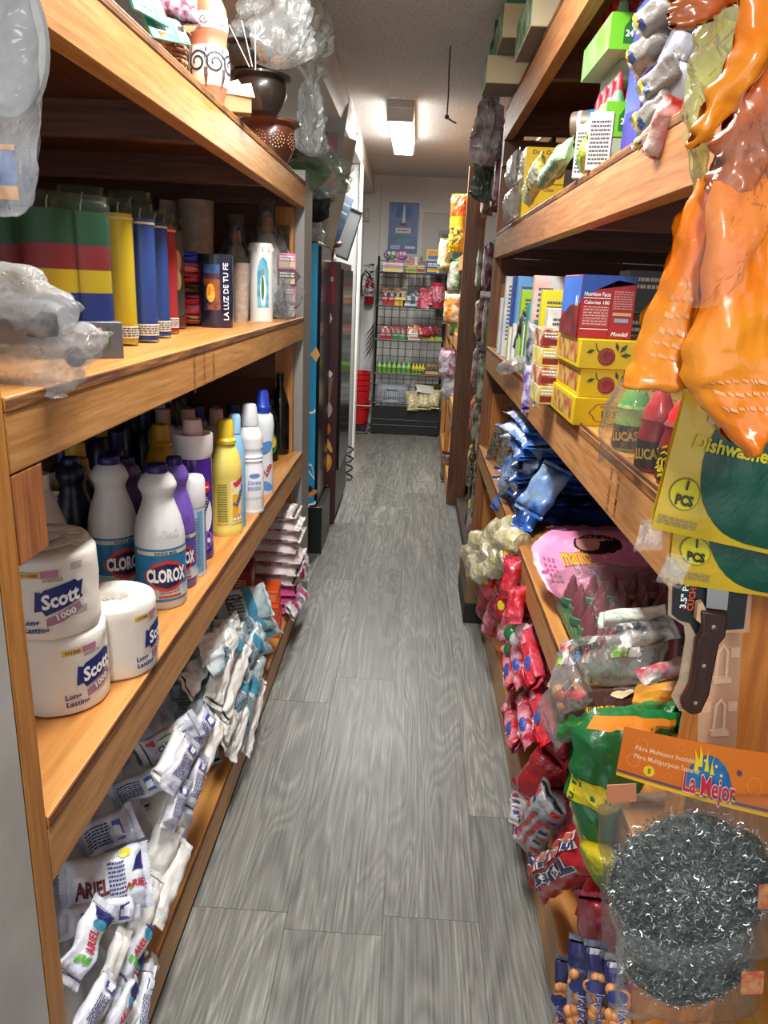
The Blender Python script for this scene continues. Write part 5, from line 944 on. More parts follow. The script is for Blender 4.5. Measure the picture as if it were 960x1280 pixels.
# -- middle level: marzipan boxes
MZ=mat('#d2b012',.35,h2='#cdaa10',ns=4); DR=mat('#7c1d28',.5); LF=mat('#1f4a2b',.5)
def mazapan(x,y,z,label,kind):
    t=thing('marzipan_box',label,'box',(x,y,z),0); w,d,h=.27,.27,.060
    MB().box(0,w,0,d,0,h).build('carton',MZ,t,bevel=.0015); mp=flat((0,0,0),(1,0,0),(0,0,1)); M=lambda q:off(mp,q*.0005)
    sd=flat((0,d/2,h/2),(0,-1,0),(0,0,1)); rgrid(t,0,0,d*.8,h*.7,mat('#b8a24a',.5,h2='#9a4436',ns=40),sd,'printed_panel')
    if kind:
        cx,cy,r=.056,.026,.0185
        shape(t,ell(cx,cy,r,r,18),DR,M(1),'rose'); 
        for k in range(5): 
            rr=r*(.85-.16*k); n=16; pts=[(cx+rr*math.cos(a*2*PI/n+k),cy+rr*math.sin(a*2*PI/n+k)) for a in range(n-4)]; vs=[];fs=[]
            for i,(px_,py_) in enumerate(pts):
                vs+=[(cx+(px_-cx)*.94,cy+(py_-cy)*.94),(px_,py_)]
                if i: fs.append((2*i-2,2*i-1,2*i+1,2*i))
            decal(t,'petal_line',vs,fs,mat('#b86a5c',.5),M(2))
        for a,b_,r_,s_ in ((.090,.044,.9,.012),(.096,.030,.1,.012),(.076,.047,1.9,.010),(.022,.036,.4,.010)): shape(t,[(a-s_*math.cos(r_),b_-s_*math.sin(r_)),(a+s_*.4*math.sin(r_),b_-s_*.4*math.cos(r_)),(a+s_*math.cos(r_),b_+s_*math.sin(r_)),(a-s_*.4*math.sin(r_),b_+s_*.4*math.cos(r_))],LF,M(1.5),'leaf')
        decal(t,'stem',[(.030,.053),(.032,.053),(.036,.040),(.046,.034),(.046,.032),(.034,.038)],[(0,1,2,5),(2,3,4,5)],LF,M(1.5))
        text(t,'MAZAPÁN',.020,mat('#8c2a20',.5),M(1),.170,.024,bold=.03,w=.105,name='brand_lettering'); rgrid(t,.165,.042,.06,.008,mat('#a8442c',.5),M(1)); text(t,'ORIGINAL',.006,W_,M(2),.165,.042,w=.05)
    else:
        text(t,'1950',.020,mat('#3e2c12',.5),M(1.5),.080,.026,bold=.01,w=.046,name='year_lettering'); text(t,'TRADICIONAL',.006,mat('#3e2c12',.5),M(1.5),.080,.041,w=.052)
        n=40; vs=[];fs=[]
        for k in range(n+1):
            a=2*PI*k/n; rr=1+.06*math.cos(8*a); vs+=[(.080+.046*rr*math.cos(a),.029+.023*rr*math.sin(a)),(.080+.043*rr*math.cos(a),.029+.0215*rr*math.sin(a))]
            if k: fs.append((2*k-2,2*k,2*k+1,2*k-1))
        decal(t,'ornate_border',vs,fs,mat('#6b5218',.5),M(1.5)); text(t,'1950',.020,mat('#3e2c12',.5),M(1.5),.19,.026,w=.046)
BX=H(708,531,YL1228)
mazapan(BX.x+.012,BX.y,YL1228,'yellow marzipan box with 1950 in an ornate frame, lowest of the three',0)
mazapan(BX.x+.020,BX.y+.01,YL1228+.0605,'yellow marzipan box with dark red rose, middle of the three',1)
mazapan(BX.x+.012,BX.y+.005,YL1228+.121,'yellow marzipan box with dark red rose, top of the three',1)
z_=YL1228+.1815
a=WY(711,342,BX.y+.04); b_=WY(773,345,BX.y+.04)
t=thing('chocolate_box','tall red and blue box with nutrition table on top of the marzipan boxes','box',(BX.x+.008,BX.y+.04,z_)); w=b_.x-a.x+.012; hh=WY(711,342,BX.y+.04).z-z_
MB().box(0,w,0,.20,0,hh).build('carton',mat('#a3161f',.35),t,bevel=.0015); mp=flat((0,0,0),(1,0,0),(0,0,1)); M=lambda q:off(mp,q*.0005)
shape(t,[(0,hh*.62),(w*.3,hh*.78),(w*.65,hh*.93),(w,hh*.88),(w,hh),(0,hh)],mat('#2a4f9c',.4,h2='#2347a0',ns=9),M(0),'blue_panel'); text(t,'Nutrition Facts',.011,W_,M(1),w*.30,hh*.70,bold=.02,w=w*.48)
rgrid(t,w*.3,hh*.64,w*.5,.0016,W_,M(1)); text(t,'Calories 180',.010,W_,M(1),w*.3,hh*.57,bold=.02,w=w*.46)
for k in range(7): fine(t,w*.3,hh*(.50-.045*k),w*.46,hh*.03,1,mat('#e8b9b4',.5),M(1),k); rgrid(t,w*.3,hh*(.475-.045*k),w*.5,.0006,mat('#d08a86',.5),M(1))
rgrid(t,w*.3,hh*.15,w*.52,.0016,W_,M(1)); fine(t,w*.78,hh*.62,w*.36,hh*.3,8,mat('#c88',.5) if 0 else mat('#c98a86',.5),M(1),9); rgrid(t,w*.78,hh*.40,w*.34,hh*.05,mat('#c9a36a',.5),M(1)); rgrid(t,w*.78,hh*.30,w*.26,hh*.06,mat('#8fa2b8',.5),M(1)); text(t,'Mondeli',.012,W_,M(1),w*.78,hh*.08,slant=.2,w=w*.3)
rgrid(t,w*.56,hh*.5,.0008,hh*.98,mat('#6b1016',.5),M(2))
sd=flat((0,.10,hh/2),(0,-1,0),(0,0,1)); rgrid(t,0,hh*.18,.198,hh*.6,mat('#2f5fb4',.4,h2='#3a6cc4',ns=6),sd,'printed_panel'); shape(t,[(-.1,-hh*.5),(.1,-hh*.5),(.1,hh*.05),(.0,-.0),(-.1,-hh*.25)],mat('#7c1a22',.4,h2='#4a1a20',ns=30),off(sd,.0006),'printed_panel'); text(t,'N',.03,W_,off(sd,.001),.07,.01)
# stack of narrow red and yellow boxes left of the marzipan boxes
for k in range(4):
    small_box('candy_carton',('lowest','second','third','topmost')[k]+' of the narrow printed boxes wedged left of the marzipan boxes','box',(BX.x+.012,BX.y+.36+.01*k,YL1228+.046*k),(.06,.14,.045),mat(('#b8a84a','#a3412f','#c9b43a','#8c2f2a')[k],.4,h2='#d8cfa8',ns=25),'PULPA',mat('#7a1f24',.4),0)
# behind in the dark
for k in range(3): small_box('dark_carton',('small dark carton behind the red and blue box, lowest','small dark carton behind the red and blue box, middle','small dark carton behind the red and blue box, topmost')[k],'box',(BX.x+.33,BX.y+.62,YL1228+.115*k),(.17,.12,.11),mat(('#3a3a34','#453f3a','#4a5250')[k],.4),'CAJA',None)
# purple, black and violet bags in front of the tea boxes
PB=[((668,512),(672,452),32,'#5c4a86','#b8b4c8','violet and grey geometric printed bag nearest the edge'),((682,505),(686,448),28,'#4b5a8a','#8d9cc4','blue grey printed bag left of the narrow boxes'),((655,440),(668,398),34,'#2e3038','#6a6e78','black printed bag behind the violet one'),((668,470),(676,405),26,'#3a3f4a','#a0a4ae','dark grey printed bag with white lines'),((690,470),(692,420),24,'#3f62a0','#8aa5cf','blue bag standing next to the red and blue box')]
for i,(a,b_,w,c1,c2,lb) in enumerate(PB): rpk(a,b_,w,.03,foil(c1,c2,ns=30),i+310,lb,(.385+.012*(i%3),.39+.012*(i%3)),(-.6,-.8,.1))
t,tp,_,_=rpk((632,468),(656,462),26,.05,film('#f2f2f4',.35,'sweets',.35,40,1.0),320,'clear bag of small sweets lying on the shelf edge before the tea boxes',(.372,.372),(-.3,-.3,1)); b=MB()
for k in range(12): b.ball((rnd.uniform(-.02,.02),rnd.uniform(-.03,.03),.02+rnd.uniform(-.01,.015)),.008,6)
b.build('sweets',mat('#b04a5c',.4,h2='#d8c8c0',ns=60),t)
# tea boxes standing upright
TB=[(624,372,'#c9ccc8'),(631,345,'#c9cfd4'),(640,345,'#274a9c'),(646,345,'#6a9bd0'),(650,362,'#9cc236'),(658,378,'#2f8f86'),(666,344,'#c2c8c8'),(676,362,'#d8c92c'),(682,385,'#b3b8b8')]
for i,(px,top,c) in enumerate(TB):
    y=3.45-.17*i; P=WY(px,top,y); zt=max(YL1228+.12,P.z); t=thing('tea_box',('pale','silver','dark blue','sky blue','lime green','teal','white and pink','yellow','grey')[i]+' upright box in the back row of the tea boxes','box',(P.x+.01,y,YL1228),.0)
    MB().box(0,.14,0,.05,0,zt-YL1228).build('carton',mat(c,.35,h2=('#e6e6e0' if i!=6 else '#d6a89a'),ns=12) if i in(0,1,6,8) else mat(c,.35),t,bevel=.001); fine(t,.035,(zt-YL1228)*.55,.045,(zt-YL1228)*.7,14,mat('#3d4a55',.5) if i not in(2,) else W_,flat((0,0,0),(1,0,0),(0,0,1)),i)
TB2=[(622,408,'#d8cd72'),(629,404,'#c9d2d6'),(636,402,'#a7b4b8'),(645,402,'#8a9a4a'),(652,400,'#d6cf6a'),(661,412,'#b9c4c0'),(668,415,'#b02a8c')]
for i,(px,top,c) in enumerate(TB2):
    y=3.05-.13*i; P=WY(px,top,y); t=thing('tea_box',('cream yellow','pale silver','grey white','olive green','lemon yellow','pale grey green','magenta')[i]+' smaller upright box in the front row of the tea boxes','box',(max(P.x,.372),y,YL1228),0); h_=max(.08,P.z-YL1228)
    MB().box(0,.10,0,.035,0,h_).build('carton',mat(c,.35),t,bevel=.001); fine(t,.03,h_*.5,.04,h_*.8,8,mat('#4a5a5a',.5),flat((0,0,0),(1,0,0),(0,0,1)),i+20); rgrid(t,.012,h_*.5,.018,h_*.9,mat('#e4e4da',.4),flat((0,-.0004,0),(1,0,0),(0,0,1)))
# squeeze bottles of chilli candy
def chili(cx,base,w,top,label,body,cap,lab,txt,seed,facing=-20,drip=False):
    C,r,h=fit(cx,base,w,top,YL1228); t=thing('chilli_bottle',label,'bottle',C,aim(C,facing))
    MB().lathe([(0,0),(r*.9,0),(r,.01),(r,h*.42),(r*.86,h*.55),(r*.95,h*.62),(r*.80,h*.68)],26).build('body',mat(body,.3,bump=.3,bs=30),t); MB().lathe([(r*.84,h*.66),(r*.80,h*.74),(r*.42,h*.92),(r*.30,h*.97),(0,h)],24).build('cap',mat(cap,.3,coat=.5),t)
    MB().lathe([(r*1.01,h*.05),(r*1.015,h*.38)],26).build('label_band',mat(lab,.4),t); mp=cyl(r*1.016,h*.22)
    if drip:
        q=random.Random(seed)
        for k in range(60): a=q.uniform(-1.3,1.3)*r; z=q.uniform(-.13,.20)*h; s=r*.16; sg=[(a-s,z-s*.6),(a+s,z+s*.3),(a+s*.8,z+s*.7),(a-s*.6,z)]; shape(t,sg,mat('#d9c512',.4),off(mp,.0005),'yellow_shred')
    text(t,txt,h*.17,mat('#c9a441',.5) if not drip else mat('#c8c23a',.5),off(mp,.001),0,0,bold=.04,w=r*1.5,rot=8)
    return t
G1=mat
chili(785,566,44,478,'green chilli candy bottle with black label in the front row','#7cae52','#38b54a','#1c1d1b','LUCAS',1)
chili(813,592,44,486,'dark red chilli candy bottle with black label, left of the yellow shredded one','#8e2530','#c22c3c','#22191b','LUCAS',2)
chili(848,612,62,490,'red chilli candy bottle covered with yellow shreds','#7b2a33','#cf2a35','#3b2a26','LUCAS',3,drip=True)
chili(818,520,32,474,'green capped chilli bottle behind the dark red one','#8fae5a','#35b048','#2a2b28','LUCAS',4); chili(845,515,34,470,'green capped chilli bottle behind the red ones, near the orange bags','#8fae5a','#35b048','#2a2b28','LUCAS',5)
C=H(812,590,YL1228); t=thing('plastic_wrap','clear shrink wrap pulled over the red chilli bottles','plastic wrap',C+Vector((.03,.05,0)),.3); b=MB(); b.lathe([(.092,.0),(.098,.05),(.09,.10),(.055,.17),(.01,.19)],30,sx=1.15,sy=.8,wob=.02); b.build('wrap_film',film('#f4f4f4',.06,'shrink',.25,30,.9),t,ang=70)
# -- level with the big candy bags
ZR1=.7272
for i,(a,b_,w,c1,c2,lb) in enumerate((((612,586),(628,536),16,'#8d8a80','#4a453e','grey seed bag leaning at the far end of the candy shelf'),((624,594),(642,534),16,'#9aa29a','#5a5f58','grey green seed bag leaning next to the first one'),((640,560),(655,512),18,'#6a6560','#3a3532','dark seed bag behind the other two'))):
    rpk(a,b_,w,.03,foil(c1,c2,ns=70),i+330,lb,(.40+.03*i,.42+.03*i),(-.5,-.8,.2),name='seed_bag',cat='seed bag')
for i in range(8):
    y=2.62+.02*math.sin(i*2); z=ZR1+.005+.042*i; o=thing('snack_bag','shiny navy and blue snack bag, '+ORD[i]+' from the bottom of the blue pile','snack bag',(.60+.012*math.cos(i*1.7),y,z),.12*math.sin(i*1.3)); b,top=pillow_mb(.50,.40,.07,i+340,.014,nu=24,nv=20); M=Matrix.Rotation(0,4,'Z'); b.build('pouch',foil(('#10193f','#1d4fa3')[i%2] if i<6 else '#2c6cc4',('#24489a','#12204f')[i%2] if i<6 else '#9db4cf',ns=7,bs=14),o,ang=70)
    shape(o,ell(-.15,-.1,.05,.03),mat('#b5622f',.4,h2='#d8a24a',ns=50),off(top,.006),cuts=2); fine(o,-.15,-.1,.07,.02,1,mat('#e5c9a2',.4),off(top,.008),i)
for i,(a,b_,w,c1,c2,lb) in enumerate((((640,600),(690,560),60,'#2c68c0','#9fb6cc','bright blue and grey snack bag crumpled on top of the blue pile'),((632,640),(660,585),34,'#2a62bd','#7d9cc8','blue bag corner spilling toward the aisle'),((668,642),(700,590),44,'#8fa7b8','#2d66b8','silver blue bag in the middle of the blue pile'),((655,665),(680,625),30,'#12224f','#2f63b8','navy bag hanging over the shelf edge low in the blue pile'))):
    o,tp,ww,l=rpk(a,b_,w,.06,foil(c1,c2,ns=8,bs=14),i+350,lb,(.40,.47),(-.5,-.7,.6),wr=.016)
    if i==0: shape(o,ell(.02,.0,.03,.012,16,.5),mat('#1f8a4a',.4),off(tp,.001),cuts=1); fine(o,-.03,-.01,.03,.06,4,NAVY,off(tp,.001),2)
for i in range(2):
    o=thing('candy_bag',('lower','upper')[i]+' pink candy bag lying flat under the open pink one','candy bag',(.70,2.10+.02*i,ZR1+.004+.03*i),-.04+.05*i); b,top=pillow_mb(.50,.34,.05,i+360,.008,nu=24,nv=20); b.build('pouch',foil('#e07aaa','#e596bb',ns=9,bs=12),o,ang=70)
o,tp=drape('candy_bag','bright pink candy bag with brand name in gold letters, lying open on the pink pile','candy bag',[(664,690,800),(672,672,815),(686,664,830),(704,668,850),(722,676,862),(738,686,868),(748,700,860)],(1.97,1.70),.022,foil('#e87fb0','#ec9cc2',ns=9,bs=12),377,.009,nu=30,nv=26)
T=lambda d:(lambda x,y:tp(x,y,d)); O=lambda x,y:(x,1-y)
def dt(s_,hg,m,x,y,w,d,rot=0,bold=.03):
    vs,fs=tmesh(s_,bold); ww=max(v.x for v in vs)-min(v.x for v in vs); decal(o,'lettering',[(x+v.x*w/ww,y-v.y*hg) for v in vs],fs,m,T(d))
dt('manita',.30,mat('#7a2440',.4),.31,.40,.22,.004,bold=.05); dt('manita',.29,mat('#e0a52a',.4),.307,.395,.22,.0055); dt('DE PALETA',.10,mat('#5b2136',.4),.33,.56,.15,.004)
shape(o,ell(.50,.20,.20,.17),mat('#2a1a1c',.4),T(.004),cuts=2); shape(o,ell(.42,.19,.10,.12),mat('#c98a86',.4),T(.0055),cuts=2)
for k in range(3): fine(o,.075+.03*k,.55,.02,.30,5,mat('#8a3a62',.4),T(.004),k)
shape(o,ell(.14,.86,.05,.05),mat('#d9a32c',.4),T(.004),cuts=1); decal(o,'edge_strip',[(.01,.05),(.05,.05),(.06,.6),(.015,.6)],[(0,1,2,3)],mat('#c2306c',.4),T(.004))
for k in range(22): shape(o,ell(rnd.uniform(.1,.9),rnd.uniform(.1,.9),.014,.03,8),mat('#f0a8c8',.4),T(.0035),'printed_heart')
# red and green cone sweets in a clear bag
CR=mat('#93203a',.3,coat=.3); CG=mat('#1f8a5a',.35)
ri=0
for r_ in range(7):
    for c_ in range(6):
        x=.415+.052*c_+.008*(r_%2); y=1.70-.052*r_+.012*c_; z=ZR1+.045-.002*r_
        t=thing('cone_sweet','ribbed red cone sweet on a green ring inside the clear bag','sweet',(x,y,z),group='red and green cone sweets in the clear bag'); MB().lathe([(0,0),(.016,0),(.024,.010),(.023,.022),(.016,.026)],14).build('green_ring',CG,t); MB().lathe([(.020,.022)]+[(.019*(1-.135*k)+(.0018 if k%2 else 0),.026+.0085*k) for k in range(7)]+[(0,.082)],14).build('red_cone',CR,t)
P=VX(712,835,.385); t=thing('plastic_bag','clear plastic bag holding the red and green cone sweets','plastic bag',(.545,1.55,ZR1+.002),0); b,_=pillow_mb(.36,.44,.16,371,.012,nu=26,nv=26,px=6,fin=.02); b.build('bag_film',film('#eef4ee',.07,'tray_bag',.25,24,.9),t,ang=70)
MB().box(-.155,.165,-.19,.19,.020,.040).build('green_tray',mat('#2f7a5a',.4,h2='#6a8f4a',ns=20),t,bevel=.004)
# lollipop / mixed candy bag in front of it
o,tp,ww,l=rpk((712,840),(842,832),72,.07,film('#f6f6f6',.45,'white_pack',.3,26,.9),380,'white and clear mixed candy bag with red band below the cone sweets',(.385,.52),(-.35,-.55,.75),wr=.012,name='candy_bag',cat='candy bag')
for (x,y,w_,h_,c,n_) in ((-.6,.72,.5,.16,'#c4232f',0),(-.15,.6,.9,.10,'#a04a2a',0),(.35,.4,.5,.2,'#2f7ab8',0),(.3,.75,.3,.2,'#9ac22c',0),(-.2,.1,1.2,.12,'#cf2a3c',0),(.1,-.6,.5,.28,'#7fb52c',0),(-.1,-.85,.8,.15,'#2e4a22',0)): rgrid(o,x*ww*.4,-y*l*.45,w_*ww*.5,h_*l*.5,mat(c,.4,h2='#e8e0dc',ns=40),tp,nu=5,nv=5)
for k in range(3): text(o,'GEL',ww*.20,mat('#202024',.4),off(turned(tp,-75),.001),l*(.05+.09*k)-.02,-ww*(.12),bold=.02)
o,tp,ww,l=rpk((700,905),(742,838),64,.05,film('#f6f6f6',.16,'lolly_bag',.35,26,1.0),381,'clear bag of pale lollipops hanging over the candy shelf edge',(.365,.38),(-.7,-.6,.5),wr=.014,name='candy_bag',cat='candy bag')
for k in range(5): b=MB().ball((0,0,0),.016,8); q=b.build('lollipop',mat(('#d8b070','#c9604a')[k%2],.35),o); q.location=(-.03+.016*k,-.02+.012*(k%2),.02); MB().tube([(0,0,0),(.005,.06,0)],.0016,5).build('stick',W_,q)
for k,(a,b_,c,lb) in enumerate((((690,868),(722,862),'#d4b834','yellow bag corner under the clear lollipop bag'),((800,852),(850,838),'#c03446','small red and white wrapped sweets beside the white candy bag'),((780,800),(835,790),'#3a3f46','shaded printed bag behind the white candy bag'),((760,778),(830,770),'#c8d4c4','pale printed bag between cone sweets and white candy bag'))): rpk(a,b_,(20,22,34,22)[k],.03,foil(c,'#d8d4d0',ns=20),382+k,lb,(.40,.48),(-.4,-.6,.7),name='candy_bag',cat='candy bag')
# chocolate and wafer bags, then the long green one drooping down
o,tp,ww,l=rpk((716,893),(872,884),48,.05,foil('#3a1a14','#4a2418',ns=6),390,'brown chocolate snack bag with orange end and white spoon picture',(.372,.50),(-.35,-.6,.7),wr=.01)
tr=turned(tp,-90); rgrid(o,-l*.36,0,l*.26,ww*.95,mat('#d9821c',.4,h2='#e8a23a',ns=14),tr,nu=6,nv=6); shape(o,ell(-l*.13,-ww*.12,l*.10,ww*.12),mat('#d8c39a',.4),off(tr,.001),cuts=2); text(o,'CHOCOLATE',ww*.22,mat('#dfc229',.4),off(tr,.001),l*.02,ww*.28,bold=.04,w=l*.26); shape(o,ell(l*.30,-ww*.25,l*.1,ww*.18),mat('#c2242c',.4),off(tr,.001),cuts=2)
o,tp,ww,l=rpk((716,915),(868,905),42,.05,foil('#1f6a35','#2c7a3a',ns=6),391,'green and orange snack bag under the brown chocolate bag',(.370,.48),(-.35,-.6,.7),wr=.01)
tr=turned(tp,-90); rgrid(o,-l*.15,ww*.15,l*.4,ww*.25,mat('#e0921e',.4),tr,nu=8,nv=3); text(o,'CHOCOLATE',ww*.2,mat('#dfc229',.4),off(tr,.001),l*.1,ww*.1,bold=.04,w=l*.22)
o,tp=drape('snack_bag','long green and yellow bag drooping down from the candy shelf edge','snack bag',[(888,742,850),(905,722,845),(930,712,835),(960,710,815),(990,708,795),(1012,716,774),(1040,726,770),(1075,738,768),(1108,752,766)],(1.06,1.02),.03,foil('#14602f','#1a7038',ns=5,bs=12),392,.012)
for (y,h_,x0,x1) in ((.44,.13,.02,.98),(.80,.16,.05,.6)): decal(o,'yellow_band',[(x0+(x1-x0)*k/12,y-h_/2+h_*q/6+.08*(k/12)) for q in range(7) for k in range(13)],[(q*13+k,q*13+k+1,(q+1)*13+k+1,(q+1)*13+k) for q in range(6) for k in range(12)],mat('#d4c016',.35,h2='#dccc2a',ns=10),lambda x,y:tp(x,min(y,1)))
decal(o,'orange_band',[(.05+.9*k/12,.03+.04*q) for q in range(3) for k in range(13)],[(q*13+k,q*13+k+1,(q+1)*13+k+1,(q+1)*13+k) for q in range(2) for k in range(12)],mat('#d8801c',.4),tp)
rpk((778,1100),(742,990),34,.05,foil('#1a6a34','#c9b81c',ns=9),393,'second green and yellow bag behind the drooping one',(.36,.372),(-.75,-.6,.1),wr=.012)
# -- bottom level
ZR0=.1502
CRM=foil('#b9ae80','#d6cfb4',ns=26,bs=40)
cr=[(588,690),(602,676),(618,668),(632,664),(596,706),(612,694),(628,684),(640,676),(606,714),(622,704),(583,716),(636,698)]
for i,(px,py) in enumerate(cr):
    P=VX(px,py,.315+.012*(i%4)); o=thing('biscuit_roll','cream wrapped biscuit roll heaped at the far end of the bottom right shelf','biscuit roll',P,.4+.3*math.sin(i),'cream biscuit rolls at the far end'); MB().lathe([(0,.0),(.024,.004),(.040,.012),(.042,.03),(.041,.06),(.042,.09),(.038,.104),(.02,.110),(0,.104)],18,M=Matrix.Rotation(1.0+.5*math.sin(i*2),4,'X')@Matrix.Translation((0,0,-.055)),wob=.010,seed=i).build('wrapped_roll',CRM,o)
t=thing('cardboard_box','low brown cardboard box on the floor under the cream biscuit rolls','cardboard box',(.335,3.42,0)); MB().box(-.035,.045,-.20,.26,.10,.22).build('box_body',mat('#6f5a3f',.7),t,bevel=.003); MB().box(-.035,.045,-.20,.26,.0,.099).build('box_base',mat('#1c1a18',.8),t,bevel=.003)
RF=[foil('#b8101f','#cf4a5c',ns=9,bs=40),foil('#d98a9c','#b81c30',ns=16,bs=40),foil('#b51426','#7a0d18',ns=9,bs=40),foil('#d9a0b0','#b01c30',ns=20,bs=40)]
heap=[(612,742,622,700),(628,720,640,678),(606,770,618,724),(622,752,634,706),(640,745,646,700),(614,790,628,748),(632,776,640,732),(622,700,636,672),(646,778,650,740),(640,702,646,672),(606,745,616,715),(636,800,644,762)]
for i,(ax,ay,bx,by) in enumerate(heap):
    o,tp,ww,l=rpk((ax,ay),(bx,by),24,.04,RF[i%4],i+400,'red and pink wrapped candy packet in the heap under the candy shelf, '+ORD[i]+' counted from the far end','x' and (.345+.012*(i%4),.355+.012*(i%4)),(-.7,-.7,.3),wr=.012,name='candy_packet',cat='candy packet')
    if i%3==0: shape(o,ell(0,0,ww*.25,ww*.25),mat('#e0c22c',.4),tp,cuts=1)
    o['label']='wrapped candy packet, '+('topmost by the cream rolls','beside the highest red one','lowest at the far end','pink striped, second row','half under the shelf board','hanging out above the floor','pink, middle of the near end','small red bow shaped one on top','dark red, near end under the board','pink one touching the cream rolls','leftmost, sticking out to the aisle','nearest one, by the green wrapped sweets')[i]+', in the red heap'
for i,(px,py) in enumerate(((640,792),(648,800),(640,812),(655,790))): 
    P=VX(px,py,.37); o=thing('wrapped_sweet',('green','white and silver','dark green','clear and pink')[i]+' twisted sweet between the red heap and the pink bags','sweet',P); MB().ball((0,0,0),.028,8).build('wrapper',foil(('#1d7a3a','#cfd0cc','#1a6a34','#d8b3bb')[i],bs=20),o); MB().lathe([(0,-.0),(.02,.03),(.022,.032)],10,M=Matrix.Rotation(1.2,4,'Y')).build('twisted_end',foil('#c8ccc8'),o)
def row(lst,pre): 
    for i,(a,b_,w,lb) in enumerate(lst):
        o,tp,ww,l=rpk(a,b_,w,.05,RF[(1,3,0)[i%3]] if pre else RF[0],i+430+20*pre,lb,(.378,.40),(-.65,-.7,.35),wr=.012,name='candy_bag',cat='candy bag')
        rgrid(o,-ww*.38,0,ww*.2,l*.96,mat('#c4182c',.4),tp,'red_edge',3,8); shape(o,ell(ww*.1,-l*.25,ww*.24,l*.11),mat('#2f4fa0',.4),tp,cuts=2); text(o,'ANDY',l*.10,W_,off(turned(tp,70),.0012),-l*.25+.0,-ww*.08,bold=.03,w=l*.16); shape(o,ell(ww*.1,l*.22,ww*.22,l*.09),mat('#d98a98',.4),tp,cuts=2)
row([((650,864),(643,808),20,'pink and red candy bag, left one of the upper row on the bottom shelf'),((662,860),(654,800),22,'pink and red candy bag, middle one of the upper row on the bottom shelf'),((680,862),(668,796),24,'pink and red candy bag, right one of the upper row on the bottom shelf')],1)
row([((656,938),(646,880),24,'pink and red candy bag with blue badge, left one of the lower row'),((672,936),(664,872),24,'pink and red candy bag with blue badge, middle one of the lower row'),((696,930),(682,868),28,'pink and red candy bag with blue badge, right one of the lower row')],1)
rpk((668,988),(700,940),46,.06,foil('#8e0f1a','#a81c28',ns=9,bs=40),460,'dark red candy bag with yellow mark below the pink bags',(.378,.42),(-.6,-.7,.4),wr=.012,name='candy_bag',cat='candy bag')
for i in range(24):
    y=1.12+.085*i; z=ZR0+.075+.07*(i%3)
    if y<1.3: z=ZR0+.05
    o=thing('candy_bag','dark red candy bag pressed in behind the front row on the bottom right shelf','candy bag',(.475+.03*(i%2),y,z),0,'red candy bags at the back of the bottom shelf',rot=(1.2,.3*math.sin(i*2),-.6+.5*math.sin(i*1.3))); b,tp_=pillow_mb(.11,.15,.05,i+900,.012,nu=12,nv=14); b.build('pouch',RF[(0,2,1,2)[i%4]],o,ang=70)
# striped bag and the red one with large blue letters
NV=mat('#22305f',.4); 
for k,(a,b_,w,lb) in enumerate((((668,1052),(704,990),48,'clear and silver candy bag with navy and red stripes above the red lettered bag'),((664,1040),(660,1000),18,'striped bag corner sticking out over the aisle'))):
    o,tp,ww,l=rpk(a,b_,w,.06,foil('#c3c5c8','#8d9096',ns=12),462+k,lb,(.380,.41),(-.65,-.65,.5),wr=.016,name='candy_bag',cat='candy bag')
    for q in range(9): 
        for s_ in (-1,1): rgrid(o,s_*ww*.38,(-.44+.11*q)*l,ww*.18,l*.045,NV if q%2 else mat('#b3242f',.4),tp,'stripe',3,1)
    if k==0: fine(o,0,0,l*.6,l*.2,2,mat('#c23a44',.4),off(turned(tp,80),.001),3)
o,tp,ww,l=rpk((690,1098),(760,1058),52,.07,foil('#960f1a','#a81c28',ns=9),465,'red candy bag with large blue and white letters on the bottom shelf',(.385,.42),(-.6,-.65,.55),wr=.014,name='candy_bag',cat='candy bag')
tr=turned(tp,-90); text(o,'Tutsi',ww*.42,W_,off(tr,.001),-l*.05,ww*.14,bold=.07,w=l*.72,name='brand_lettering'); text(o,'Tutsi',ww*.42,NV,off(tr,.002),-l*.05,ww*.14,bold=.025,w=l*.70,name='brand_lettering')
for q in range(6):
    for r_ in range(2): rgrid(o,(-.38+.15*q)*l,(-.20-.19*r_)*ww,l*.11,ww*.13,(NV,mat('#b8604a',.4),mat('#8f2a2c',.4))[(q+r_)%3],off(tr,.0016),'stripe'); rgrid(o,(-.38+.15*q)*l,(-.20-.19*r_)*ww,l*.14,ww*.17,mat('#d8cfcc',.4),off(tr,.0008),'stripe')
# peanut packs
def peanuts(a,b_,w,label,X,seed,txt):
    A=VX(a[0],a[1],X); B=VX(b_[0],b_[1],X); M=orient(A,B,(-.35,-.85,.3)); l=(B-A).length; ww=w*pix((A+B)/2)[2]/F
    o=thing('peanut_pack',label,'peanut pack',(0,0,0),0); o.matrix_world=M; b,top=pillow_mb(ww,l,.03,seed,.004,nu=16,nv=24,fin=.012); b.build('pouch',foil('#8d8c98','#3a3c6a',ns=10),o,ang=70); tp=off(top,.0009); q=random.Random(seed)
    rgrid(o,0,l*.40,ww*.96,l*.18,mat('#1c2050',.35),tp,'navy_band',8,4); shape(o,ell(0,l*.20,ww*.30,l*.06),mat('#232a66',.4),off(tp,.012),cuts=1)
    text(o,txt,ww*.30,mat('#d9dae6',.4),off(turned(tp,-90),.012),l*.12,ww*.12,bold=.05,w=l*.55,name='brand_lettering'); text(o,txt,ww*.30,mat('#2a2f78',.4),off(turned(tp,-90),.0135),l*.12,ww*.12,bold=.015,w=l*.54,name='brand_lettering')
    b=MB()
    for k in range(26): x=q.uniform(-.38,.38)*ww; y=q.uniform(-.48,.30)*l; p=top(x,y); b.ball((p.x,p.y,p.z),.0095,6)
    b.build('peanuts',mat('#c48a55',.5,h2='#b3743f',ns=60),o)
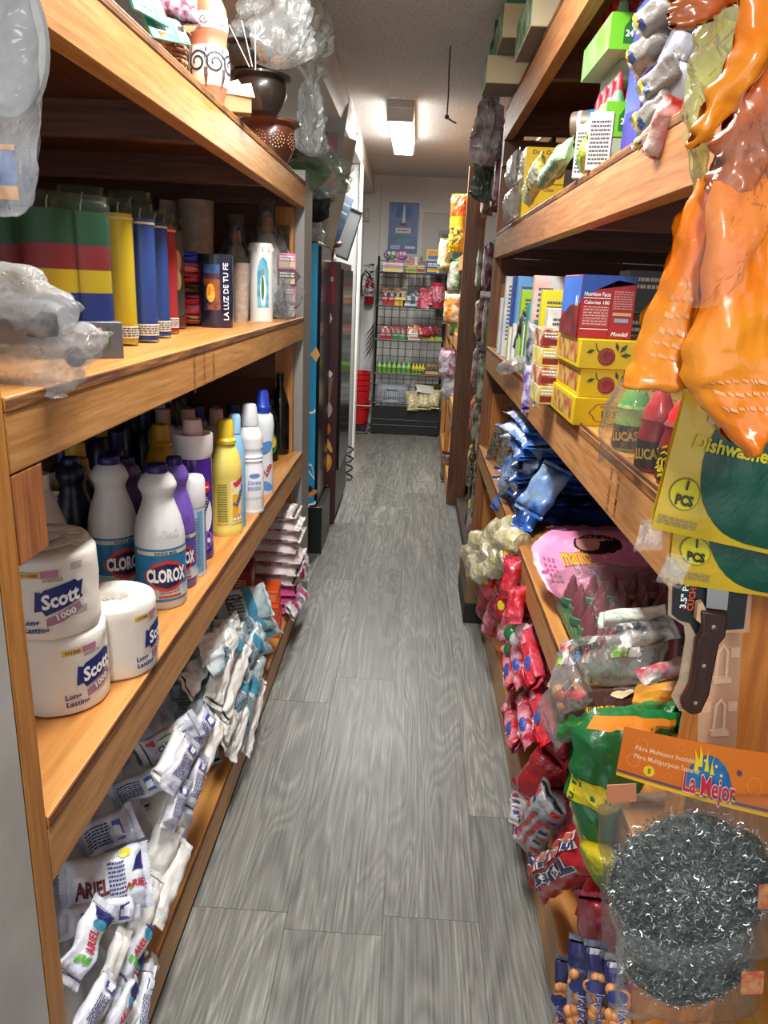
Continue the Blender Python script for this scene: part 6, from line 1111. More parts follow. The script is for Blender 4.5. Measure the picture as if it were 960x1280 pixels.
peanuts((722,1320),(730,1172),34,'second peanut pack from the left, navy top with white letters, at the bottom right',.352,1,'JAPONES'); peanuts((698,1330),(706,1195),20,'slim peanut pack leftmost at the bottom right',.362,2,'JAPONES'); peanuts((752,1330),(748,1182),30,'third peanut pack, with round blue letter, at the bottom right',.362,3,'Japones de'); peanuts((778,1335),(772,1200),28,'rightmost peanut pack next to the steel scourers',.358,4,'NATURAL')
# -- upper level
ZR3=1.7602
def at3(px,py,X): p=VX(px,py,X); return p
for k in range(2):
    P=H(628,285,ZR3); t=small_box('tea_carton',('lower','upper')[k]+' yellow carton with red emblem at the far end of the upper right shelf','box',(.455,3.15,ZR3+.128*k),(.15,.16,.126),mat('#d8b41c',.4),None,None); mp=flat((0,-.08,0),(1,0,0),(0,0,1)); text(t,'Don Oso',.02,mat('#7a2a1c',.5),off(mp,.001),-.005,.108,w=.09); shape(t,ell(.045,.045,.028,.028),mat('#5b2430',.4),off(mp,.001)); shape(t,[(-.05,.03),(-.02,.06),(.01,.05),(.0,.02)],mat('#c9a33a',.4),off(mp,.001))
    b,_=pillow_mb(.12,.24,.05,470+k,.008); q=b.build('plastic_wrap',film('#eef0ee',.35,'wrapside',.35,26,1.0),t,ang=70); q.rotation_euler=(0,-PI/2,0); q.location=(-.078,.02,.06)
rpk((668,246),(688,202),26,.05,foil('#d8d24a','#c9d0b8',ns=14),474,'yellow and white pouch standing right of the yellow cartons',(.40,.40),(-.4,-.8,.1),name='pouch',cat='pouch',cap='LIMON',tm=mat('#2c4a24',.4),cs=.4)
rpk((688,232),(722,190),26,.05,foil('#a9c4a0','#6f9a6c',ns=14),475,'pale green wrapped soap bar lying before the display boxes',(.39,.39),(-.4,-.8,.2),name='soap_bar',cat='soap')
for k,(px,py,lb) in enumerate(((712,222,'white card pack with lines of small print on the upper right shelf, left'),(728,212,'white card pack with lines of small print on the upper right shelf, right'))):
    P=H(px,py,ZR3); t=thing('printed_pack',lb,'package',(P.x+.03,P.y,ZR3),-.3); MB().box(-.025,.025,0,.03,0,.115).build('card',mat('#cdcac4',.5),t,bevel=.001); fine(t,0,.055,.042,.09,11,mat('#4a4a4e',.5),flat((0,0,0),(1,0,0),(0,0,1)),k)
rpk((740,205),(752,172),26,.05,foil('#3f9a55','#d8d24a',ns=16),476,'green and yellow pouch beside the printed cards',(.40,.40),(-.4,-.8,.2),name='pouch',cat='pouch')
P=VX(738,155,.46); t=thing('tin_can','small brown and blue can lying on its side on the packs','can',P,0,rot=(PI/2*.95,.5,1.1)); MB().lathe([(0,-.05),(.034,-.05),(.036,-.047),(.036,.047),(.034,.05),(0,.05)],24).build('can_body',mat('#7a6a5c',.4,h2='#6a5a4c',ns=30),t); MB().lathe([(.0365,.0),(.0365,.046)],24).build('label_band',mat('#2a6a9c',.4),t); MB().lathe([(.0365,-.03),(.0365,-.02)],24).build('label_band',mat('#c9c2b8',.4),t)
# green topped bottle displays
def pelon(x,y,z,label,n):
    t=thing('display_tray',label,'display box',(x,y,z)); w,d,h=.17,.30,.075
    MB().box(0,w,0,d,0,h*.25).build('tray_base',mat('#a9b89a',.5),t); MB().box(-.001,w,-.002,0,0,h).build('front_panel',mat('#6fc22c',.4),t); MB().box(-.002,0,0,d,0,h).build('side_panel',mat('#8fb07a',.4,h2='#7ab04c',ns=14),t)
    mp=flat((0,-.0022,0),(1,0,0),(0,0,1)); shape(t,[(.030,.012),(.056,.012),(.056,.045),(.047,.058),(.043,.066),(.039,.058),(.030,.045)],mat('#2a6a34',.4),mp); text(t,'24',.018,W_,off(mp,.0006),.043,.032,bold=.03); rgrid(t,.115,.045,.075,.034,mat('#26262a',.4),mp); text(t,'PELON',.022,W_,off(mp,.0006),.115,.047,bold=.03,w=.07); text(t,'Mini',.022,W_,off(mp,.0006),.105,.018,bold=.02,slant=.2)
    for q in range(10):
        u=thing('candy_bottle','small green bottle with red tip standing in the green display box','bottle',(x+.03+.045*(q%3)+.0,y+.035+.07*(q//3),z+h*.26),group='red tipped bottles in the green display boxes'); MB().lathe([(0,0),(.017,0),(.018,.06),(.010,.085),(.010,.09)],12).build('body',mat('#7fb58a',.3),u); MB().lathe([(.011,.086),(.009,.105),(.003,.125),(0,.127)],10).build('cap',mat('#c42e44',.4),u)
pelon(.425,1.98,ZR3+.10,'lower green display box of small red tipped bottles on the upper right shelf',0); pelon(.415,1.99,ZR3+.285,'upper green display box of small red tipped bottles, stacked highest',0)
small_box('white_carton','plain pale carton carrying the lower green display box','box',(.51,2.13,ZR3),(.17,.30,.098),mat('#a8b4a0',.5),None,None); small_box('white_carton','plain pale carton between the two green display boxes','box',(.52,2.16,ZR3+.24),(.12,.2,.044),mat('#9aa894',.5),None,None)
t=small_box('diaper_box','purple and blue box with white panel standing between displays and grey packs','box',(.462,1.72,ZR3),(.085,.12,.30),mat('#43368f',.4,h2='#2f58b0',ns=7),'BABY',mat('#c9d2dc',.4))
for i,(px,py,w,lb) in enumerate(((808,168,38,'grey wrapped steel wool pack, lowest at the shelf edge'),(806,140,42,'grey wrapped steel wool pack, second from the shelf'),(812,100,42,'grey wrapped steel wool pack, third from the shelf'),(800,60,40,'grey wrapped steel wool pack, fourth from the shelf'),(810,20,44,'grey wrapped steel wool pack at the very top'))):
    o,tp,ww,l=rpk((px+6,py+24),(px+50,py-18),w*.9,.06,foil('#8f8b84','#6c6a68',ns=18,bs=22),480+i,lb,(.40,.44),(-.5,-.8,.1),name='steel_wool_pack',cat='steel wool pack',wr=.01); rgrid(o,-ww*.2,-l*.38,ww*.5,l*.14,mat('#d9c23a',.4),tp,nu=4,nv=3); rgrid(o,ww*.1,-l*.28,ww*.4,l*.14,mat('#2c3f72',.4),tp,nu=4,nv=3)
for i,(px,py,lb) in enumerate(((838,110,'round clear pack with dark lid among the grey packs'),(842,150,'round clear pack with navy base beside the orange bags'))):
    P=VX(px,py,.43); t=thing('scourer_tub',lb,'tub',P,0,rot=(.4,.2,.3)); MB().lathe([(0,0),(.038,0),(.042,.02),(.042,.075),(.036,.085),(0,.085)],24).build('tub_body',mat('#8e8f98',.3,h2='#4a4c5c',ns=18),t); MB().lathe([(.0425,.01),(.0425,.028)],24).build('label_band',mat('#1f2a55',.4),t); MB().lathe([(.040,.083),(.040,.092),(0,.094)],24).build('lid',mat('#2e2a30',.4),t)
rpk((832,185),(856,125),36,.05,foil('#d8c8c0','#c43a34',ns=14),487,'red and white wrapped pack next to the orange bags',(.385,.39),(-.5,-.8,.2),name='pack',cat='package')
# -- top: pale green cartons that overhang
def gbox(x,y,z,w,d,h,label):
    t=thing('display_carton',label,'box',(x,y,z)); MB().box(0,w,0,d,0,h).build('carton',mat('#c9bd9a',.6,h2='#bfb48f',ns=6),t,bevel=.002); MB().box(-.002,0,.0,d,.01,h).build('side_panel',mat('#2c7a4c',.4,h2='#a9c4a8',ns=16),t); MB().box(0.002,w-.002,.002,d-.002,-.0015,-.0002).build('bottom_panel',mat('#7a766c',.7),t)
    b=MB()
    for q in range(3): b.box(.012+.03*q,.035+.03*q,.02,.05,h,h+.025)
    b.build('carton_tab',mat('#2c7a4c',.4),t)
gbox(.235,3.42,2.302,.24,.22,.10,'grey green carton lowest at the far corner above the right shelves'); gbox(.268,3.20,2.404,.22,.36,.11,'green and cream carton stacked on the far corner carton'); gbox(.315,2.72,2.302,.24,.40,.12,'green and cream carton in the middle of the top right shelf'); gbox(.335,2.55,2.424,.24,.5,.13,'green and cream carton stacked nearest on the top right shelf')
t=thing('green_bottle','dark green bottle standing behind the far corner carton','bottle',(.275,3.60,2.302)); t.location.z=2.405; t.location.y=3.60; MB().lathe([(0,0),(.02,0),(.022,.08),(.008,.11),(.008,.17),(0,.175)],14).build('body',mat('#2a5a3c',.3),t)
# -- things seen through the shelves in the next aisle
t=thing('wooden_shelf_unit','dark shelf unit of the next aisle seen through the right shelves','shelf unit',(2.0,1.0,0))
for z in (.6,1.15,1.55,1.95): MB().box(0,.5,0,5,z-.04,z).build('shelf_board',DKY,t)
MB().box(.48,.52,0,5,0,2.3).build('back_panel',mat('#2f211b',.8),t)
for i in range(16):
    y=2.0+.2*i; z=(1.15,1.55)[i%2]; small_box('far_carton',('small coloured carton on the dark shelf of the next aisle'),'box',(2.07,y,z+.001),(.10,.12,.12+.03*(i%3)),mat(('#c9a05a','#2c4fa0','#d8a23a','#c9c4b4','#a83a2c','#8a9a3a')[i%6],.5),None,None,group='cartons in the next aisle')
# -- wall of hanging goods between the right unit and the end plank
HC=[('#b5acb0','#6b2a3a'),('#3f5a3c','#a9b09c'),('#c9c4c0','#9a6a70'),('#7a6a52','#c2a86a'),('#b8a8ac','#c22c48'),('#8a8a86','#403a36'),('#6b2038','#c9a3ac'),('#a09478','#5a6a3a')]
hl=0
for r_,(z,n) in enumerate(((2.10,7),(1.62,7),(1.32,6),(1.02,6),(.72,6),(.42,5),(.16,5))):
    h_=.24 if r_ else .30; t=thing('hook_rail','wire hook rail carrying the '+('highest','second','third','fourth','fifth','sixth','lowest')[r_]+' row of hanging packs','hook rail',(.60,3.9,z+h_/2+.012)); MB().box(-.008,0,0,1.3,-.012,.012).build('rail',mat('#6b6762',.4,.6),t)
    for k in range(n): yy_=.08+.2*k+.03*(r_%2); MB().tube([(0,yy_,0),(-.17,yy_,-.006),(-.19,yy_,.010)],.0035,6).build('hook',mat('#8a8682',.3,.7),t)
    for k in range(n):
        y=3.98+.2*k+.03*(r_%2); c1,c2=HC[(k*3+r_*2)%8]
        o=thing('hanging_pack','hanging pack in the '+('highest','second','third','fourth','fifth','sixth','lowest')[r_]+' row beside the dark end plank, '+ORD[k]+' from the near end','hanging pack',(.44+.02*math.sin(k*2+r_),y,z),0,rot=(PI/2,0,-PI/2-.3+.3*math.sin(k+r_)))
        b,tp=pillow_mb(.13,h_,.045,500+r_*9+k,.009,nu=10,nv=12); b.build('pouch',foil(c1,c2,ns=14) if r_!=5 else foil('#9a9478','#3c382c',ns=60),o,ang=70); rgrid(o,0,h_*.38,.10,.035,mat('#c9b51f' if r_>3 else '#b8b0a4',.4),off(tp,.001),'header_card',3,2)
# goods on the farther unit
t=thing('snack_bag','orange and yellow snack bag standing tall on the farther unit behind the dark plank','snack bag',WY(576,280,5.6),0,rot=(PI/2,0,-.5)); b,tp=pillow_mb(.13,.36,.08,560,.012); b.build('pouch',foil('#e8c02a','#e2a51e',ns=7),t,ang=70); rgrid(t,0,.11,.125,.13,mat('#e0561e',.35),off(tp,.001),nu=8,nv=6); shape(t,ell(0,-.08,.06,.06),mat('#7a4a2a',.4,h2='#e0d05a',ns=40),off(tp,.001),cuts=2)
for i,(px,py,w_,c1,c2,lb) in enumerate(((570,385,.16,'#d98a3a','#e8d9c0','orange and white bag on the second shelf of the farther unit'),(576,400,.14,'#5a7a3c','#b3b78c','green bag beside the orange and white one'),(565,455,.18,'#b9b3bb','#8f4a66','grey and pink wrapped bag overhanging the third shelf'),(568,480,.16,'#a9a9ae','#d0d0d4','silver bag below the grey and pink one'),(560,320,.10,'#d6cfa4','#8a7a4a','cream bag at the top shelf edge of the farther unit'),(562,582,.10,'#7a5f42','#3c2f22','brown bag in the lowest opening of the farther unit'),(572,345,.12,'#c9c4b8','#5f8f5a','white and green pouch under the top board of the farther unit'))):
    t=thing('snack_bag',lb,'snack bag',WY(px,py,5.9),0,rot=(PI/2,0,-.6)); b,tp=pillow_mb(w_,.22,.09,570+i,.012); b.build('pouch',foil(c1,c2,ns=14),t,ang=70)
t=thing('hanging_bag','bunch of white and silver bags hanging high above the dark end plank','hanging bag',WY(612,150,4.3)-Vector((0,0,.22))); bag_mb(.14,.40,.14,590,.02,neck=.4).build('bag_film',foil('#c9c4c4','#8a7078',ns=12),t,ang=70)
t=thing('hanging_bag','dark green bag hanging behind the top of the dark plank','hanging bag',WY(606,215,4.6)-Vector((0,0,.16))); bag_mb(.12,.32,.10,591,.015,neck=.4).build('bag_film',foil('#39463a','#5a6a58',ns=12),t,ang=70)
# ================================================================== right front post: hanging goods close to the shopper
YP=.775
t=thing('clip_strip','clear plastic clip strip nailed down the front of the right post','clip strip',(0,0,0)); CLR=film('#f3e3cf',.34,'strip',.2,6,.1)
A=WY(893,985,.79); B=WY(905,740,.79); t.matrix_world=orient(A,B,(0,-1,0)); l=(B-A).length
MB().box(-.0225,.0225,-l/2-.02,l/2+.25,-.001,.001).build('strip',CLR,t)
for q in range(6):
    y=-l*.36+q*l*.27; b=MB(); b.tube([(-.006,y-.024,.003),(-.005,y+.012,.006),(0,y+.020,.007),(.005,y+.012,.006),(.006,y-.024,.003)],.0018,6); b.box(-.010,.010,y-.028,y-.022,.001,.008); b.build('clip',film('#fff4e6',.5,'clip',.25,6,.1),t); MB().box(-.020,-.010,y+.002,y+.014,.001,.0035).box(.010,.020,y+.002,y+.014,.001,.0035).build('tab',film('#fff4e6',.5,'clip',.25,6,.1),t)
# scourer pack with printed header
def scourer(c0,r,label,card,seed,yy):
    C=WY(c0[0],c0[1],yy); t=thing('scourer_pack',label,'scourer',(0,0,0)); A=WY(c0[0]+(18 if card else 10),c0[1]+130,yy); B=WY(c0[0]+(25 if card else 10),c0[1]-130,yy)
    M=orient(A,B,(-.05,-1,.25)); M.translation=C; t.matrix_world=M; q=random.Random(seed)
    # knitted steel ring: thousands of short springy strands
    N=15000 if card else 8000; w=.00038; vs=[];fs=[]
    for k in range(N):
        a=q.uniform(0,2*PI); ph=q.uniform(0,2*PI); R=r*.56; rr=r*.43*(q.random()**.3)
        p=Vector(((R+rr*math.cos(ph))*math.cos(a),(R+rr*math.cos(ph))*math.sin(a),rr*.62*math.sin(ph)+.004)); rad=Vector((math.cos(a),math.sin(a),0)); tn=Vector((-math.sin(a),math.cos(a),0))
        if k<N*.07: rad=Vector((math.cos(a),math.sin(a),0)); p=rad*r*q.uniform(.02,.34); p.z=.012+r*.28*(p.length/r); tn=Vector((0,0,0))
        d=(rad*q.uniform(-1,1)+tn*q.uniform(-.9,.9)+Vector((0,0,q.uniform(-.5,.5)))).normalized()*r*q.uniform(.03,.075); s=d.cross(Vector((q.uniform(-1,1),q.uniform(-1,1),q.uniform(-1,1)))).normalized()*w
        o=len(vs); m1=p+s*3+d*.5; vs+=[p-s,p+s,m1+s,m1-s,p+d+s,p+d-s]; fs+=[(o,o+1,o+2,o+3),(o+3,o+2,o+4,o+5)]
    b=MB(); b.add(vs,fs); me=bpy.data.meshes.new('steel_strands'); me.from_pydata(b.v,[],b.f); me.materials.append(mat('#c3cbca',.25,1.0)); me.polygons.foreach_set('use_smooth',[True]*len(me.polygons)); o=bpy.data.objects.new('steel_strands',me); COL.objects.link(o); o.parent=t; o['kind']='stuff'
    b=MB(); rg=[(r*.56+r*.36*math.cos(x*PI/6),r*.21*math.sin(x*PI/6)+.004) for x in range(13)]; b.lathe(rg,48,wob=.006,seed=seed); b.build('steel_core',mat('#3c4443',.35,.8,bump=1,bs=140,h2='#6a7473',ns=110),t)
    b=MB().lathe([(0,.000),(r*.15,.004),(r*.3,.0)],20); b.build('core_dimple',mat('#3a4241',.4,.8,bump=1,bs=160),t)
    b,tp=pillow_mb(r*2.2,r*2.25,r*.95,seed,.009,nu=30,nv=30,px=2.2,fin=.0); 
    b.v=[(x,y,z-r*.46) for x,y,z in b.v]; b.build('bag_film',film('#f6f7f7',.05,'scourer_bag',.10,18,.7),t,ang=75)
    return t,r,M
YS=.70
cc=WY(860,1105,YS); dd=pix(cc)[2]; R_=104*dd/F
t2,_,_=scourer((856,1188),R_*.90,'second grey steel scourer in clear bag hanging behind the first one',False,6,YS+.05)
t,r,M=scourer((862,1100),R_,'round grey steel scourer in a clear bag with orange header card',True,5,YS-.01)
# header card as its own part
def quad(parent,pts,m,name,th=.0012,inv=None):
    P=[inv@Vector(p) for p in pts]; n=(P[1]-P[0]).cross(P[3]-P[0]).normalized()*th; b=MB(); b.add(P+[p-n for p in P],[(0,1,2,3),(7,6,5,4),(0,4,5,1),(1,5,6,2),(2,6,7,3),(3,7,4,0)]); return b.build(name,m,parent)
inv=M.inverted(); yc=.705
a0=WY(770,968,yc); a1=WY(1010,1032,yc); a2=WY(1012,948,yc); a3=WY(781,909,yc)
cardm=mat('#c9661a',.4,h2='#d2741f',ns=5)
b=MB(); top_=lambda i,j:(a0.lerp(a1,i)).lerp(a3.lerp(a2,i),j)+Vector((0,-.006*math.sin(PI*i),0)); b.grid(lambda i,j:inv@top_(i,j),12,4); b.grid(lambda i,j:inv@(top_(i,j)+Vector((0,.0012,0))),12,4); card=b.build('header_card',cardm,t)
u=(a1-a0).normalized(); W0=(a1-a0).length; H0=(a3-a0).length
def cm(x,y,d=1):      # x,y in fractions of the card
    return inv@(top_(x,y)+Vector((0,-.0007*d,0)))
cmf=lambda d:(lambda x,y:cm(x,y,d)); HR=H0/W0
decal(card,'yellow_line',*(lambda g:(g[0],g[1]))(([(k/12,v) for k in range(13) for v in (0,.06)],[(2*k,2*k+1,2*k+3,2*k+2) for k in range(12)])),mat('#dfae1f',.4),cmf(1)); decal(card,'blue_line',[(k/12,v) for k in range(13) for v in (.085,.125)],[(2*k,2*k+1,2*k+3,2*k+2) for k in range(12)],mat('#3a4a6e',.4),cmf(1))
def ctext(s,hgt,m,x,y,w,d,rot=0,slant=0,bold=.02):
    vs,fs=tmesh(s,bold); ww=max(v.x for v in vs)-min(v.x for v in vs); out=[]
    for v in vs: a=v.x*w/ww+slant*v.y*hgt*.4; out.append((x+a,y+v.y*hgt+a*rot))
    decal(card,'lettering',out,fs,m,cmf(d))
CW=mat('#e6b98c',.5)
ctext('Fibra Multiusos Inoxidable',.13,CW,.24,.66,.34,1); ctext('Fibra Multipurpose Scourer',.13,CW,.24,.49,.34,1)
shape(card,ell(.155,.27,.028,.028/HR),mat('#dcc01c',.4),cmf(1)); ctext('1',.14,mat('#7a6a10',.4),.155,.27,.012,2)
shape(card,[(.335,.20)]+[(.46+.125*math.cos(PI-a*PI/10),.20+.62*math.sin(a*PI/10)) for a in range(11)]+[(.585,.20)],mat('#1f5a8c',.4,h2='#2a6f9f',ns=80),cmf(1),'blue_dome',1)
for x,y in ((.49,.66),(.52,.52),(.43,.72)): shape(card,ell(x,y,.008,.03,6),CW,cmf(2))
for k,(x,y,rt) in enumerate(((.385,.66,.5),(.405,.76,.3),(.44,.70,0),(.47,.66,-.3))): shape(card,[(x-.012,y-.16),(x+.012,y-.16),(x+.004+.02*rt,y+.04),(x-.03*rt,y+.22),(x-.006,y+.04)],mat('#e0c21c',.4),cmf(2.5),'yellow_splash')
ctext('La Mejor',.52,mat('#e3c7c0',.4),.46,.26,.275,3,bold=.05); ctext('La Mejor',.50,mat('#b8203a',.4),.46,.265,.27,4,bold=.02)
decal(card,'yellow_line',[(.38,.10),(.38,.13),(.60,.15),(.60,.12)],[(0,1,2,3)],mat('#d8c81c',.4),cmf(2)); rect_=[(.50,.14),(.50,.19),(.60,.20),(.60,.15)]; decal(card,'black_line',rect_,[(0,1,2,3)],mat('#1c1a18',.4),cmf(2)); ctext('COMPANY',.05,W_,.55,.17,.08,3)
for x,y,s in ((.10,.75,.03),(.07,.4,.035),(.30,.85,.02),(.70,.45,.04),(.80,.55,.03),(.25,.25,.02)):
    n=22; decal(card,'bubble',[(x+s*q*math.cos(2*PI*k/n),y+s*q*math.sin(2*PI*k/n)/HR) for k in range(n) for q in (1,.9)],[(2*k,2*k+1,(2*k+3)%(2*n),(2*k+2)%(2*n)) for k in range(n)],mat('#d98c4a',.5),cmf(1))
shape(card,ell(.615,.62,.014,.05,10),mat('#5a3a6a',.4),cmf(2))
# price flags stuck in the bag
for k,(px,py,lb) in enumerate(((940,1228,''),(962,1120,''))): 
    p=inv@WY(px,py,.655); MB().box(p.x-.012,p.x+.012,p.y-.016,p.y+.016,p.z,p.z+.001,Matrix.Rotation(0,4,'Z')).build('paper_tag',mat('#b98a5c',.5,h2='#b0503a',ns=90),t)
p=inv@WY(778,990,.68); MB().box(p.x-.016,p.x+.014,p.y-.012,p.y+.010,p.z,p.z+.001).build('paper_tag',mat('#b5724f',.5),t)
# sponge cloths
def cloth(c,label,yy,seed,full):
    P0=WY(c[0][0],c[0][1],yy); P1=WY(c[1][0],c[1][1],yy); P2=WY(c[2][0],c[2][1],yy); P3=WY(c[3][0],c[3][1],yy)
    t=thing('cleaning_cloth_pack',label,'cleaning cloth',(P0+P1+P2+P3)/4); L0=Vector(t.location); sf=lambda i,j:(P0.lerp(P1,i)).lerp(P3.lerp(P2,i),j)-L0
    b=MB(); wv=lambda i,j:Vector((0,-.006*(1-abs(2*i-1)**4)*(1-abs(2*j-1)**6)+.002*noise.noise(Vector((i*5,j*5,seed))),0))
    b.grid(lambda i,j:sf(i,j)+wv(i,j),18,18); b.grid(lambda i,j:sf(i,j)-wv(i,j)+Vector((0,.008,0)),18,18); b.build('yellow_wrap',mat('#d3b62c',.35,bump=.4,bs=60,coat=.3,h2='#c9a822',ns=9),t)
    M=lambda d:(lambda x,y:sf(x,y)+wv(x,y)+Vector((0,-.0009*d,0))); HRr=(P3-P0).length/(P1-P0).length
    pts=[(1.0,0.02)]+[(.98-.66*math.sin(a*PI/2/10)-.0,.02+.80*(1-math.cos(a*PI/2/10))) for a in range(1,11)]+[(.33,.82),(.36,.90),(1.0,.90)]
    # dark green field with a curved left edge
    pts=[(.98,.03),(.66,.04)]+[(.64-.40*math.sin(a*PI/2/8),.05+.50*(1-math.cos(a*PI/2/8))) for a in range(1,9)]+[(.25,.66),(.30,.79),(.98,.79)]
    shape(t,pts,mat('#0f4536',.35,h2='#15503f',ns=12,bump=.3),M(1),'green_field',3)
    shape(t,ell(.165,.30,.115,.115/HRr*1.0,26),mat('#7a7a18',.4),M(1),'badge',1); shape(t,ell(.165,.30,.105,.105/HRr,26),mat('#cfc412',.4),M(2),'badge',1)
    def tx(s,h_,m,x,y,w,d,bold=.03,rot=0,slant=0):
        vs,fs=tmesh(s,bold); ww=max(v.x for v in vs)-min(v.x for v in vs); decal(t,'lettering',[(x+v.x*w/ww+slant*v.y*h_,y+v.y*h_+v.x*w/ww*rot) for v in vs],fs,m,M(d))
    tx('1',.09,mat('#2a2a1a',.4),.165,.365,.016,4,.05); tx('PCS',.10,mat('#2a2a1a',.4),.165,.255,.13,4,.05)
    fine(t,.16,.09,.28,.07,3,mat('#8c8470',.5),M(2),seed)
    if full:
        shape(t,[(.22,.82),(.20,.97),(.26,1.0),(.95,.96),(.95,.80),(.30,.80)],mat('#b9b3a2',.4),M(2),'name_plate',1); tx('Cellulose',.17,mat('#7a2f14',.4),.50,.93,.50,4,.05); tx('Wipe',.17,mat('#a8441a',.4),.44,.845,.40,4,.05); tx('Dishwasher Safe',.13,mat('#cfc022',.4),.60,.66,.92,3,.03,-.02,.15)
    return t
cloth([(836,728),(1000,752),(1005,600),(850,570)],'second yellow and dark green cleaning cloth pack hanging below the first',.735,2,False)
cloth([(814,660),(985,698),(1000,510),(858,488)],'yellow and dark green cleaning cloth pack in front, with dishwasher lettering',.70,1,True)
t=thing('plastic_wrap','torn clear plastic corners of the cloth packs','plastic wrap',WY(815,668,.70)); 
for k,(px,py) in enumerate(((812,668),(842,712))):
    b,_=pillow_mb(.03,.022,.006,700+k,.006,fin=.006); q=b.build('film_corner',film('#ffffff',.2,'corner',.4,40,1.0),t); q.location=WY(px,py,.705)-Vector(t.location); q.rotation_euler=(PI/2,.3*k,.2)
# knife in blister card
t=thing('paring_knife_pack','brown handled paring knife in a black and clear blister card','knife pack',(0,0,0)); A=WY(872,880,.745); B=WY(888,735,.745); M=orient(A,B,(0,-1,.1)); t.matrix_world=M; inv=M.inverted(); 
def q2(px,py,yy=.745): p=inv@WY(px,py,yy); return (p.x,p.y)
back=[q2(*p) for p in ((842,700),(840,768),(848,775),(862,779),(868,790),(874,800),(882,798),(886,790),(930,786),(940,700))]
MB().prism(back,-.002,0).build('card',mat('#1c1e20',.4),t); 
clear=[q2(*p) for p in ((838,700),(836,770),(856,783),(858,800),(850,850),(840,872),(850,890),(866,892),(880,870),(892,800),(898,792),(938,792),(944,700))]
MB().prism(clear,-.004,-.0022).build('blister',film('#f6eadb',.25,'blister',.25,10,.3),t)
hd=[q2(*p) for p in ((871,757),(905,762),(902,790),(894,800),(888,830),(882,862),(872,884),(860,887),(849,880),(848,870),(858,852),(863,820),(866,795),(872,785))]
MB().prism(hd,.001,.013).build('handle',wood('y','#43251a','#381d14','#28130d',rough=.4),t,bevel=.003)
for px,py in ((886,777),(874,825),(864,871)): x,y=q2(px,py); MB().lathe([(0,.0125),(.0026,.0125),(.0024,.0142),(0,.0146)],14,(x,y,0)).build('rivet',mat('#b5b3ac',.3,.9),t)
bl=[q2(*p) for p in ((884,700),(912,700),(906,760),(880,757))]; MB().prism(bl,.004,.006).build('blade',mat('#b9bab8',.25,.9),t)
gd=[q2(*p) for p in ((868,750),(874,748),(880,762),(874,776),(866,770))]; MB().prism(gd,.002,.010).build('guard',mat('#c9a37c',.5),t)
x,y=q2(857,735); text(t,'3.5" Paring',.009,W_,flat((x,y,.0004),(.05,1,0),(-1,.05,0)),0,0,bold=.03,w=.046); x,y=q2(866,738); text(t,'CUCHILLO',.009,mat('#c8552a',.4),flat((x,y,.0004),(.05,1,0),(-1,.05,0)),0,0,bold=.03,w=.046)
# orange bags, nearest of all
def obag(A,B,w,t_,seed,label,m,yy,nrm,wr=.012,fold=None):
    A=WY(A[0],A[1],yy[0]); B=WY(B[0],B[1],yy[1]); M=orient(A,B,nrm); l=(B-A).length; ww=w*pix((A+B)/2)[2]/F; t=thing('orange_bag',label,'snack bag',(0,0,0)); t.matrix_world=M; b,tp=pillow_mb(ww,l,t_,seed,wr,nu=30,nv=36,px=2.0,fin=.008); b.build('pouch',m,t,ang=80); return t,tp,ww,l
OG=mat('#ee7410',.25,bump=1.0,bs=9,h2='#f39420',ns=8,coat=.6); OG2=mat('#d9722c',.25,bump=1.0,bs=12,h2='#a85a34',ns=14,coat=.6)
def lines(t,tp,x0,x1,ys):
    q=random.Random(3)
    for y in ys:
        vs=[];fs=[]; x=x0
        while x<x1: l=q.uniform(.03,.12); k=len(vs); vs+=[(x,y),(x+l*.75,y+.01),(x+l*.75,y+.028),(x,y+.018)]; fs.append((k,k+1,k+2,k+3)); x+=l
        decal(t,'fine_print',vs,fs,mat('#f2ad70',.5),tp)
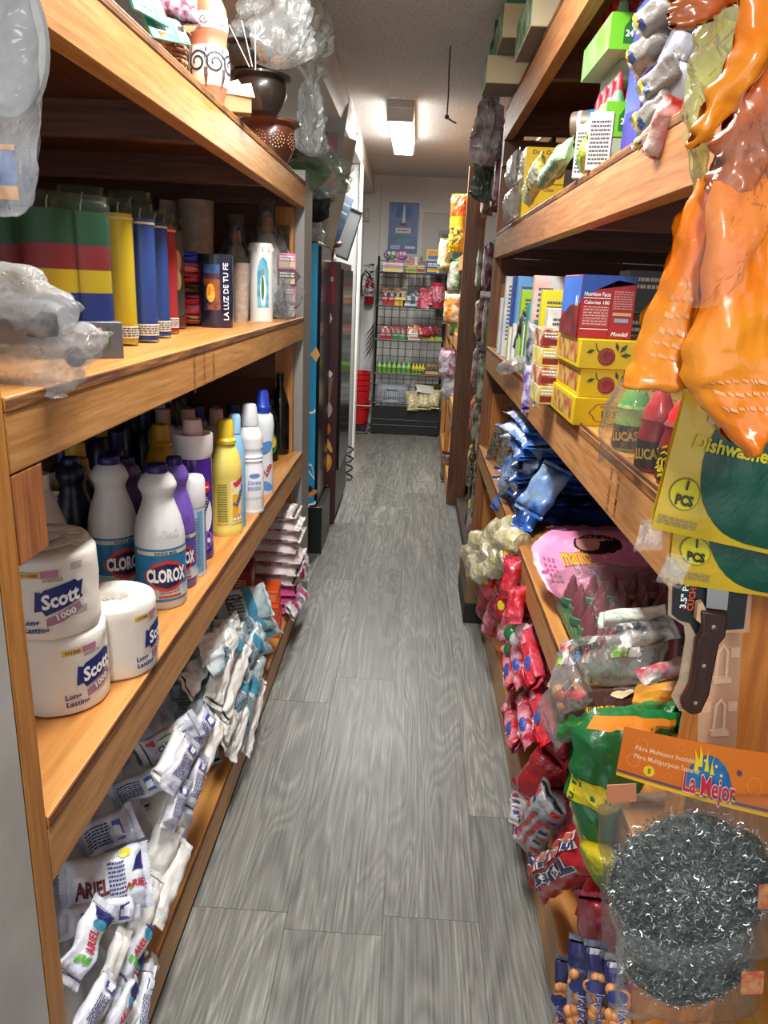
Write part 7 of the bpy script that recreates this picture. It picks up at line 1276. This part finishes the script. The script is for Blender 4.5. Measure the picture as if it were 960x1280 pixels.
t,tp=drape('orange_bag','flared orange bag with faint white print hanging lowest left, beside the cloth packs','snack bag',[(225,872,900),(270,850,905),(320,834,912),(370,818,915),(420,800,912),(455,788,905),(478,779,896),(488,786,880)],(.62,.60),.014,OG,801,.010); lines(t,tp,.15,.75,(.42,.48,.54,.60,.66))
t,tp=drape('orange_bag','orange bag tapering to a point at the right edge above the cloth packs','snack bag',[(225,892,985),(290,880,985),(360,872,985),(430,858,985),(470,850,985),(500,866,982),(530,895,966),(550,918,950),(565,930,938)],(.58,.57),.016,OG,802,.010); lines(t,tp,.2,.8,(.50,.57,.64))
t,tp=drape('orange_bag','shiny orange brown bag behind clear film at the upper right edge','snack bag',[(30,948,985),(80,930,985),(130,912,985),(180,896,985),(215,886,985),(240,880,985),(250,900,985)],(.60,.59),.016,OG2,803,.012)
t,tp=drape('orange_bag','twisted bright orange bag strip crossing the upper right corner','snack bag',[(-20,925,985),(20,925,985),(60,915,970),(95,898,948),(130,880,925),(160,867,902),(180,861,880),(192,860,866)],(.58,.585),.010,OG,804,.008)
t,tp=drape('orange_bag','small orange bag corner at the very top right','snack bag',[(-20,845,925),(0,842,920),(15,838,905),(28,836,885),(38,840,858)],(.63,.62),.010,OG2,805,.008)
t,tp=drape('plastic_bag','pale green and clear bag tucked left of the orange bags','plastic bag',[(5,890,925),(40,872,925),(80,862,920),(120,856,905),(160,858,890),(200,862,880),(235,868,880),(262,878,882)],(.66,.65),.012,film('#dfe2b0',.5,'green_bag',.35,26,1.0),806,.010,'bag_film')
t,tp=drape('plastic_bag','clear wrinkled plastic film hanging between the orange bags at the right edge','plastic bag',[(120,930,985),(170,905,985),(220,885,985),(280,868,960),(340,850,930),(380,860,900)],(.555,.555),.008,film('#ffffff',.03,'drape',.16,30,1.0),807,.010,'bag_film')
t=thing('wire_hook','steel wire arm from the right post carrying the orange bags','hook',(.385,.80,1.86))
MB().tube([(0,0,0),(-.03,-.06,.01),(-.15,-.20,-.02),(-.165,-.215,-.06),(-.16,-.21,-.10)],.004,8).build('wire_arm',mat('#9a9894',.3,.8),t); MB().box(-.02,.02,-.003,.001,-.03,.03).build('mounting_plate',mat('#8a8884',.4,.7),t)
